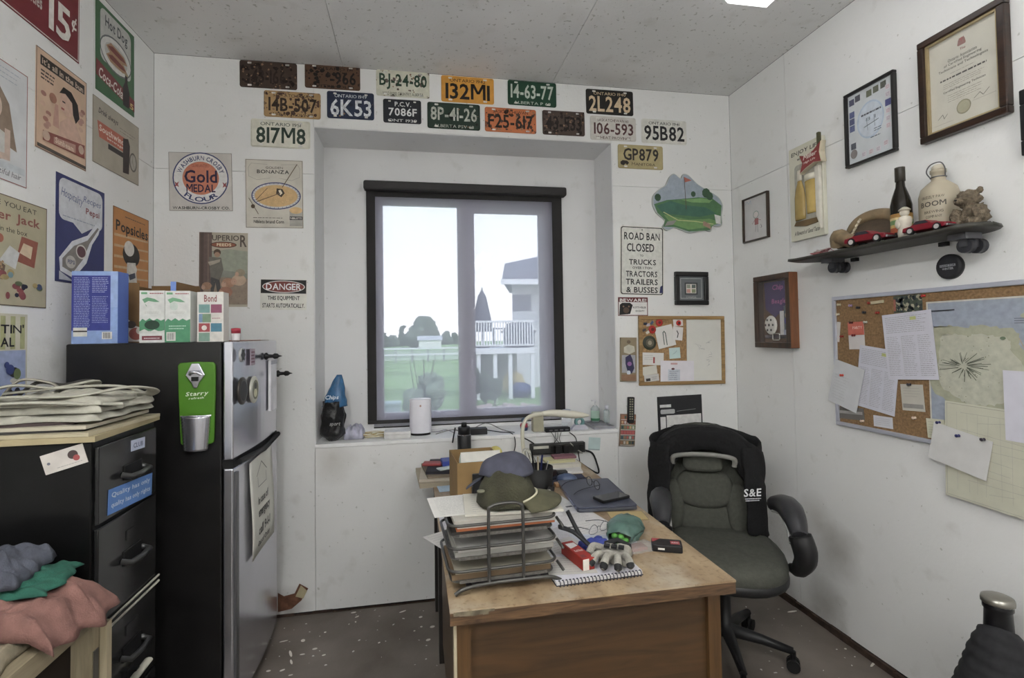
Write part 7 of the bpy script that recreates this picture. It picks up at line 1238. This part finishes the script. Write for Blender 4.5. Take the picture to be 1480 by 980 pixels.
cable('thin grey cord wandering along the sill behind the thermos', [Vector((.12, 3.03, SZL+.004)), Vector((.22, 3.0, SZL+.03)), Vector((.30, 3.03, SZL+.006)), Vector((.42, 3.05, SZL+.05)), Vector((.52, 3.03, SZL+.01)), Vector((.58, 2.96, SZL+.004))], .003, '#6b6a68')
cable('black cord loop hanging at the sill edge right of the modem', [Vector((.41, 3.0, SZL+.02)), Vector((.50, 2.97, SZL+.008)), Vector((.56, 2.93, SZL+.004)), Vector((.575, 2.905, .86)), Vector((.56, 2.90, .80))], .003, '#1b1b1d')
cable('black antenna-like wire sticking up left of the thermos', [PB(654, 640, 2.9), PB(656, 628, 2.9), PB(658, 618, 2.91)], .004, '#141416', 4, 'antenna')
# torn paper against the wall by the refrigerator
o = MB().add([(0, 0, 0), (.07, .01, 0), (.12, .05, .002), (.155, .11, .004), (.11, .14, .004), (.085, .09, .003), (.03, .08, .001), (0, .10, 0)], [(0, 1, 2, 3, 4, 5, 6, 7)]).build('torn_board', mat('#5f4030', .9, vary=.5, scale=25, gain=1.3), solid=.003); c = PB(402, 888); wallframe(o, 'B', Vector((c.x, D, .03)), 0, .004); tag(o, 'torn brown cardboard scrap leaning on the wall beside the refrigerator', 'cardboard'); MB().add([(.09, .075, .006), (.13, .06, .006), (.15, .10, .006), (.118, .132, .006)], [(0, 1, 2, 3)]).build('paper_tab', mat('#8f866c', .9), o)
# ------------------------------------------------------------------ on the refrigerator
FT = FH+.0006
def fbox(name, label, u0, u1, v, y, d, col, deco=None, rz=0, cat='box', side=None):
    a, b_ = PB(u0, 490, y).x, PB(u1, 490, y).x; h = PB((u0+u1)/2, v, y).z-FT; w = b_-a
    e = empty(name, label, cat, ((a+b_)/2, y+d/2, FT), rz); MB().box(-w/2, -d/2, 0, w/2, d/2, h).build('carton', mat(col, .5, vary=.05), e, bevel=.0015)
    if deco:
        p = Print(w, h, 0); deco(p); o = p.m.build('print', INK, e); o.matrix_local = Matrix.Translation((0, -d/2-.0004, h/2)) @ Matrix.Rotation(math.pi/2, 4, 'X')
    return e, w, h, d
def bluebox(p):
    p.rect(0, 0, 1, 1, '#6f8cc0').rect(0, .06, .84, 1, '#2b3380').rect(0, .82, 1, 1, '#6a86b8').rect(.84, .0, 1, .5, '#7a94c4').scribble(.05, .08, .4, .78, 30, '#7f8bb8', .0022, .9, 2).scribble(.44, .08, .8, .3, 9, '#8f9ac0', .002, .8, 3).scribble(.44, .34, .8, .72, 16, '#7f8bb8', .0018, .8, 4).rect(.04, .78, .34, .9, '#b0aea2').rect(.04, .82, .34, .84, '#33322e').rect(.66, .84, .88, .94, '#b4b0a8')
    for k in range(8): p.rect(.69+k*.02, .85, .70+k*.02, .93, '#3a3a3a')
fbox('cereal_box', 'tall dark blue food box on the refrigerator', 103, 170, 392, 2.17, .075, '#4c609a', bluebox)
e = empty('open_carton', 'open brown cardboard carton behind the green tea boxes', 'carton', (-1.035, 2.46, FT)); BR = mat('#6b5338', .85, vary=.12, scale=8, gain=1.4); xs = (PB(174, 490, 2.37).x+1.035, PB(254, 490, 2.37).x+1.035); hc = PB(220, 407, 2.37).z-FT
MB().box(xs[0], -.09, 0, xs[0]+.004, .16, hc*.97).build('side_panel', BR, e); MB().box(xs[1]-.004, -.09, 0, xs[1], .16, hc).build('side_panel', BR, e); MB().box(xs[0]+.004, .156, 0, xs[1]-.004, .16, hc*1.02).build('back_panel', BR, e); MB().box(xs[0]+.004, -.09, .0, xs[1]-.004, -.086, hc*.8).build('front_panel', BR, e); MB().box(xs[0]+.004, -.086, 0, xs[1]-.004, .156, .004).build('bottom_panel', BR, e)
MB().box(xs[1]-.02, -.0915, hc*.82, xs[1]+.001, -.0905, hc).build('blue_tape', mat('#6a82b8', .5), e); MB().box(xs[0]-.001, -.091, hc*.8, xs[0]+.07, -.087, hc*.98).build('front_flap', BR, e)
p = Print(.09, .13, 0); p.poly([(0, .1), (.3, .3), (.6, .5), (1, .6), (1, 1), (0, 1)], '#b0aca4').ell(.6, .75, .3, .2, '#9a4a3c').ell(.4, .45, .2, .12, '#4a4038').ell(.75, .65, .15, .12, '#b8b0a4'); o = p.m.build('box_art', INK, e); o.matrix_local = Matrix.Translation((xs[0]+.05, -.0905, .07)) @ Matrix.Rotation(math.pi/2, 4, 'X')
def tea(k):
    def f(p):
        p.rect(0, 0, 1, 1, '#b3b4b0').rect(.06, .03, .3, .07, '#4a8a5a').scribble(.4, .04, .95, .07, 1, '#8a3a40', .004).poly([(.1, .17), (.3, .13), (.6, .16), (.8, .22), (.6, .22), (.35, .2), (.2, .24)], '#4f8a62').poly([(.2, .24), (.3, .3), (.26, .3)], '#4f8a62')
        if k: p.ell(.35, .3, .16, .08, '#a3b0a6')
        p.scribble(.2, .4, .8, .45, 2, '#9a9a94', .002).poly([(0, .6), (.12, .54), (.25, .58), (.4, .53), (.55, .58), (.7, .54), (.85, .58), (1, .55), (1, .78 if not k else 1), (0, .78 if not k else 1)], '#2f7a52')
        if not k: p.ell(.5, .66, .3, .09, '#1f3a2c').poly([(0, .78), (.2, .74), (.4, .79), (.6, .75), (.8, .79), (1, .76), (1, .82), (0, .82)], '#a9aba6').rect(.1, .87, .9, .95, '#6a2430').scribble(.18, .9, .82, .93, 1, '#b09a9c', .004)
        else: p.rect(.06, .8, .42, .97, '#b4b2ac').scribble(.15, .66, .85, .76, 2, '#8fb49e', .004); [p.rect(.1+j*.04, .82, .115+j*.04, .95, '#2a2a2a') for j in range(7)]
    return f
fbox('tea_box', 'white and green tea box, left of the pair on the refrigerator', 201.5, 238, 420, 2.19, .07, '#aeb0ac', tea(0)); fbox('tea_box', 'white and green tea box with barcode, right of the pair', 238.5, 275, 420.5, 2.18, .07, '#aeb0ac', tea(1))
def bond(p):
    p.rect(0, 0, 1, 1, '#b1aea8').text('Bond', .26, .06, .74, .2, '#7a3a3c')
    for (u, v, cl) in ((.06, .25, '#55807c'), (.52, .25, '#7a3a54'), (.06, .44, '#5a7a9c'), (.2, .44, '#5d7a5c'), (.52, .44, '#aca8a0'), (.06, .63, '#8f2f34'), (.52, .63, '#2f6a80'), (.06, .82, '#5d8070'), (.52, .82, '#b0aca4')): p.rect(u, v, u+.42, v+.17, cl)
    p.ell(.27, .72, .1, .05, '#b8b0a8').scribble(.56, .5, .9, .56, 1, '#8a5a5c', .003)
fbox('tissue_box', 'tall white box with coloured squares on the refrigerator', 285, 323, 422, 2.18, .06, '#aeaaa4', bond)
c = PB(279, 490, 2.25); o = MB().lathe([(.001, 0), (.02, 0), (.022, .01), (.022, .09), (.015, .11), (.012, .12), (.001, .121)], 14).build('dark_vial', mat('#1a1718', .4)); o.location = (c.x, 2.3, FT); tag(o, 'dark vial between the tea boxes and the squared box', 'bottle'); MB().lathe([(.0145, .119), (.0145, .132), (.001, .133)], 12).build('cap', mat('#6a2a34', .4), o)
c = PB(341, 490, 2.22); e = empty('spice_jar', 'tiny jar with red lid at the corner of the refrigerator top', 'jar', (c.x, 2.22, FT+.0025)); MB().lathe([(.001, 0), (.016, 0), (.017, .004), (.017, .028), (.014, .032)], 16).build('glass_body', mat('#a5a2a2', .2), e); MB().lathe([(.018, .03), (.018, .05), (.001, .052)], 16).build('lid', mat('#7a2430', .35), e)
o = MB().box(-.07, -.2, 0, .07, .2, .002).build('flat_folder', mat('#5f4a42', .6, vary=.3, scale=20)); o.location = (-.775, 2.46, FT); tag(o, 'flat dark papers along the front edge of the refrigerator top', 'papers'); MB().box(-.05, -.18, .002, .06, .1, .0035).build('sheet', mat('#a87a6a', .6), o)
# ------------------------------------------------------------------ on the file cabinet
KT = KH+.0006
zc_ = KT
for i, (w, d, rz, t, cl, dx, lb) in enumerate(((.42, .40, .03, .016, '#8f8468', 0, 'wide manila folder at the bottom of the cabinet pile'), (.40, .37, -.05, .010, '#9a927c', .01, 'cream file folders second from the bottom of the cabinet pile'), (.36, .34, .06, .006, '#2a2928', -.02, 'black folder in the cabinet pile'), (.37, .33, -.03, .010, '#a09a8a', .0, 'pale folders on the black folder in the cabinet pile'), (.30, .30, .08, .008, '#3a3030', -.03, 'dark magazine under the tote bags'))):
    o = MB().box(-w/2, -d/2, 0, w/2, d/2, t).build('file_folder', mat(cl, .75, vary=.12, scale=10, gain=1.35)); o.location = (-1.115+dx, 1.825, zc_); o.rotation_euler = (0, 0, rz); tag(o, lb, 'folder'); zc_ += t+.0006
TB = mat('#8f8d82', .9, vary=.12, scale=40, bump=.2, bscale=200, gain=1.45)
e = empty('tote_bag', 'folded cream canvas tote bags with long straps on the cabinet', 'tote bag', (-1.11, 1.83, zc_))
for k in range(3):
    b = MB(); lump(b, .40-.03*k, .30-.02*k, .034, 20+k, 40, 30, .9, 2.6, .01*k, .0, .022*k, fold=.35); b.build('folded_cloth', TB, e, solid=.003)
for k, pts in enumerate(([(-.2, -.1, .06), (-.05, -.13, .075), (.1, -.1, .07), (.2, -.02, .085), (.24, .06, .07), (.2, .09, .05), (.1, .04, .06)], [(-.15, .0, .075), (.0, .05, .085), (.12, .1, .08), (.19, .12, .05), (.21, .06, .035), (.1, -.02, .055)], [(-.22, -.06, .065), (-.12, -.02, .10), (-.04, .04, .085), (.04, .1, .10), (.02, .12, .08)], [(-.2, -.13, .05), (0, -.15, .06), (.14, -.13, .05), (.22, -.08, .04)])):
    MB().tube(spline(pts, 7), .019, 8, flatten=.25).build('strap', TB, e)
e = empty('luggage_strap', 'dark strap with pale lining lying behind the tote bags', 'strap', (-1.18, 1.93, zc_)); MB().tube(spline([(-.1, -.06, .03), (-.04, -.03, .10), (.02, .0, .09), (.08, .03, .10), (.12, .02, .075)], 7), .018, 8, flatten=.3).build('strap_loop', mat('#33312e', .9, gain=1.4), e); MB().tube(spline([(-.12, -.08, .03), (-.07, -.06, .11), (.0, -.03, .10), (.03, -.02, .07)], 7), .015, 8, flatten=.3).build('lining', mat('#77736a', .9), e)
# ------------------------------------------------------------------ clothes heap on the wooden unit
TZt = TZ+.001
def cloth(name, label, x, y, z, w, d, h, rz, cl, seed, droop=None, cat='clothes', vary=.2):
    b = MB(); lump(b, w, d, h, seed, 80, 70, .5, 5.0, droop=droop, fold=.42); o = b.build(name, mat(cl, .95, vary=vary, scale=25, bump=.3, bscale=260, gain=1.0), solid=.004); o.location = (x, y, z); o.rotation_euler = (0, 0, rz); tag(o, label, cat); return o
cloth('beige_trousers', 'beige trousers at the bottom of the clothes heap', -1.06, 1.27, TZt, .36, .50, .045, .06, '#857c69', 31)
cloth('grey_sweater', 'blue-grey knit sweater at the left of the clothes heap', -1.08, 1.22, TZt+.03, .26, .22, .07, .3, '#50535e', 32)
cloth('pink_shirt', 'faded pink shirt hanging over the corner of the wooden unit', -1.0, 1.465, TZt+.03, .38, .24, .07, -.05, '#7b5a53', 33, lambda x, y: -.8*max(0, x-.14))
cloth('teal_cloth', 'teal green cloth between the pink shirt and the denim', -1.07, 1.50, TZt+.088, .34, .18, .03, .12, '#28584a', 34)
cloth('denim_shirt', 'grey-blue denim shirt on top of the clothes heap', -1.12, 1.50, TZt+.112, .30, .20, .07, .15, '#4c4f59', 35)
